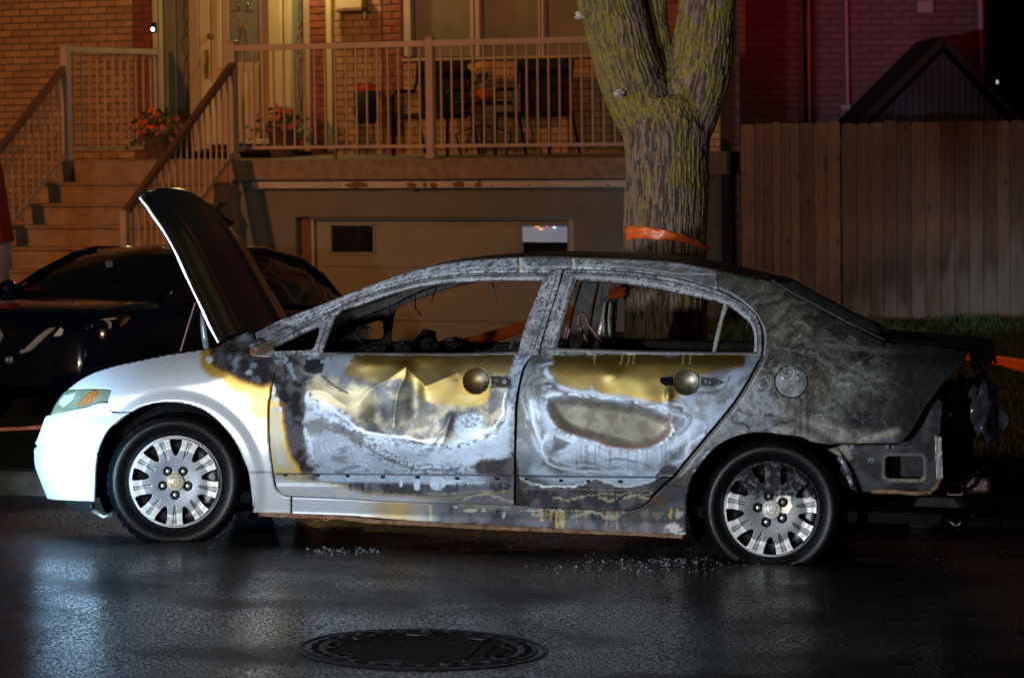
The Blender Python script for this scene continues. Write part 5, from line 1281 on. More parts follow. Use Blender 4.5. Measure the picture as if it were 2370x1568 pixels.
    for (cx, cy, w, h) in ((1012, 1118, 20, 16), (928, 1118, 5, 9), (965, 1122, 9, 14), (1035, 1114, 40, 5)):
        dd = np.hypot((px-cx)/w, (py-cy)/h)+(p.f-.5)*.5; p.lay((1-sst(.8, 1, dd))*low, ASH*1.1)
    p.lay(low*(1-sst(1105, 1112, py))*(px < 760)*(sst(.45, .6, p.m)), (.42, .2, .05)); p.lay(low*(1-sst(1099, 1108, py))*(px < 700)*sst(.4, .5, p.f)*.7, (.5, .42, .3))
    unb = sst(0, 5, py-edge)
    p.lay(unb, mottle(p, (.44, .48, .55), (.52, .52, .50), p.m), rough=.45, metal=.2, bump=.1)
    p.lay((1-sst(2, 7, np.abs(py-edge-3)))*.6, (.32, .26, .14)); p.lay(unb*sst(930, 1080, px)*.8, (.06, .065, .08), rough=.6)
    p.line([(640, 1096), (760, 1097), (900, 1098), (1192, 1101)], 2.2, (.02, .02, .02), warp=0)
    p.line([(980, 1119), (1060, 1120), (1120, 1116)], 2, (.8, .8, .78), warp=0, amt=.7)
    p.lay(drips(p, 800, 1180, 1118, 5, L=26)*.8, DRK)
    fk = np.abs(py-(1152+10*np.sin(px/23)+7*(p.f-.5)*2)); p.lay((1-sst(1.5, 4, fk))*(px > 1070)*.8, (.40, .38, .26))
    fk = np.abs(py-(1139+4*np.sin(px/31))); p.lay((1-sst(1, 2.5, fk))*(px > 840)*sst(.4, .5, p.m)*.7, (.34, .3, .2))
    rivet_holes(p, HOLES_F)
    # window frame
    fr = (py < np.interp(px, [590, 1190, 1232], [821, 820.5, 820]))*1.0; frame_paint(p, fr)
    for P_, w, c in (([(640, 792), (700, 757), (766, 722), (815, 700), (875, 677), (935, 661), (1011, 645.5), (1086, 638.5), (1177, 637), (1262, 637)], 2.2, (.03, .03, .03)),
                     ([(770, 728), (845, 697), (905, 677), (965, 661), (1026, 650), (1117, 644), (1258, 644)], 2.0, (.62, .65, .7))): p.line(P_, w, c, warp=0, amt=fr)
    p.line([(758, 745), (742, 790), (735, 817)], 2, (.04, .04, .04), warp=0, amt=fr); p.line([(1290, 632), (1262, 720), (1236, 806)], 2.2, (.05, .05, .05), warp=0, amt=fr)
    p.region([(590, 795), (640, 783), (636, 812), (600, 824)], (.16, .10, .03), 4, 3, amt=.8); p.lay((np.hypot(px-584, py-813) < 8)*1., (.4, .12, .02))
    p.lay((1-sst(0, 3, np.abs(py-(820-1.2*(px > 780)))))*(px > 740)*(px < 1200), (.05, .045, .03))
    p.line([(745, 817.5), (900, 819), (1080, 820.5), (1195, 817)], 1.8, (.5, .5, .48), warp=0)
    return p.out()
OVAL = [(1270, 921), (1300, 915), (1345, 919), (1425, 930), (1512, 949), (1550, 970), (1556, 995), (1540, 1015), (1509, 1033), (1456, 1037), (1382, 1020), (1316, 1002), (1282, 975), (1267, 945)]
RD_GOLD = [(1272, 816), (1720, 816), (1722, 847), (1700, 850), (1640, 864), (1585, 905), (1550, 932), (1472, 927), (1382, 905), (1313, 890), (1285, 862)]
def paint_rdoor(px, py, X, Y, Z):
    p = Paint(px, py); 
    p.C[:] = mottle(p, ASH2*.95, ASH*.86, fbm(px/34, py/26, 0, 4, 33), .36, .62)*(.8+.35*p.f)[:, None]; p.S[:] = (.40, .25, .25)
    do = sdf(px+p.w1*18, py+p.w2*14, catmull(OVAL, 14)); 
    p.C[:] = mottle(p, MID*1.0, ASH2*1.1, fbm(px/50, py/36, 0, 4, 33), .38, .62)
    fld = do+fbm(px/48, py/34, 0, 3, 34)*60
    out_k = sst(2, 10, do)*(1-sst(70, 120, do))
    for per, th_, c, a_ in ((26, .55, (.42, .50, .64), .6), (37, .34, (.62, .70, .82), .55), (31, .26, (.04, .045, .055), .7)):
        fl = np.abs(((fld+per*3)/per) % 1-.5)*2; p.lay(out_k*(1-sst(0, th_, fl))*sst(.42, .60, fbm(px/26, py/26, 0, 3, int(per)))*a_, c)
    for P_, w, a_ in (([(1262, 960), (1290, 1008), (1350, 1032), (1430, 1048), (1500, 1050), (1560, 1028), (1600, 985), (1650, 925), (1700, 868)], 24, .85), ([(1265, 856), (1300, 892), (1350, 905), (1430, 918), (1500, 930), (1545, 948), (1580, 962)], 9, .9),
                      ([(1236, 1085), (1290, 1110), (1360, 1108), (1420, 1105), (1470, 1110), (1520, 1095)], 22, .85), ([(1225, 900), (1232, 960), (1250, 1010), (1262, 1060)], 10, .6), ([(1380, 1072), (1450, 1068), (1530, 1070)], 26, .5), ([(1290, 1060), (1340, 1045)], 22, .5), ([(1600, 905), (1650, 895), (1690, 862)], 7, .7)):
        p.line(P_, w, ASH*.92, warp=9, amt=a_*.8, soft=w*.5)
    p.region([(1190, 830), (1245, 830), (1262, 880), (1235, 925), (1225, 985), (1240, 1040), (1222, 1100), (1188, 1100)], MID*.9, 12, 12, amt=.6)
    p.region([(1560, 820), (1760, 820), (1740, 860), (1690, 930), (1640, 985), (1600, 960), (1610, 900), (1640, 868)], mottle(p, MID, ASH2, p.m, .4, .6), 10, 16, amt=.75)
    d = do; p.lay(1-sst(-12, 2, d), mottle(p, (.155, .145, .115), np.array([.10, .09, .068]), p.m, .4, .65), rough=.40, metal=.35, bump=.2)
    p.lay((1-sst(2, 8, np.abs(d+3)))*(py > 960)*.7, BRN*1.1); p.lay((1-sst(1.5, 5, np.abs(d-6)))*sst(.45, .6, p.f)*.8, (.5, .58, .66)); p.lay((1-sst(2, 9, np.abs(d+3)))*(py < 960)*.35, MID*.7)
    p.lay((1-sst(-30, -8, d))*sst(1500, 1545, px)*.5, (.42, .34, .2))
    # left blister outline
    p.line([(1272, 1000), (1256, 1030), (1266, 1066), (1300, 1085), (1350, 1092), (1400, 1088)], 5, (.55, .64, .76), warp=8, amt=.7, soft=2.5)
    p.region([(1283, 1003), (1296, 1014), (1318, 1024), (1300, 1036), (1280, 1040), (1282, 1020)], (.06, .062, .07), 3, 6, 5, amt=.9)
    p.line([(1230, 930), (1236, 980), (1250, 1020)], 5, (.6, .68, .8), amt=.6, soft=3, warp=10)
    p.line([(1500, 935), (1530, 935), (1560, 952), (1596, 960), (1600, 980), (1570, 1004)], 6, (.1, .1, .11), amt=.7, warp=10, soft=3); p.line([(1400, 1062), (1440, 1060), (1500, 1078)], 3, MID*.4, amt=.8, warp=6)
    p.line([(1590, 1000), (1596, 1030), (1590, 1070)], 9, (.55, .62, .72), amt=.5, soft=4)
    # rain streaks
    p.lay(drips(p, 1280, 1640, 1030, 15, L=85)*.45*sst(0, 8, do), MID*.8)
    p.lay(drips(p, 1230, 1640, 1050, 25, L=50)*.3*sst(4, 12, do), (.5, .56, .66))
    d = p.region(RD_GOLD, GLD*.52, 9, 14, 4, rough=.36, metal=.65, bump=.25); k = 1-sst(-8, 2, d)
    p.lay(k*sst(.42, .62, fbm(px/70, py/12, 0, 3, 55))*.6, np.array([.15, .085, .012])); p.lay(k*sst(1380, 1440, px)*(1-sst(1450, 1540, px))*sst(855, 880, py)*.5, (.45, .37, .12))  # pale patch near the middle paints a highlight into the gold
    p.lay(k*(1-sst(835, 858, py+12*p.w1))*.8, np.array([.085, .048, .008]))
    for x in (1378, 1438, 1455, 1468, 1583, 1598): p.line([(x, 818), (x-1, 830), (x-3, 842)], 3, (.5, .44, .2), warp=4, amt=.7)
    p.line([(1610, 905), (1650, 906), (1680, 890), (1690, 870)], 4, (.05, .05, .05), warp=8, amt=.8)
    p.lay(sst(.60, .68, fbm(px/13, py/13, 0, 4, 66))*(py < 880)*(px < 1300)*.6, (.08, .08, .085))
    p.region([(1508, 1110), (1530, 1085), (1545, 1076), (1570, 1082), (1562, 1100), (1530, 1125)], (.05, .045, .045), 4, 6, 4)
    low = sst(1098, 1101, py)
    eb = np.interp(px, [1190, 1225, 1260, 1330, 1380, 1440, 1500, 1530], [1096, 1118, 1126, 1126, 1108, 1128, 1118, 1100])+8*(p.f-.5)
    p.lay(low*sst(0, 4, py-eb), mottle(p, (.035, .037, .042), (.10, .10, .11), p.m, .4, .7), rough=.7, metal=.1)
    p.lay((1-sst(1, 3, np.abs(py-eb)))*low*.8, (.55, .6, .65))
    fk = np.abs(py-(1152+5*np.sin(px/17)+8*(p.f-.5)*2)); p.lay((1-sst(1.5, 4, fk))*(px > 1240)*(sst(.42, .5, p.m))*.85, (.42, .36, .22))
    fk = np.abs(py-(1143+3*np.sin(px/9)+10*(p.f-.5))); p.lay((1-sst(1, 2.5, fk))*(px > 1360)*(px < 1510)*.8, (.36, .3, .18))
    p.lay(drips(p, 1200, 1500, 1128, 35, L=34)*.8, DRK)
    p.line([(1190, 1101), (1350, 1103), (1560, 1105)], 2.4, (.02, .02, .02), warp=0); p.line([(1190, 1131), (1350, 1132), (1510, 1134)], 2, (.25, .2, .15), warp=1, amt=.6)
    p.region([(1190, 1060), (1196, 1060), (1206, 1130), (1222, 1166), (1190, 1170)], (.03, .02, .012), 3, 2)
    rivet_holes(p, HOLES_R)
    fr = (py < np.interp(px, [1230, 1760], [821.5, 819]))*1.0; frame_paint(p, fr, .95)
    for P_, w, c in (([(1322, 632), (1387, 634), (1478, 641), (1568, 655), (1640, 676), (1700, 697), (1735, 728), (1752, 765), (1754, 818)], 2.4, (.03, .03, .035)),
                     ([(1328, 641), (1387, 643), (1450, 648), (1508, 657), (1568, 669), (1629, 683), (1684, 701), (1718, 724), (1740, 748), (1749, 780), (1749, 815)], 2.2, (.66, .68, .72)),
                     ([(1330, 640), (1312, 703), (1284, 806)], 2.4, (.03, .03, .03)), ([(1322, 640), (1304, 703), (1276, 806)], 1.8, (.55, .56, .58))): p.line(P_, w, c, warp=0, amt=fr)
    p.line([(1255, 806), (1290, 807)], 2, (.02, .02, .02), warp=0)
    p.line([(1285, 810), (1500, 817), (1700, 819), (1758, 819)], 2.6, (.4, .39, .36), warp=0)
    return p.out()
def paint_quarter(px, py, X, Y, Z):
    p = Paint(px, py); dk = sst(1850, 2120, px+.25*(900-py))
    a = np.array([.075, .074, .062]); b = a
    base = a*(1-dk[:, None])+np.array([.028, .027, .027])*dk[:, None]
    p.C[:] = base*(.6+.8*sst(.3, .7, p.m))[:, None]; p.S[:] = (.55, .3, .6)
    # pale ash by the door and above the arch
    p.region([(1700, 930), (1745, 880), (1762, 870), (1790, 930), (1800, 1000), (1720, 1006), (1650, 1036), (1600, 1090), (1580, 1075), (1640, 1010)], np.array([.30, .32, .35]), 18, 22, 5, rough=.6, metal=.2, amt=.8)
    p.region([(1790, 940), (1850, 960), (1940, 985), (2000, 1000), (2080, 995), (2076, 1022), (1900, 1026), (1850, 1008), (1790, 1002)], np.array([.27, .26, .235]), 12, 14, 4, amt=.8)
    p.region([(1925, 865), (1990, 860), (2055, 868), (2030, 905), (1960, 930), (1915, 905)], np.array([.13, .125, .12]), 22, 14, amt=.8)
    p.region([(1770, 700), (1830, 690), (1880, 720), (1850, 780), (1780, 810), (1768, 760)], np.array([.10, .092, .05]), 16, 12, amt=.7)
    p.region([(1665, 630), (1800, 660), (1850, 700), (1800, 700), (1740, 668)], np.array([.12, .125, .08]), 12, 10, amt=.8)
    # swirling heat contours
    zone = (1-sst(1990, 2140, px))
    for Bc, wd, mx_d in (([(1762, 905), (1778, 830), (1805, 768), (1850, 738), (1905, 750), (1960, 782), (2050, 806), (2200, 830)], 34, 150), ([(1768, 880), (1800, 852), (1832, 836), (1868, 846), (1890, 880), (1900, 930)], 22, 60)):
        db_ = dline(px, py, catmull(Bc, 8, False)); sg = db_+fbm(px/55, py/40, 0, 3, 101)*60+fbm(px/17, py/15, 0, 3, 103)*12
        zz = (1-sst(mx_d*.5, mx_d, db_))*zone
        for off_, th_, c, a_ in ((0, .42, (.19, .195, .165), .65), (8, .2, (.36, .37, .34), .6), (20, .34, (.012, .012, .012), .8)):
            fl = np.abs(((sg+off_)/wd) % 1-.5)*2; p.lay((1-sst(0, th_, fl))*zz*sst(.36, .58, fbm(px/34, py/28, 0, 3, 104+off_))*a_, c, rough=.5)
    p.lay((1-sst(2, 12, np.abs(py-(800+(px-1900)*.075+8*p.w1))))*sst(1880, 1950, px)*(1-sst(2080, 2200, px))*.45, (.26, .25, .21))
    # shadowy burn around and right of the flap
    p.region([(1872, 840), (1918, 850), (1925, 900), (1905, 935), (1880, 920), (1868, 880)], (.05, .033, .02), 10, 10, amt=.8)
    p.region([(1965, 965), (2035, 955), (2060, 975), (2040, 1000), (1970, 998), (1945, 985)], (.03, .028, .03), 10, 10, amt=.9)
    d = p.line([(1990, 1021), (2030, 1010), (2078, 998)], 12, (.42, .38, .30), amt=.85, soft=5)
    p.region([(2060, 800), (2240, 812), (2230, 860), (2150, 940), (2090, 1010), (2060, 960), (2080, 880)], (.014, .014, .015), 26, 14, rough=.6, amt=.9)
    p.lay(drips(p, 1830, 1960, 905, 45, L=120)*.5, DRK*1.3); p.lay(sst(.60, .67, fbm(px/7, py/7, 0, 3, 111))*.5, (.03, .03, .03)); p.lay(sst(.68, .74, fbm(px/4, py/4, 0, 2, 113))*zone*.2, (.4, .4, .38))
    # trailing edge of the door opening
    sd = dline(px, py, catmull([(1766, 822), (1740, 873), (1709, 923), (1678, 963), (1616, 1038), (1563, 1103)], 8, False)); p.lay((1-sst(5, 7, sd))*.75, (.12, .095, .075)); p.lay((1-sst(1.0, 2.5, np.abs(sd-8)))*.5, (.45, .46, .46))
    p.region([(1545, 1115), (1590, 1092), (1640, 1060), (1650, 1070), (1600, 1130), (1560, 1140)], (.07, .06, .055), 7, 7)
    for (cx, cy) in ((1640, 1048), (1632, 1058), (1612, 1090)):
        dd = np.hypot((px-cx)/9, (py-cy)/7)+(p.f-.5); p.lay(1-sst(.6, .9, dd), (.5, .55, .58))
    p.line([(1769, 822), (1772, 780), (1762, 745), (1730, 705), (1680, 672), (1600, 645)], 3, (.5, .52, .54), warp=0, amt=.8)
    return p.out()
def paint_rail(px, py, X, Y, Z):
    p = Paint(px, py); p.C[:] = mottle(p, (.32, .34, .38), (.56, .60, .68), p.m, .3, .7); p.S[:] = (.5, .3, .4)
    x, y = px, py
    st = fbm((x*.9-y*.45)/16, (y*.9+x*.45)/3.6, 0, 3, 121); p.lay(sst(.56, .66, st)*.75, (.05, .05, .055), rough=.9)
    p.lay(sst(.63, .67, fbm(x/4.5, y/4.5, 0, 2, 122))*.7, (.035, .035, .04)); p.region([(1370, 600), (1500, 605), (1660, 630), (1660, 670), (1560, 642), (1440, 622)], (.10, .11, .09), 8, 10, amt=.75)
    p.lay(sst(1205, 1215, x)*(1-sst(1320, 1326, x))*sst(.5, .6, p.f)*.5, (.1, .1, .11)); p.region([(1205, 596), (1240, 590), (1300, 592), (1330, 600), (1320, 608), (1210, 606)], (.1, .1, .105), 3, 4, amt=.5)
    for xx in (1204.5, 1327): p.lay((np.abs(x-xx-(y-600)*.1) < 3.4)*.9, (.7, .68, .6)); p.lay((np.abs(x-xx+6) < 2.5)*.8, (.09, .085, .06))
    p.lay((1-sst(0, 2.2, np.abs(y-(np.interp(x, [597, 766, 814, 875, 935, 1011, 1086, 1177, 1268, 1387, 1478, 1568], [780, 704, 682, 659, 643, 627, 619.5, 617, 616.5, 613, 619, 633])))))*.75, (.7, .72, .74))
    p.region([(588, 765), (610, 757), (620, 775), (600, 792)], (.3, .33, .4), 4, 4, amt=.6); p.region([(633, 772), (660, 760), (655, 775), (625, 790)], (.3, .2, .05), 4, 4, amt=.5)
    return p.out()
def paint_rocker(px, py, X, Y, Z):
    p = Paint(px, py); p.C[:] = (.62, .68, .75); p.S[:] = (.38, .25, .2)
    p.lay(sst(810, 900, px)*(1-sst(940, 1010, px)), (.46, .38, .24), rough=.5); p.lay(sst(860, 905, px)*(1-sst(900, 960, px))*sst(.4, .6, p.m)*.6, (.62, .44, .12))
    p.lay(sst(930, 1040, px), mottle(p, (.05, .055, .065), (.15, .155, .17), fbm(px/30, py/50, 0, 3, 131), .35, .65), rough=.6, metal=.2)
    d = drips(p, 1250, 1440, 1180, 65, L=50); p.lay(d*.8, (.5, .34, .1)); p.lay((np.abs(px-996) < 4+2*(p.f-.5))*(py > 1170)*(py < 1203)*.8, (.6, .52, .28))
    p.lay((np.abs(px-1253) < 4)*(py > 1178)*(py < 1207)*.8, (.55, .42, .14)); p.lay(((np.abs(px-1300) < 4)|(np.abs(px-1288) < 3))*(py > 1180)*.7, (.55, .45, .16))
    fk = np.abs(py-(1186+(px-1240)*.035+7*np.sin(px/13)+16*(p.f-.5))); p.lay((1-sst(3, 6, fk))*(px > 1230)*(px < 1470)*sst(.38, .46, p.m), (.40, .40, .31))
    for (cx, cy, w, h) in ((1090, 1181, 20, 6), (1118, 1182, 5, 5), (1166, 1192, 4, 8), (1054, 1174, 6, 3), (1230, 1182, 22, 3)):
        dd = np.hypot((px-cx)/w, (py-cy)/h)+(p.f-.5)*1.3; p.lay(1-sst(.7, .9, dd), (.5, .5, .42))
    p.region([(1440, 1186), (1580, 1160), (1584, 1236), (1450, 1225)], mottle(p, (.10, .095, .09), (.22, .21, .2), p.m, .4, .6), 12, 10, amt=.8); 
    p.region([(1498, 1172), (1545, 1112), (1588, 1128), (1580, 1160), (1520, 1172)], (.035, .038, .05), 8, 8, amt=.85); p.region([(1500, 1160), (1540, 1148), (1556, 1160), (1520, 1178)], (.12, .055, .02), 5, 8, amt=.6)
    for (cx, cy, w, h, c) in ((1553, 1186, 6, 14, (.62, .45, .1)), (1570, 1190, 12, 12, (.42, .4, .38)), (1560, 1222, 20, 13, (.5, .5, .48)), (1575, 1235, 14, 6, (.6, .6, .58))):
        dd = np.hypot((px-cx)/w, (py-cy)/h)+(p.f-.5)*1.5; p.lay(1-sst(.65, .9, dd), c)
    for o_ in (0, 5): p.line([(1060, 1168+o_), (1180, 1173+o_)], 1.8, (.45, .4, .25), warp=3, amt=.7)
    return p.out()
def paint_char(px, py, X, Y, Z):
    p = Paint(px, py); p.C[:] = mottle(p, (.012, .012, .012), (.07, .066, .062), p.m, .4, .7); p.S[:] = (.7, .2, 1)
    return p.out()

# ---- dents of the front door
def dent_f(px, py):
    d = np.zeros_like(px)
    def ridge(P, w, h):
        q = dline(px, py, catmull(P, 8, False)); return -h*.62*np.exp(-np.sqrt(q*q+3)/(w*1.3))
    msk = sst(822, 850, py)*(1-sst(1040, 1090, py))*sst(660, 720, px)*(1-sst(1140, 1190, px))
    d += ridge([(940, 848), (938, 870), (922, 905), (915, 945), (912, 985)], 9, .011)+ridge([(940, 848), (900, 878), (860, 900), (835, 930)], 11, .008)
    d += ridge([(940, 848), (965, 875), (985, 895), (1020, 880), (1060, 862)], 10, .007)+ridge([(705, 905), (745, 905), (785, 930), (800, 940)], 9, .007)
    d += ridge([(1040, 965), (1030, 990), (1008, 1015), (990, 1042)], 6, .008)+ridge([(1046, 960), (1032, 1005), (1018, 1038)], 5, .007)
    d += ridge([(840, 1000), (880, 1003), (930, 1012), (985, 1022)], 6, .006)
    d += .012*np.exp(-(((px-960)/20)**2+((py-930)/40)**2))+.012*np.exp(-(((px-870)/22)**2+((py-960)/30)**2))
    d += (fbm(px/75, py/60, 0, 2, 140)-.5)*.009
    d = d*msk+.012*np.exp(-(((py-1109)/11)**4))*0
    ll = 1096+(px-640)*.004; d += .006*sst(ll-1, ll+3, py)*(1-sst(ll+22, ll+28, py)) 
    return d
def dent_r(px, py):
    do = sdf(px, py, catmull(OVAL, 16)); d = .010*(1-sst(-26, 6, do))
    d += (fbm(px/80, py/60, 0, 2, 150)-.5)*.007*sst(830, 870, py)
    d += -.005*np.exp(-((px-1417)/20)**2-((py-868)/16)**2)-.006*np.exp(-((px-1547)/9)**2-((py-915)/20)**2)-.006*np.exp(-((px-1275)/10)**2-((py-892)/9)**2)
    ll = 1101+(px-1190)*.006; d += .006*sst(ll-1, ll+3, py)*(1-sst(ll+24, ll+30, py))
    return d
def dent_q(px, py):
    d = (fbm(px/70, py/50, 0, 3, 160)-.5)*.016*sst(700, 760, py)+(fbm(px/12, py/12, 0, 3, 161)-.5)*.003
    return d

FEN = [(156, 902), (181, 882), (217, 862), (267, 846), (330, 832), (393, 819), (493, 803), (540, 780), (586, 762), (594, 792), (574, 806), (576, 822), (604, 826), (659, 826), (648, 841), (637, 860), (629.5, 884), (625, 912), (620, 943), (620, 990), (622, 1030), (629, 1090), (634, 1123), (642, 1138), (660, 1149), (672, 1151), (672, 1187), (586, 1185), (584, 1154), (580, 1121), (575, 1090), (566, 1067), (550, 1031), (530, 1001), (500, 969), (467, 946), (427, 933), (390, 930), (353, 933), (320, 942), (303, 951), (259, 952), (250, 930), (258, 905), (254, 899), (233, 898), (200, 899)]
BUM = [(117, 959), (160, 950), (200, 942), (228, 933), (249, 932), (257, 955), (301, 955), (290, 958), (267, 975), (247, 998), (233, 1024), (224, 1051), (220, 1081), (218, 1121), (216.5, 1160), (133, 1156), (107, 1152), (90, 1141), (81, 1128), (80, 1110), (82, 1080), (74, 1055), (80, 1030), (90, 1005), (101, 975), (105, 963)]
HLT = [(157, 902.5), (200, 900), (233, 900), (253, 901), (257, 906), (248, 928), (228, 931), (200, 939), (160, 947), (118, 957), (130, 934), (143, 915)]
FDOOR = [(661, 827), (606, 824), (578, 822), (577, 809), (600, 798), (640, 777), (700, 747), (766, 719), (814.5, 697), (875, 673), (935, 657), (1011, 641.6), (1086, 634), (1177, 632), (1270, 632), (1285, 624), (1302, 623), (1290, 668), (1270, 730), (1250, 798), (1246, 819), (1231, 822), (1213, 844), (1202, 881), (1194, 927), (1191, 989), (1189.5, 1067), (1189, 1168), (1070, 1165), (914, 1160), (759, 1151), (663, 1146), (648, 1138), (639, 1123), (633, 1089), (625, 1023), (623.5, 943), (633, 884), (645, 845)]
W1 = [(781, 723), (845, 699), (905, 679), (965, 663), (1026, 653.7), (1117, 647.6), (1207, 647), (1258, 647.6), (1249, 668), (1216, 752), (1199, 815), (1080, 818), (900, 817), (745, 816), (758, 775)]
W2 = [(740, 757), (730, 752), (693, 767), (636, 796), (632, 807), (639, 811), (718, 809), (727, 803), (736, 778)]
RDOOR = [(1307, 624), (1387, 625), (1478, 631.5), (1568, 645), (1659, 672), (1719, 702), (1748, 729), (1760, 756), (1763, 785), (1761, 822), (1753, 835), (1734, 872), (1703, 922), (1672, 962), (1641, 999), (1610, 1036), (1579, 1073), (1557, 1101), (1536, 1119), (1517, 1137), (1495, 1162), (1475, 1175), (1440, 1181), (1363, 1179), (1270, 1174), (1223, 1171), (1194, 1168.5), (1194, 1067), (1196, 989), (1199, 927), (1207, 881), (1218, 845), (1236, 823), (1250, 820), (1254, 798), (1274, 730), (1294, 668)]
W3 = [(1334, 646), (1387, 649), (1448, 654), (1508, 663), (1568, 675), (1629, 688), (1676, 701), (1659, 760), (1648, 815), (1500, 812), (1400, 809), (1288, 805), (1315, 703)]
W4 = [(1686, 706), (1713, 725), (1735, 746), (1745, 770), (1745, 815), (1655, 815), (1668, 760)]
RAIL = [(589, 768), (633, 746), (724, 711), (784, 688), (845, 664), (905, 641.6), (965, 623.5), (1026, 610), (1086, 602), (1147, 598), (1204, 595), (1266, 595), (1327, 596), (1387, 598), (1480, 602), (1568, 608), (1657, 626), (1661, 668), (1568, 641), (1478, 627.5), (1387, 621), (1305, 619), (1284, 620), (1268, 628), (1177, 628), (1086, 630), (1011, 637.5), (935, 653), (875, 669), (814, 693), (766, 715), (700, 743), (640, 773), (598, 792)]
QRT = [(1660, 627), (1720, 640), (1783, 651), (1833, 679), (1908, 719), (1969, 752), (2050, 789), (2150, 798), (2241, 812), (2225, 845), (2198, 869), (2170, 904), (2143, 940), (2119, 983), (2092, 1018), (2072, 1024), (1993, 1026), (1915, 1026), (1880, 1022), (1856, 1011), (1813, 1005), (1767, 1000), (1726, 1003), (1689, 1014), (1655, 1033), (1630, 1058), (1605, 1092), (1590, 1128), (1541, 1121), (1562, 1104), (1583, 1076), (1614, 1039), (1645, 1002), (1676, 965), (1707, 925), (1738, 875), (1757, 837), (1765, 822), (1767, 785), (1764, 755), (1751, 727), (1721, 700), (1664, 669)]
RCK = [(676, 1152), (759, 1155), (914, 1163.5), (1070, 1168.5), (1189, 1171.5), (1270, 1177.5), (1363, 1182.5), (1440, 1185), (1478, 1179), (1500, 1164), (1522, 1141), (1541, 1123), (1589, 1130), (1583, 1160), (1585, 1237), (1332, 1226), (1287, 1222), (1100, 1213.5), (945, 1204), (790, 1192), (676, 1188)]
DISH_F = [(1102+30*cos(t), 881+30*sin(t)) for t in np.linspace(0, 2*pi, 20, endpoint=False)]
DISH_R = [(1589+30*cos(t), 884+30*sin(t)) for t in np.linspace(0, 2*pi, 20, endpoint=False)]
FLAP = [(1832+39*cos(t), 883+37.5*sin(t)) for t in np.linspace(0, 2*pi, 28, endpoint=False)]
panel('fender', FEN, paint=paint_fender, mirror=True, step=.008)
panel('front_bumper', BUM, paint=paint_bumper, mirror=True, step=.010)
panel('front_door', FDOOR, [W1, W2, DISH_F], disp=dent_f, paint=paint_fdoor, step=.0045, mirror=True)
panel('rear_door', RDOOR, [W3, W4, DISH_R], disp=dent_r, paint=paint_rdoor, step=.0045, mirror=True)
panel('roof_rail', RAIL, paint=paint_rail, off=-.004, step=.005, mirror=True)
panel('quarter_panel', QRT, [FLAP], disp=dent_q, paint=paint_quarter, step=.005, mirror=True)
panel('rocker_panel', RCK, paint=paint_rocker, off=-.006, step=.005)
def paint_flap(px, py, X, Y, Z):
    p = Paint(px, py); p.C[:] = mottle(p, (.12, .12, .12), (.26, .265, .27), p.m, .35, .65); p.S[:] = (.5, .4, .8)
    p.lay(sst(.62, .66, p.g)*(np.hypot(px-1825, py-868) < 24)*.8, (.6, .62, .62)); p.lay(sst(.55, .62, p.f)*.5, (.04, .04, .04)); return p.out()
FLAP2 = [(1832+37.2*cos(t), 883+35.7*sin(t)) for t in np.linspace(0, 2*pi, 28, endpoint=False)]
panel('fuel_flap', FLAP2, paint=paint_flap, off=.004, step=.005)
# headlight
hlt = panel('headlight', HLT, off=.002, m=M['lens'], step=.008)
panel('indicator', [(181, 940), (190, 925), (215, 904), (229, 904), (223, 922), (208, 933)], off=.006, m=M['amber'], step=.008, parent=hlt, skirt=.005)
panel('headlight_bezel', [(136, 934), (150, 915), (176, 908), (168, 925), (146, 943)], off=.004, m=simple('bezel', (.42, .42, .34), .2), step=.008, parent=hlt, skirt=.003)
# dark structure right behind the panels, so that gaps read as gaps
BACK = [(180, 900), (330, 850), (493, 815), (590, 790), (620, 822), (1235, 825), (1750, 826), (1800, 700), (1900, 735), (2060, 800), (2220, 822), (2150, 925), (2090, 1010), (1920, 1020), (1880, 1015), (1810, 998), (1726, 998), (1650, 1030), (1600, 1092), (1580, 1130), (1577, 1228), (1100, 1205), (680, 1180), (592, 1178), (572, 1078), (530, 996), (467, 940), (390, 924), (320, 936), (255, 985), (225, 1060), (210, 1140), (120, 1130), (110, 990)]
panel('inner_structure', BACK, off=-.028, m=M['soot'], step=.02, skirt=0, mirror=False)
for (P_, o_) in (([(596, 796), (766, 716), (935, 654), (1086, 631), (1268, 629), (1305, 620), (1478, 628), (1659, 668), (1721, 699), (1760, 745), (1768, 822), (1758, 822), (1755, 760), (1716, 708), (1655, 679), (1478, 636), (1330, 632), (1290, 700), (1252, 822), (1240, 822), (1284, 700), (1300, 632), (1086, 640), (935, 663), (766, 725), (596, 805)], -.024),):
    panel('frame_flange', P_, off=o_, m=M['soot'], step=.01, skirt=0)

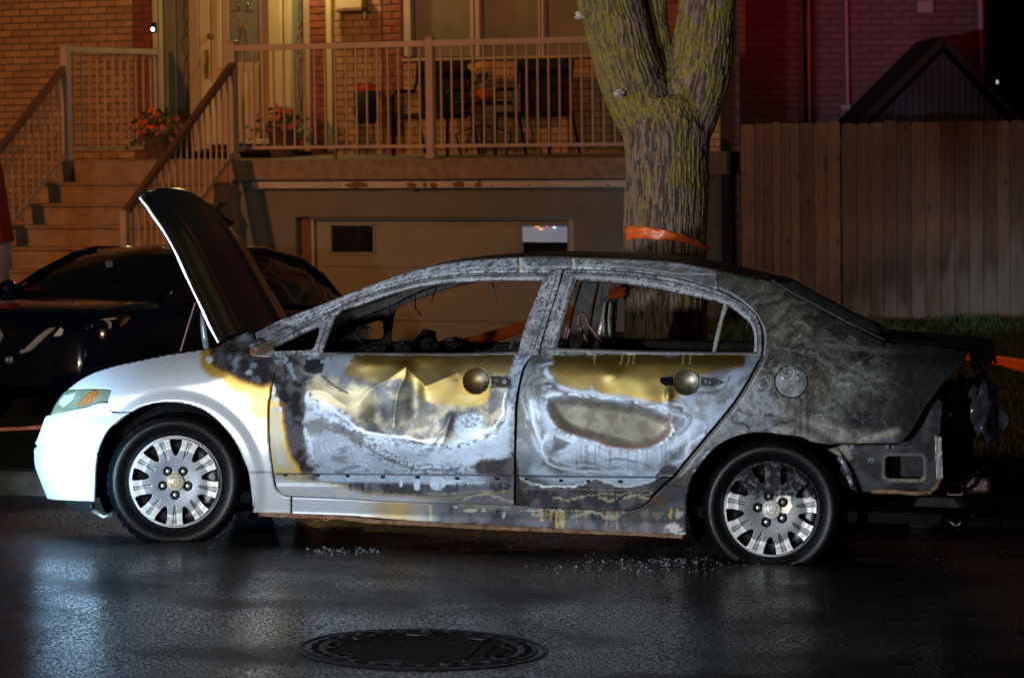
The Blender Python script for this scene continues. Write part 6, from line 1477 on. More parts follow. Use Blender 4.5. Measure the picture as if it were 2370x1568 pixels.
# ---- handle dishes and brackets
def dish(cx, cy, r_px, gold, name='handle_dish'):
    s_, z = px2s([(cx, cy)])[0]; n = normals(np.array([s_]), np.array([z]))[0]; X, Y, Z = surf(np.array([s_]), np.array([z])); c = np.array([X[0], Y[0], Z[0]]); rr = r_px/512
    a = np.array([1., 0, 0]); a -= n*(a@n); a /= np.linalg.norm(a); b = np.cross(n, a); V = []; NR, NT = 16, 48
    for i in range(NR+1):
        t = i/NR; h = -.015*(1-t**2)
        if i == NR: h = .003
        for k in range(NT): th = 2*pi*k/NT; V.append(c+a*cos(th)*rr*t*1.02+b*sin(th)*rr*t*1.02+n*h)
    F = [(i*NT+k, i*NT+(k+1) % NT, (i+1)*NT+(k+1) % NT, (i+1)*NT+k) for i in range(NR) for k in range(NT)]
    o = obj(name, V, F, M['body'], car, True); V = np.array(V); px, py = CF.proj(V[:, 0], V[:, 1], V[:, 2])
    p = Paint(px, py); p.C[:] = gold; p.lay(sst(.45, .65, p.m)*.4, np.array(gold)*.5); p.S[:] = (.34, .6, .3); p.lay(sst(6, 26, px-cx)*sst(.5, .6, p.m+.1)*.8, (.5, .5, .42)); p.lay(sst(10, 28, np.hypot(px-cx, py-cy))*sst(0, 20, py-cy)*.6, (.03, .025, .02)); p.lay((1-sst(.002, .004, np.abs(np.hypot((px-cx)/512, (py-cy)/512)-rr)))*1., (.25, .18, .06))  # pale right edge is a painted highlight, lower rim darkened
    setcol(o, *p.out())
dish(1102, 881, 30, (.15, .105, .035)); dish(1589, 884, 30, (.15, .125, .085))
panel('handle_recess', [(1043, 876), (1052, 872), (1064, 875), (1066, 889), (1054, 891), (1045, 886)], off=.001, m=M['soot'], step=.004, skirt=.004)
panel('handle_recess', [(1136, 872), (1178, 874), (1184, 882), (1180, 894), (1138, 894)], off=.0015, m=M['char'], step=.004, skirt=.004)
panel('handle_recess', [(1527, 874), (1557, 871), (1558, 893), (1540, 892), (1529, 886)], off=.001, m=M['soot'], step=.004, skirt=.004)
panel('handle_recess', [(1622, 874), (1652, 876), (1673, 884), (1650, 892), (1622, 891)], off=.0015, m=M['char'], step=.004, skirt=.004)
def on(px, py, off=0): 
    s_, z = px2s([(px, py)])[0]; X, Y, Z = surf(np.array([s_]), np.array([z])); n = normals(np.array([s_]), np.array([z]))[0]; return Vector((X[0], Y[0], Z[0]))+Vector(n)*off
for (x, y, q) in ((1168, 883, .012), (1150, 880, .007), (1146, 890, .006), (1170, 884, .006), (1634, 882, .008), (1644, 884, .005), (1664, 884, .004), (1056, 880, .005)):
    c = on(x, y, .004); G().lathe([(q, .004), (q*.95, -.004), (q*.5, -.002), (0, .0)], tuple(c), 'y', 12).o('handle_screw', M['steelgrey'], car, True)
for P_ in ([(1133, 871), (1180, 872), (1186, 882), (1180, 896), (1133, 896)], [(1530, 872), (1559, 869)], [(1620, 873), (1655, 874), (1676, 884), (1650, 894), (1620, 893)]):
    G().tube([on(a, b, .002) for a, b in P_], .003, 6).o('handle_bracket', M['steelgrey'], car)
# window divider edges / rubber seams
for P_ in ([(745, 818), (900, 819), (1080, 820), (1197, 816)], [(1287, 808), (1500, 815), (1700, 818), (1750, 818)]):
    G().tube([on(a, b, .006) for a, b in P_], .0045, 6).o('belt_moulding', M['steelgrey'], car)
G().tube([on(1679, 702, -.006), on(1666, 757, -.006), on(1652, 816, -.006)], .009, 8).o('quarter_glass_bar', M['body'], car); 
o = bpy.data.objects['quarter_glass_bar']; setcol(o, np.tile([[.48, .46, .40]], (len(o.data.vertices), 1)), np.tile([[.5, .3, .8]], (len(o.data.vertices), 1)))
# pinch weld below the sill
pts = [(600, 1190), (676, 1193), (790, 1198), (860, 1206), (945, 1210), (1100, 1219), (1287, 1227), (1450, 1234), (1580, 1241)]
V = []; 
for i, (a, b) in enumerate(catmull(pts, 7, False)):
    c = on(a, b, -.012); h = .008+.003*random.random(); V += [c+Vector((0, -.001, -h)), c+Vector((0, -.001, h)), c+Vector((0, .012, h)), c+Vector((0, .012, -h))]
n = len(V)//4; F = [(i*4+k, (i+1)*4+k, (i+1)*4+(k+1) % 4, i*4+(k+1) % 4) for i in range(n-1) for k in range(4)]
obj('pinch_weld', V, F, M['rust'], car)
# under-bumper flap and front lip
panel('bumper_lip', [(133, 1157), (200, 1161), (202, 1180), (180, 1183), (145, 1178)], off=-.03, m=M['trim'], step=.01)
0 and panel('bumper_lip', [(82, 1112), (95, 1135), (105, 1150), (92, 1146), (83, 1132)], off=.004, m=M['lens'], step=.01)

# ---- wheels
def wheel(i, cx, cy, steer, flat, rot, burnt):
    Yc = .045 if i == 0 else .05
    X, Z = cz(cx, cy, Yc)
    root = bpy.data.objects.new('wheel', None); col.objects.link(root); root.parent = car; root.location = (X, Yc, Z); root.rotation_euler = (0, 0, steer)
    # tyre
    RT = .318; RI = .218; w = .20; prof = [(RI-.02, .03), (RI, .004), (RI+.012, -.004), (RI+.035, -.016), (RI+.06, -.022), (RT-.028, -.016), (RT-.012, -.004), (RT-.002, .014), (RT, .03)]
    for j in range(4): y = .045+j*.034; prof += [(RT, y), (RT, y+.014), (RT-.009, y+.016), (RT-.009, y+.024), (RT, y+.026)]
    prof += [(RT, w-.03), (RT-.012, w-.004), (RT-.05, w+.015), (RI, w)]
    NT = 144; V = []
    for (r_, h) in prof:
        for k in range(NT):
            th = 2*pi*k/NT; rr = r_-(.006 if (r_ > RT-.004 and k % 3 == 0) else 0)
            x, z = rr*cos(th), rr*sin(th); y = h
            g0 = -Z+.003
            if z < g0: 
                over = g0-z; z = g0+.002*over; y = h-(.30*over if h < w/2 else -.30*over); x *= 1+over*.6
            V.append((x, y, z))
    F = [(a*NT+k, a*NT+(k+1) % NT, (a+1)*NT+(k+1) % NT, (a+1)*NT+k) for a in range(len(prof)-1) for k in range(NT)]
    obj('tyre', V, F, M['tyre'], root, True)
    # wheel cover
    RR = .2135 if i == 0 else .2175
    def pol(r_, t): return (r_, t)
    out_ = np.array([(RR*cos(t), RR*sin(t)) for t in np.linspace(0, 2*pi, 140, endpoint=False)])
    holes = []
    hp_ = [(.935, -.135), (.94, 0), (.935, .135), (.86, .13), (.78, .115), (.70, .085), (.63, .055), (.585, .03), (.565, 0), (.585, -.03), (.63, -.055), (.70, -.085), (.78, -.115), (.86, -.13)]
    for k in range(9):
        a = R(90+40*k+rot); ca, sa_ = cos(a), sin(a)
        holes.append(np.array([((r_*ca-t*sa_)*RR, (r_*sa_+t*ca)*RR) for r_, t in hp_]))
    x, z, Q = grid_fill([out_]+holes, .0028)
    r_ = np.hypot(x, z)/RR; th = np.arctan2(z, x)
    ph = ((np.degrees(th)-110-rot) % 40); ph = np.where(ph > 20, ph-40, ph); t = r_*np.sin(np.radians(ph))        # 0 at double-spoke centre
    y = -.012+.010*(1-r_)**2*0+.016*sst(.93, 1.0, r_)-.010*sst(.75, .93, r_)*(1-sst(.93, .96, r_))
    y = y+.004*(1-sst(.2, .6, r_))
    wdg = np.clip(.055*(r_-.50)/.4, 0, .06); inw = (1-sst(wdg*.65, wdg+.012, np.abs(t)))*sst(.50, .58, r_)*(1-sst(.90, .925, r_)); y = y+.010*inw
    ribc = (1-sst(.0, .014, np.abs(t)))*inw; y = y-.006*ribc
    nuts = []
    la = [126, 54, -18, -90, 198] if i == 0 else [102, 34, -37, -111, 174]
    for a in la:
        lx, lz = .283*RR*cos(R(a)), .283*RR*sin(R(a)); nuts.append((lx, lz)); dd = np.hypot(x-lx, z-lz)/RR; y = y+.014*(1-sst(.085, .1, dd))
    V = np.stack([x, y, z], 1); nV = len(V); bE = boundary_edges(Q); ids = np.unique(bE); mp = {int(v): nV+j for j, v in enumerate(ids)}
    V2 = np.vstack([V, V[ids]+np.array([0, .012, 0])]); F = [tuple(q) for q in Q]+[(int(b), int(a), mp[int(a)], mp[int(b)]) for a, b in bE]
    o = obj('wheel_cover', V2, F, M['body'], root, True)
    nz = fbm(x*60, z*60, i, 3, 170+i); C = np.tile(np.array([[.93, .92, .88]]), (nV, 1)); Sf = np.tile(np.array([[.35, .12, .05]]), (nV, 1))
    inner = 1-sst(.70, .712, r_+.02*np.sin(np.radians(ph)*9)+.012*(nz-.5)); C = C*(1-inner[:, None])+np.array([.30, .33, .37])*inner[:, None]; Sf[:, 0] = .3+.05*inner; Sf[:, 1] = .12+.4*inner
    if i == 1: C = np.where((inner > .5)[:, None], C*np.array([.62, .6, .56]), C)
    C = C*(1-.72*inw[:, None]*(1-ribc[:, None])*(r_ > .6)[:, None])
    for (lx, lz) in nuts: dd = np.hypot(x-lx, z-lz)/RR; m_k = (1-sst(.092, .102, dd))[:, None]; C = C*(1-m_k)+.012*m_k
    dirt = sst(.6, .75, fbm(x*35+4, z*35, i, 3, 175))[:, None]*.35; C = C*(1-dirt)+np.array([.35, .27, .15])*dirt*.6
    if burnt:
        u = z/RR+.15*(nz-.5)*2-.18*x/RR*0; bk = sst(.18, .34, u+.0*x)
        ash = sst(.56, .66, fbm(x*70, z*70, 3, 3, 180))
        cb = np.array([.02, .02, .021])*(1-ash[:, None])+np.array([.16, .165, .18])*ash[:, None]*.8; C = C*(1-bk[:, None])+cb*bk[:, None]; Sf[:, 0] = Sf[:, 0]*(1-bk)+.8*bk; Sf[:, 1] *= 1-bk; Sf[:, 2] = np.maximum(Sf[:, 2], bk)
        # bare bright patch by the hub
        dd = np.hypot(x/RR-.26, z/RR-.12)+.06*(nz-.5)*2; k_ = (1-sst(.17, .19, dd))*(np.hypot(x, z)/RR > .17); C = C*(1-k_[:, None])+np.array([.8, .74, .55])*k_[:, None]
    for (lx, lz) in nuts: dd = np.hypot(x-lx, z-lz)/RR; m_k = (1-sst(.092, .102, dd))[:, None]; C = C*(1-m_k)+.012*m_k
    setcol(o, np.vstack([C, C[ids]*.25]), np.vstack([Sf, Sf[ids]]))
    for (lx, lz) in nuts: G().lathe([(.011, .008), (.011, -.006), (.007, -.011), (0, -.012)], (lx, -.004, lz), 'y', 6).o('wheel_nut', M['nut'] if not burnt or lz < .03 else M['steelgrey'], root)
    g = G(); rc = .187*RR; g.lathe([(rc*1.05, .0), (rc, -.012), (rc*.9, -.016), (0, -.017)], (0, -.008, 0), 'y', 40); oc = g.o('centre_cap', simple('cap_paint', (.74, .66, .42) if i == 0 else (.85, .82, .72), .3, .1), root, True)
    # raised emblem: a rounded frame holding a letter H
    E = G(); q = rc*.60; ye = -.0268
    fr_ = [(-q*.85, q), (q*.85, q), (q*.95, q*.7), (q*.7, -q*.75), (q*.5, -q), (-q*.5, -q), (-q*.7, -q*.75), (-q*.95, q*.7)]
    E.tube([(a, ye+.001, b) for a, b in fr_+fr_[:1]], .0013, 6, cap=False)
    for pl in ([(-q*.55, q*.75), (-q*.28, 0), (-q*.42, -q*.75)], [(q*.55, q*.75), (q*.28, 0), (q*.42, -q*.75)], [(-q*.28, 0), (q*.28, 0)]): E.tube([(a, ye+.001, b) for a, b in pl], .0019, 6)
    E.o('emblem', M['nut'], oc)
    # dark rim and brake disc seen through the openings
    G().lathe([(0, .055), (.12, .055), (.12, .04), (.17, .04), (.205, .03), (.213, .002), (.217, .0), (.217, .15), (0, .15)], n=60, axis='y').o('rim', M['trim'], root, True)
    return root
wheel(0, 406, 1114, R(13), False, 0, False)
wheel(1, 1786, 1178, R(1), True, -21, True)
for sx, X in ((0, WHX[0]), (1, WHX[1])):      # far side wheels
    g = G(); g.lathe([(0, 0), (.2, 0), (.22, -.02), (.3, -.02), (.315, -.05), (.315, -.19), (0, -.2)], (X, WC-.04, WHZ[sx]+.02), 'y', 48); g.o('wheel', M['tyre'], car, True)
# wheel housings
for X, Z, r_ in ((WHX[0], WHZ[0]+.02, .385), (WHX[1], WHZ[1]+.02, .385)):
    V = []; F = []; NT = 32
    for y in (.035, .3, .5):
        for k in range(NT+1): th = R(-28)+R(236)*k/NT; V.append((X+r_*cos(th), y, Z+r_*sin(th)))
    F = [(a*(NT+1)+k, a*(NT+1)+k+1, (a+1)*(NT+1)+k+1, (a+1)*(NT+1)+k) for a in range(2) for k in range(NT)]
    c = len(V); V += [(X, .5, Z-.2)]; F += [(c, 2*(NT+1)+k+1, 2*(NT+1)+k) for k in range(NT)]
    obj('wheel_housing', V, F, M['soot'], car, True)
# ---- floor pan, bulkhead, engine bay, boot floor
G().box(WHX[0]-.5, WHX[1]+.75, .12, WC-.12, .19, .24).o('floor_pan', M['soot'], car)
G().box(.42, .5, .1, WC-.1, .24, .84).o('bulkhead', M['soot'], car)
G().box(WHX[0]-.45, .42, .16, WC-.16, .45, .70, .04).o('engine_bay', M['soot'], car)
G().box(WHX[1]-.25, WHX[1]+.5, .35, WC-.35, .24, .78, .04).o('boot_tub', M['soot'], car)
def blob(name, c, rx, ry, rz, m, seed, amp=.3, fr=4, rot=0):
    V = []; NU, NV_ = 36, 22
    for i in range(NV_+1):
        a = pi*i/NV_
        for k in range(NU):
            b = 2*pi*k/NU; V.append((sin(a)*cos(b), sin(a)*sin(b), cos(a)))
    V = np.array(V); q = 1+amp*(fbm(V[:, 0]*fr+seed, V[:, 1]*fr, V[:, 2]*fr, 4, seed)-.5)*2; V = V*q[:, None]*np.array([rx, ry, rz])
    ca, sa_ = cos(rot), sin(rot); V = np.stack([V[:, 0]*ca+V[:, 2]*sa_, V[:, 1], -V[:, 0]*sa_+V[:, 2]*ca], 1)+np.array(c)
    return obj(name, V, [(i*NU+k, i*NU+(k+1) % NU, (i+1)*NU+(k+1) % NU, (i+1)*NU+k) for i in range(NV_) for k in range(NU)], m, car, True)
# ---- dashboard, wheel hoop, seat skeletons
G().box(.52, .86, .12, WC-.12, .62, .875, .05).o('dashboard', M['char'], car)
def seat(X, Yc, label=None):
    g = G(); g.tube([(X, Yc-.2, .35), (X+.07, Yc-.2, .75), (X+.13, Yc-.17, .89), (X+.14, Yc, .93), (X+.13, Yc+.17, .89), (X+.07, Yc+.2, .75), (X, Yc+.2, .35)], .014, 8)
    for z in (.5, .62, .74): g.tube([(X+.05, Yc-.2, z), (X+.06, Yc+.2, z)], .004, 5)
    g.tube([(X+.13, Yc-.05, .9), (X+.15, Yc-.05, 1.0), (X+.15, Yc+.05, 1.0), (X+.13, Yc+.05, .9)], .006, 6); g.box(X-.45, X+.05, Yc-.22, Yc+.22, .3, .38, .02)
    g.o('seat_frame', M['rodred'], car)
xs_, _ = cz(1190, 800, .4); seat(xs_-.1, .42); seat(xs_-.02, 1.28)
c1 = [cz(a, b, .95) for a, b in ((1370, 812), (1352, 775), (1338, 750), (1340, 730), (1348, 726), (1356, 732), (1362, 752), (1392, 790), (1408, 812))]
G().tube([(x, .95, z) for x, z in c1], .009, 8).o('seat_hoop', M['rodred'], car, True)
for o__ in (0, 14):
    c1 = [cz(a+o__, b, 1.5) for a, b in ((1400, 700), (1396, 735), (1398, 775), (1412, 800), (1424, 820))]; G().tube([(x, 1.5-o__*.001, z) for x, z in c1], .008, 8).o('hose', M['hose'], car, True)
c1 = [cz(a, b, 1.56) for a, b in ((1409, 690), (1392, 760), (1376, 830))]; G().tube([(x, 1.56, z) for x, z in c1], .028, 12).o('belt_pillar', M['steelgrey'], car, True)
c1 = [cz(a, b, 1.54) for a, b in ((1425, 690), (1420, 760), (1412, 830))]; G().tube([(x, 1.54, z) for x, z in c1], .012, 8).o('belt_pillar', M['char'], car, True)
g = G(); c1 = [cz(a, b, .9) for a, b in ((770, 772), (800, 765), (835, 758), (855, 758), (864, 765))]; g.tube([(x, .9, z) for x, z in c1], [.006, .006, .006, .008, .004], 8); g.o('wiper_arm', M['steelgrey'], car, True)
g = G(); c1 = [cz(a, b, .8) for a, b in ((700, 782), (740, 774), (775, 770))]; g.tube([(x, .8, z) for x, z in c1], .006, 8); g.o('wiper_arm', M['rodred'], car, True)
for P_, Y_, q in (([(1005, 812), (1000, 770), (985, 768), (968, 790), (965, 815)], 1.2, .02), ([(975, 800), (990, 785), (1000, 800)], 1.15, .03)):
    c1 = [cz(a, b, Y_) for a, b in P_]; G().tube([(x, Y_, z) for x, z in c1], q, 8).o('seat_remains', M['soot'], car)
c1 = [cz(a, b, .3) for a, b in ((1178, 818), (1184, 795), (1198, 778))]; G().tube([(x, .3, z) for x, z in c1], .008, 8).o('belt_guide', M['char'], car)
for (a, b, c, d, Y_) in ((900, 700, 884, 760, 1.5), (960, 672, 975, 730, 1.45), (1010, 662, 1000, 700, 1.0), (1140, 655, 1150, 700, 1.5), (1395, 660, 1380, 720, 1.2), (1470, 668, 1478, 712, 1.3), (1215, 780, 1160, 816, .8), (820, 776, 860, 816, .7), (1300, 790, 1330, 812, .6), (1360, 800, 1400, 770, .9)):
    p0 = cz(a, b, Y_); p2 = cz(c, d, Y_); md_ = ((p0[0]+p2[0])/2+random.uniform(-.04, .04), (p0[1]+p2[1])/2-.03)
    G().tube([(q[0], Y_, q[1]) for q in (p0, md_, p2)], .0035, 5).o('hanging_wire', M['char'], car)
for i in range(4):
    x0, z0 = cz(880+i*45, 812-i*2, .75); blob('cabin_rubble', (x0, .7+i*.15, z0+.01), .06, .09, .03, M['char'], 31+i, .5, 4)
# ---- roof
rp = [(985, 619), (1026, 609.5), (1086, 601.5), (1147, 597.5), (1204, 594.5), (1266, 594), (1327, 595), (1387, 597), (1480, 601), (1568, 607.5), (1657, 625), (1720, 639), (1779, 650)]
rs_ = px2s(catmull(rp, 12, False)); X, Y, Z = surf(rs_[:, 0], rs_[:, 1]); NY = 26; V = []
for x, y, z in zip(X, Y, Z):
    cr = .026*np.sin(np.clip((x-X[0])/(X[-1]-X[0]), 0, 1)*pi)**.6-.004
    for k in range(NY+1):
        t = k/NY; yy = y+.004+(WC-2*y-.008)*t; V.append((x-.08*sin(t*pi)*(1-np.clip((x-X[0])/.5, 0, 1)) + .05*sin(t*pi)*np.clip((x-X[-1]+.4)/.4, 0, 1), yy, z+cr*(1-(2*t-1)**2)**.8+.003))
n = NY+1; F = [(i*n+k, (i+1)*n+k, (i+1)*n+k+1, i*n+k+1) for i in range(len(X)-1) for k in range(NY)]
M['roof'] = simple('burnt_roof', (.06, .03, .02), .42, .35, c2=(.022, .015, .012), nscale=7, bump=.4, bscale=40)
o = obj('roof', V, F, M['roof'], car, True); md = o.modifiers.new('t', 'SOLIDIFY'); md.thickness = .012; md.offset = -1
# windscreen header and cowl
def xbar(name, px, py, m, rad=.02, dz=0, bow=0):
    c = on(px, py); P_ = []
    for t in np.linspace(0, 1, 9): P_.append((c.x-bow*sin(t*pi), c.y+(WC-2*c.y)*t, c.z+dz+.03*sin(t*pi)))
    G().tube(P_, rad, 8).o(name, m, car, True)
xbar('cowl', 600, 790, M['char'], .035, -.02, .12); xbar('cross_member', 640, 800, M['soot'], .05, -.08, .1)
# ---- rear window edge, boot lid
rb = [(2046, 790), (2100, 795), (2150, 798), (2200, 804), (2241, 812)]
rs_ = px2s(catmull(rb, 12, False)); X, Y, Z = surf(rs_[:, 0], rs_[:, 1]); V = []
for x, y, z in zip(X, Y, Z):
    for k in range(NY+1): t = k/NY; V.append((x+.10*sin(t*pi)*((x-X[0])/(X[-1]-X[0])), y+.004+(WC-2*y-.008)*t, z+.022*sin(t*pi)+.004+.006*sin(k*1.9+x*9)))
F = [(i*n+k, (i+1)*n+k, (i+1)*n+k+1, i*n+k+1) for i in range(len(X)-1) for k in range(NY)]
b0 = len(V)-n; 
for k in range(NY+1): v = V[b0+k]; V.append((v[0]+.02+.01*sin(k*2.7), v[1], v[2]-.07-.035*abs(sin(k*1.3+1))))
F += [(b0+k, b0+n+k, b0+n+k+1, b0+k+1) for k in range(NY)]
M['bootlid'] = simple('burnt_boot_lid', (.075, .062, .055), .5, .3, c2=(.012, .011, .011), nscale=8, bump=.6, bscale=30)
obj('boot_lid', V, F, M['bootlid'], car, True)
P_ = [on(a, b, .004) for a, b in ((1785, 650), (1833, 678), (1908, 718), (1969, 751), (2048, 788))]
G().tube(P_, .007, 8).o('rear_window_edge', M['char'], car, True)
# ---- open bonnet
Yh = .06
HB = [(505, 792), (483, 750), (467, 714), (448, 675), (430, 637), (410, 592), (390, 554), (372, 525), (352, 497), (340, 478), (330, 466), (323, 457)]
hs_ = [cz(a, b, Yh) for a, b in catmull(HB, 12, False)]; NYH = 30; V = []
L = len(hs_); WH_ = WC-2*Yh
for i, (x, z) in enumerate(hs_):
    t = i/(L-1); a = hs_[max(i-1, 0)]; b = hs_[min(i+1, L-1)]; tx, tz = b[0]-a[0], b[1]-a[1]; q = math.hypot(tx, tz); nx_, nz_ = -tz/q*-1, tx/q*-1      # outward (upper skin) side
    for k in range(NYH+1):
        v = k/NYH; s_ = sin(v*pi)**.55
        bow = .03*s_; lead = .045*(1-(2*v-1)**2)*sst(.6, 1, t)-.15*sst(.55, 1, v)**2*t**2          # leading edge bows forward
        ridge = .010*(np.exp(-((v-.2)/.04)**2)+np.exp(-((v-.8)/.04)**2))*(1-sst(.75, .95, t))
        bx, bz = tx/q*lead, tz/q*lead
        V.append((x+nx_*(bow+ridge)+bx, Yh+WH_*v*(1-.17*t), z+nz_*(bow+ridge)+bz))
n = NYH+1; F = [(i*n+k, i*n+k+1, (i+1)*n+k+1, (i+1)*n+k) for i in range(L-1) for k in range(NYH)]
M['bonnet'] = simple('bonnet_shade_paint', (.10, .082, .075), .25, .5, noise=.2, nscale=2, coat=.3)  # silver skin coloured brown, its shade and reflections put into the colour
M['silver'] = simple('silver_paint_edge', (.26, .27, .31), .3, .3)
bon = obj('bonnet', V, F, M['bonnet'], car, True, label='raised silver bonnet seen edge on with a bright lit edge'); md = bon.modifiers.new('t', 'SOLIDIFY'); md.thickness = .008; md.offset = 0
V = []; 
for i, (x, z) in enumerate(hs_):
    t = i/(L-1); a = hs_[max(i-1, 0)]; b = hs_[min(i+1, L-1)]; tx, tz = b[0]-a[0], b[1]-a[1]; q = math.hypot(tx, tz); w = .0035+.002*sin(t*9)**2
    for (p_, y) in ((-w, -.004), (w, -.004), (w, .02), (-w, .02)): V.append((x+tz/q*p_, Yh+y, z-tx/q*p_))
F = [(i*4+k, (i+1)*4+k, (i+1)*4+(k+1) % 4, i*4+(k+1) % 4) for i in range(L-1) for k in range(4)]
obj('bonnet_edge', V, F, M['silver'], bon, False)
# liner strip and melted trim on the leading edge
hs2 = hs_[-1]; P1 = []
for v in np.linspace(0, 1, 14): 
    lead = .045*(1-(2*v-1)**2)-.15*sst(.55, 1, v)**2; a = hs_[-2]; tx, tz = hs2[0]-a[0], hs2[1]-a[1]; q = math.hypot(tx, tz); P1.append((hs2[0]+tx/q*lead+.01, Yh+WH_*v*.83, hs2[1]+tz/q*lead+.005))
G().tube(P1, .016, 8).o('bonnet_lip', M['soot_gloss'], bon, True)
c1 = [cz(a, b, 1.5) for a, b in ((430, 462), (470, 480), (505, 502), (535, 528))]; G().tube([(x, 1.45, z) for x, z in c1], .016, 8).o('bonnet_seal', M['soot_gloss'], bon, True)
# hinge bracket, prop rod
c1 = [cz(a, b, .10) for a, b in ((466, 722), (470, 750), (474, 780), (478, 806))]; G().tube([(x, .10, z) for x, z in c1], [.006, .014, .017, .015], 8).o('bonnet_hinge', M['silver'], car, True)
c1 = [cz(a, b, .3) for a, b in ((452, 700), (436, 752), (418, 812))]; G().tube([(x, .3, z) for x, z in c1], .005, 6).o('prop_rod', M['rodred'], car)
# ---- rear end with the bumper gone
RIN = [(1926, 1030), (2075, 1031), (2098, 1025), (2125, 990), (2148, 945), (2172, 915), (2188, 930), (2183, 1000), (2180, 1060), (2180, 1112), (2165, 1140), (2120, 1148), (2010, 1146), (1985, 1138), (1975, 1080), (1955, 1052)]
RWIN = [(2052, 1062), (2058, 1058), (2138, 1058), (2142, 1064), (2142, 1106), (2136, 1113), (2060, 1112), (2052, 1106)]
def paint_rin(px, py, X, Y, Z):
    p = Paint(px, py); p.C[:] = mottle(p, (.035, .035, .036), (.085, .085, .088), p.m, .35, .7); p.S[:] = (.6, .35, .6)
    d = np.abs(sdf(px, py, catmull(RWIN, 8))); p.lay((1-sst(3, 6, np.abs(d-4)))*.8, (.18, .18, .18)); p.lay((1-sst(2, 4, np.abs(d-5)))*(py > 1108)*sst(.45, .55, p.f), (.5, .4, .2))
    p.region([(1926, 1030), (1960, 1032), (1975, 1060), (1960, 1070), (1940, 1048)], (.4, .36, .28), 4, 6, amt=.8); p.lay((np.hypot(px-2017, py-1069) < 6)*.9, (.3, .3, .3)); p.lay((np.hypot(px-2017, py-1070) < 3.4)*1., (.005, .005, .005))
    for x in (1965, 2062): p.lay((np.abs(px-x) < 9)*(np.abs(py-1034) < 5)*.9, (.3, .3, .3)); p.lay((np.abs(px-x) < 4)*(np.abs(py-1034) < 3)*1., (.005, .005, .005))
    return p.out()
panel('rear_inner_panel', RIN, [RWIN], off=-.05, paint=paint_rin, step=.007)
panel('boot_side', [(1960, 1020), (2200, 880), (2215, 1150), (1990, 1150)], off=-.16, m=M['char'], step=.02, skirt=0)
def cpt(px, py, Y): X, Z = cz(px, py, Y); return Vector((X, Y, Z))
Yq = float(on(2150, 1000).y)
G().tube([cpt(a, b, Yq+.02) for a, b in ((2166, 1006), (2172, 1030), (2174, 1060), (2176, 1106), (2168, 1126), (2150, 1139), (2120, 1141), (2070, 1137), (2017, 1136))], .011, 8).o('seam_flange', M['rust'], car, True)
G().bar(cpt(2171, 1010, Yq-.0), cpt(2175, 1106, Yq-.0), .02, .03).o('seam_flange', M['steelgrey'], car)
for P_ in ([(1942, 1056), (1952, 1070), (1963, 1092)], [(1963, 1098), (1970, 1115), (1972, 1122)]):
    G().tube([cpt(a, b, Yq-.03) for a, b in P_], .013, 8).o('arch_remnant', M['silver'], car, True)
# inner corner, melted rear lamp, bumper beam
g = G(); g.tube([cpt(2196, 880, .35), cpt(2202, 920, .34), cpt(2204, 970, .34), cpt(2200, 1010, .36)], [.045, .05, .045, .04], 10); g.o('corner_pillar', M['char'], car, True)
g = G(); g.tube([cpt(2192, 960, .27), cpt(2203, 957, .27)], .012, 8); g.o('corner_clip', M['chrome'], car, True)
# melted bumper / lamp sheet: traced hanging shape with thickness and folds
SH = catmull([(2222, 868), (2236, 876), (2262, 888), (2292, 915), (2318, 945), (2336, 972), (2326, 996), (2300, 1018), (2282, 1026), (2262, 1012), (2238, 1008), (2222, 985), (2214, 930)], 8)
Xc = np.array([cz(a, b, .42) for a, b in SH]); x, z, Q = grid_fill([Xc], .01)
y = .42+.05*np.sin((x*22+z*9))*np.abs(np.sin(z*13))+(fbm(x*9, z*5, 0, 3, 201)-.5)*.16
V = np.stack([x, y, z], 1); o = obj('melted_bumper_skin', V, [tuple(q) for q in Q], M['soot_gloss'], car, True); md = o.modifiers.new('t', 'SOLIDIFY'); md.thickness = .02
blob('melted_lamp', cpt(2252, 940, .50), .10, .14, .15, M['soot_gloss'], 7, .35, 3, .5)
G().tube([cpt(a, b, .40) for a, b in ((2226, 872), (2248, 902), (2268, 930), (2280, 955))], .008, 6).o('trim_strand', M['soot_gloss'], car, True)
c_ = cpt(2262, 1007, .36); G().lathe([(0, -.01), (.012, -.004), (.012, .01)], tuple(c_), 'y', 10).o('bolt', M['chrome'], car, True)
# bumper beam with square lattice end
a = cpt(2229, 1103, .40); b = cpt(2292, 1142, .40)
G().box(a.x, b.x, .40, WC-.4, b.z, a.z, .015).o('bumper_beam', simple('burnt_beam', (.16, .085, .06), .5, .3, c2=(.05, .03, .025), nscale=14, bump=.5), car)
for x in (2240, 2252, 2262): G().bar(cpt(x, 1106, .395), cpt(x, 1116, .395), .004, .004, up=(0, 1, 0)).o('beam_rib', M['rust'], car)
g = G(); ya = .37
for (p, q) in (((2194, 1101), (2227, 1101)), ((2194, 1122), (2227, 1122)), ((2194, 1144), (2227, 1144)), ((2194, 1101), (2194, 1144)), ((2227, 1101), (2227, 1144))): g.bar(cpt(*p, ya), cpt(*q, ya), .006, .005, up=(0, 1, 0))
g.o('beam_bracket', M['rust'], car)
a = cpt(2196, 1103, .39); b = cpt(2226, 1143, .39); G().box(a.x, b.x, .385, .6, b.z, a.z).o('beam_end', M['soot'], car)
blob('charred_bumper_foam', cpt(2262, 1090, .7), .13, .3, .06, M['soot'], 9, .3)
blob('charred_lining', cpt(2215, 1040, .62), .07, .2, .14, M['soot'], 13, .3)
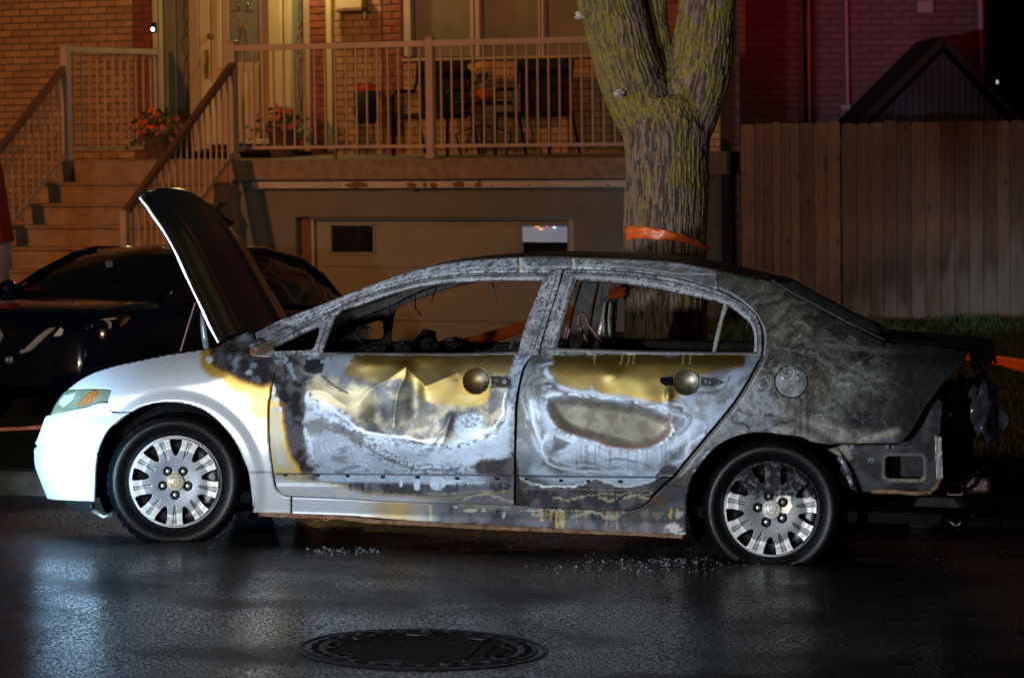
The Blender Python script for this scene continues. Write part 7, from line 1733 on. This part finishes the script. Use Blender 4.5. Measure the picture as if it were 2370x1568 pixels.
# exhaust silencer with a shiny belly, pipe end, tow loop
sx0 = cpt(1960, 1190, .5); 
g = G(); P_ = [cpt(1935, 1195, .45), cpt(1990, 1193, .45), cpt(2060, 1192, .48), cpt(2125, 1190, .5)]; g.tube(P_, [.032, .036, .026, .006], 16); g.o('silencer_shield', M['steelgrey'], car, True)
for x in (1976, 1984, 2040, 2048, 2056): G().tube([cpt(x, 1183, .40), cpt(x+1, 1203, .40)], .003, 5).o('shield_rib', M['chrome'], car)
g = G(); a = cpt(1960, 1146, .5); b = cpt(2235, 1185, .5); g.box(a.x, b.x, .5, 1.3, b.z, a.z, .03); g.o('silencer', M['char'], car)
G().tube([cpt(2190, 1200, .45), cpt(2215, 1196, .45), cpt(2256, 1193, .45)], .018, 12).o('exhaust_pipe', M['char'], car, True)
G().tube([cpt(2243, 1193, .44), cpt(2262, 1193, .44)], .014, 12).o('exhaust_tip', M['steelgrey'], car, True)
G().tube([cpt(a, b, .42) for a, b in ((2196, 1190), (2200, 1206), (2210, 1216), (2222, 1212), (2226, 1196))], .005, 6).o('tow_loop', M['steelgrey'], car, True)
# suspension arms near the front
G().tube([cpt(215, 1180, .5), cpt(240, 1195, .5), cpt(262, 1190, .5)], .012, 8).o('suspension_arm', M['steelgrey'], car, True)

# ---------------------------------------------------------------- manhole cover
def gpt(px, py):
    d = fwd+((px-CX)/FPX)*CR+((CY-py)/FPX)*CU; t = 12.0
    for _ in range(30):
        P_ = CPOS+d*t; t += (P_[2]-float(road_h(P_[0], P_[1])))/(-d[2])*.9
    return Vector(CPOS+d*t)
mc = gpt(976, 1501); e = .01
gn = Vector((-(float(road_h(mc.x+e, mc.y))-float(road_h(mc.x-e, mc.y)))/(2*e), -(float(road_h(mc.x, mc.y+e))-float(road_h(mc.x, mc.y-e)))/(2*e), 1)).normalized()
l_ = gpt(681, 1501); r_ = gpt(1272, 1501); rad = (r_-l_).length/2
man = empty('manhole_cover', mc, 'round cast iron manhole cover with oval holes around its rim, set in the wet road', 'manhole cover'); man.rotation_euler = gn.to_track_quat('Z', 'Y').to_euler()
G().lathe([(rad*1.01, -.004), (rad*.985, .004), (rad*.945, .004), (rad*.935, -.004), (rad*.925, -.01)], n=96).o('frame', M['iron'], man, True)
cov = G().lathe([(rad*.915, -.01), (rad*.91, .003), (rad*.90, .0045), (rad*.77, .0045), (rad*.755, .0015), (0, .0015)], n=96).o('cover', M['iron'], man, True)
cov.data.materials.append(M['ironwet'])
for p_ in cov.data.polygons:
    if p_.center.xy.length < rad*.76: p_.material_index = 1
for k in range(28):
    a = 2*pi*k/28+.05; q = rad*.835; g = G(); V = [(q*cos(a)+(.035*cos(t)*-sin(a)+.016*sin(t)*cos(a)), q*sin(a)+(.035*cos(t)*cos(a)+.016*sin(t)*sin(a)), .0062) for t in np.linspace(0, 2*pi, 14, endpoint=False)]
    obj('vent_hole', V, [tuple(range(14))], M['soot'], man)
for k in range(9):
    a = 2*pi*k/9+.2; q = rad*.70; G().tube([(q*cos(a)+.05*cos(t)*-sin(a)+.022*sin(t)*cos(a), q*sin(a)+.05*cos(t)*cos(a)+.022*sin(t)*sin(a), .002) for t in np.linspace(0, 2*pi, 16)], .005, 5, cap=False).o('raised_loop', M['iron'], man)
for k in range(3):
    y = (-.72+k*.13)*rad*.9; w = math.sqrt(max(.01, (rad*.62)**2-y*y)); G().bar((-w, y, .001), (w, y, .001), .012, .006).o('tread_bar', M['ironwet'], man)
# ---------------------------------------------------------------- debris
g = G()
def crumb(px, py, s_):
    c = gpt(px, py); ax_ = [Vector((random.uniform(-1, 1), random.uniform(-1, 1), random.uniform(-.4, 1))).normalized()*s_*random.uniform(.6, 1.3) for _ in range(4)]
    b = c+Vector((0, 0, s_*.5)); g.add([b+v for v in ax_], [(0, 1, 2), (0, 2, 3), (0, 3, 1), (1, 3, 2)])
for i in range(260): crumb(random.gauss(1450, 120), 1312+random.gauss(0, 13), random.uniform(.002, .0075))
for i in range(70): crumb(random.gauss(1560, 60), 1298+random.gauss(0, 3), random.uniform(.003, .006))
for i in range(0): crumb(random.gauss(800, 70), 1276+random.gauss(0, 3), random.uniform(.003, .006))
for i in range(130): crumb(random.uniform(-20, 2370), random.uniform(1270, 1568), random.uniform(.0015, .004))
tag(g.o('broken_glass', M['glassbit'], None, kind='stuff'), 'crumbs of broken window glass scattered on the wet road beside the burnt car', 'broken glass')
def lumps(P_, label, seed):
    global g
    c0 = gpt(*P_[0]); g = G(); r_ = random.Random(seed)
    for (x, y) in P_:
        for k in range(9):
            c = gpt(x+r_.gauss(0, 16), y+r_.gauss(0, 3.5))-c0; s_ = r_.uniform(.0025, .011)**1; g.lathe([(0, -.2*s_), (s_, 0), (s_*.8, s_*.7), (0, s_)], tuple(c), 'z', 6)
    g.o('debris', M['ashbit'], None, kind='stuff', label=label, category='debris').location = c0
lumps([(1530+i*12, 1297+(i % 3)) for i in range(8)], 'little heap of burnt debris under the door end before the flat rear tyre', 3)
lumps([(730+i*16, 1274+(i % 2)) for i in range(9)], 'thin line of burnt crumbs on the road beneath the front door', 4)
g = G()
for i in range(170): crumb(random.uniform(620, 2330), 1262+abs(random.gauss(0, 26))+(random.uniform(0, 45) if i % 3 == 0 else 0), random.uniform(.003, .010))
tag(g.o('burnt_flakes', M['char'], None, kind='stuff'), 'dark burnt flakes strewn on the wet road along the side of the burnt car', 'debris')
# spring clamp lying by the rear tyre
c0 = gpt(1872, 1303)
sc = empty('spring_clamp', c0, 'small metal clamp with an upright coil spring on the road by the flat rear tyre', 'clamp')
G().tube([(.018*cos(t), .018*sin(t), .055+.0045*t/ (2*pi)*2.6) for t in np.linspace(0, 2*pi*5, 70)], .003, 6).o('spring', M['steelgrey'], sc, True)
for (dx, dz, q) in ((-.022, .012, .017), (.012, .03, .02), (.03, .022, .014), (0, .012, .015)): G().lathe([(q*.5, -.008), (q, -.006), (q, .006), (q*.5, .008), (q*.45, 0), (q*.5, -.008)], (dx, 0, dz), 'y', 14).o('ring', M['ashbit'], sc, True)
# fallen leaves
for (px, py, a, lb) in ((2148, 1925, .3, ''), (1546, 1378, .2, 'green leaf on the wet road in front of the burnt rear door'), (663, 1272, .9, 'green leaf by the shadow line near the front wheel'), (2042, 1384, 1.2, 'tiny green leaf on the road right of the rear wheel'), (1788, 1436, 2.0, 'brownish leaf on the road below the rear wheel')):
    if not lb: continue
    c = gpt(px, py); s_ = .028 if px == 1546 else .014
    V = [(-s_, 0, .004), (-s_*.3, s_*.4, .008), (s_*.5, s_*.3, .01), (s_, 0, .006), (s_*.5, -s_*.3, .01), (-s_*.3, -s_*.4, .008), (0, 0, .004)]
    o = obj('leaf', V, [(0, 5, 6), (5, 4, 6), (4, 3, 6), (3, 2, 6), (2, 1, 6), (1, 0, 6)], M['leaf']); o.location = c; o.rotation_euler = (0, 0, a); tag(o, lb, 'leaf', 'fallen leaves')
print('objects', len(bpy.data.objects))
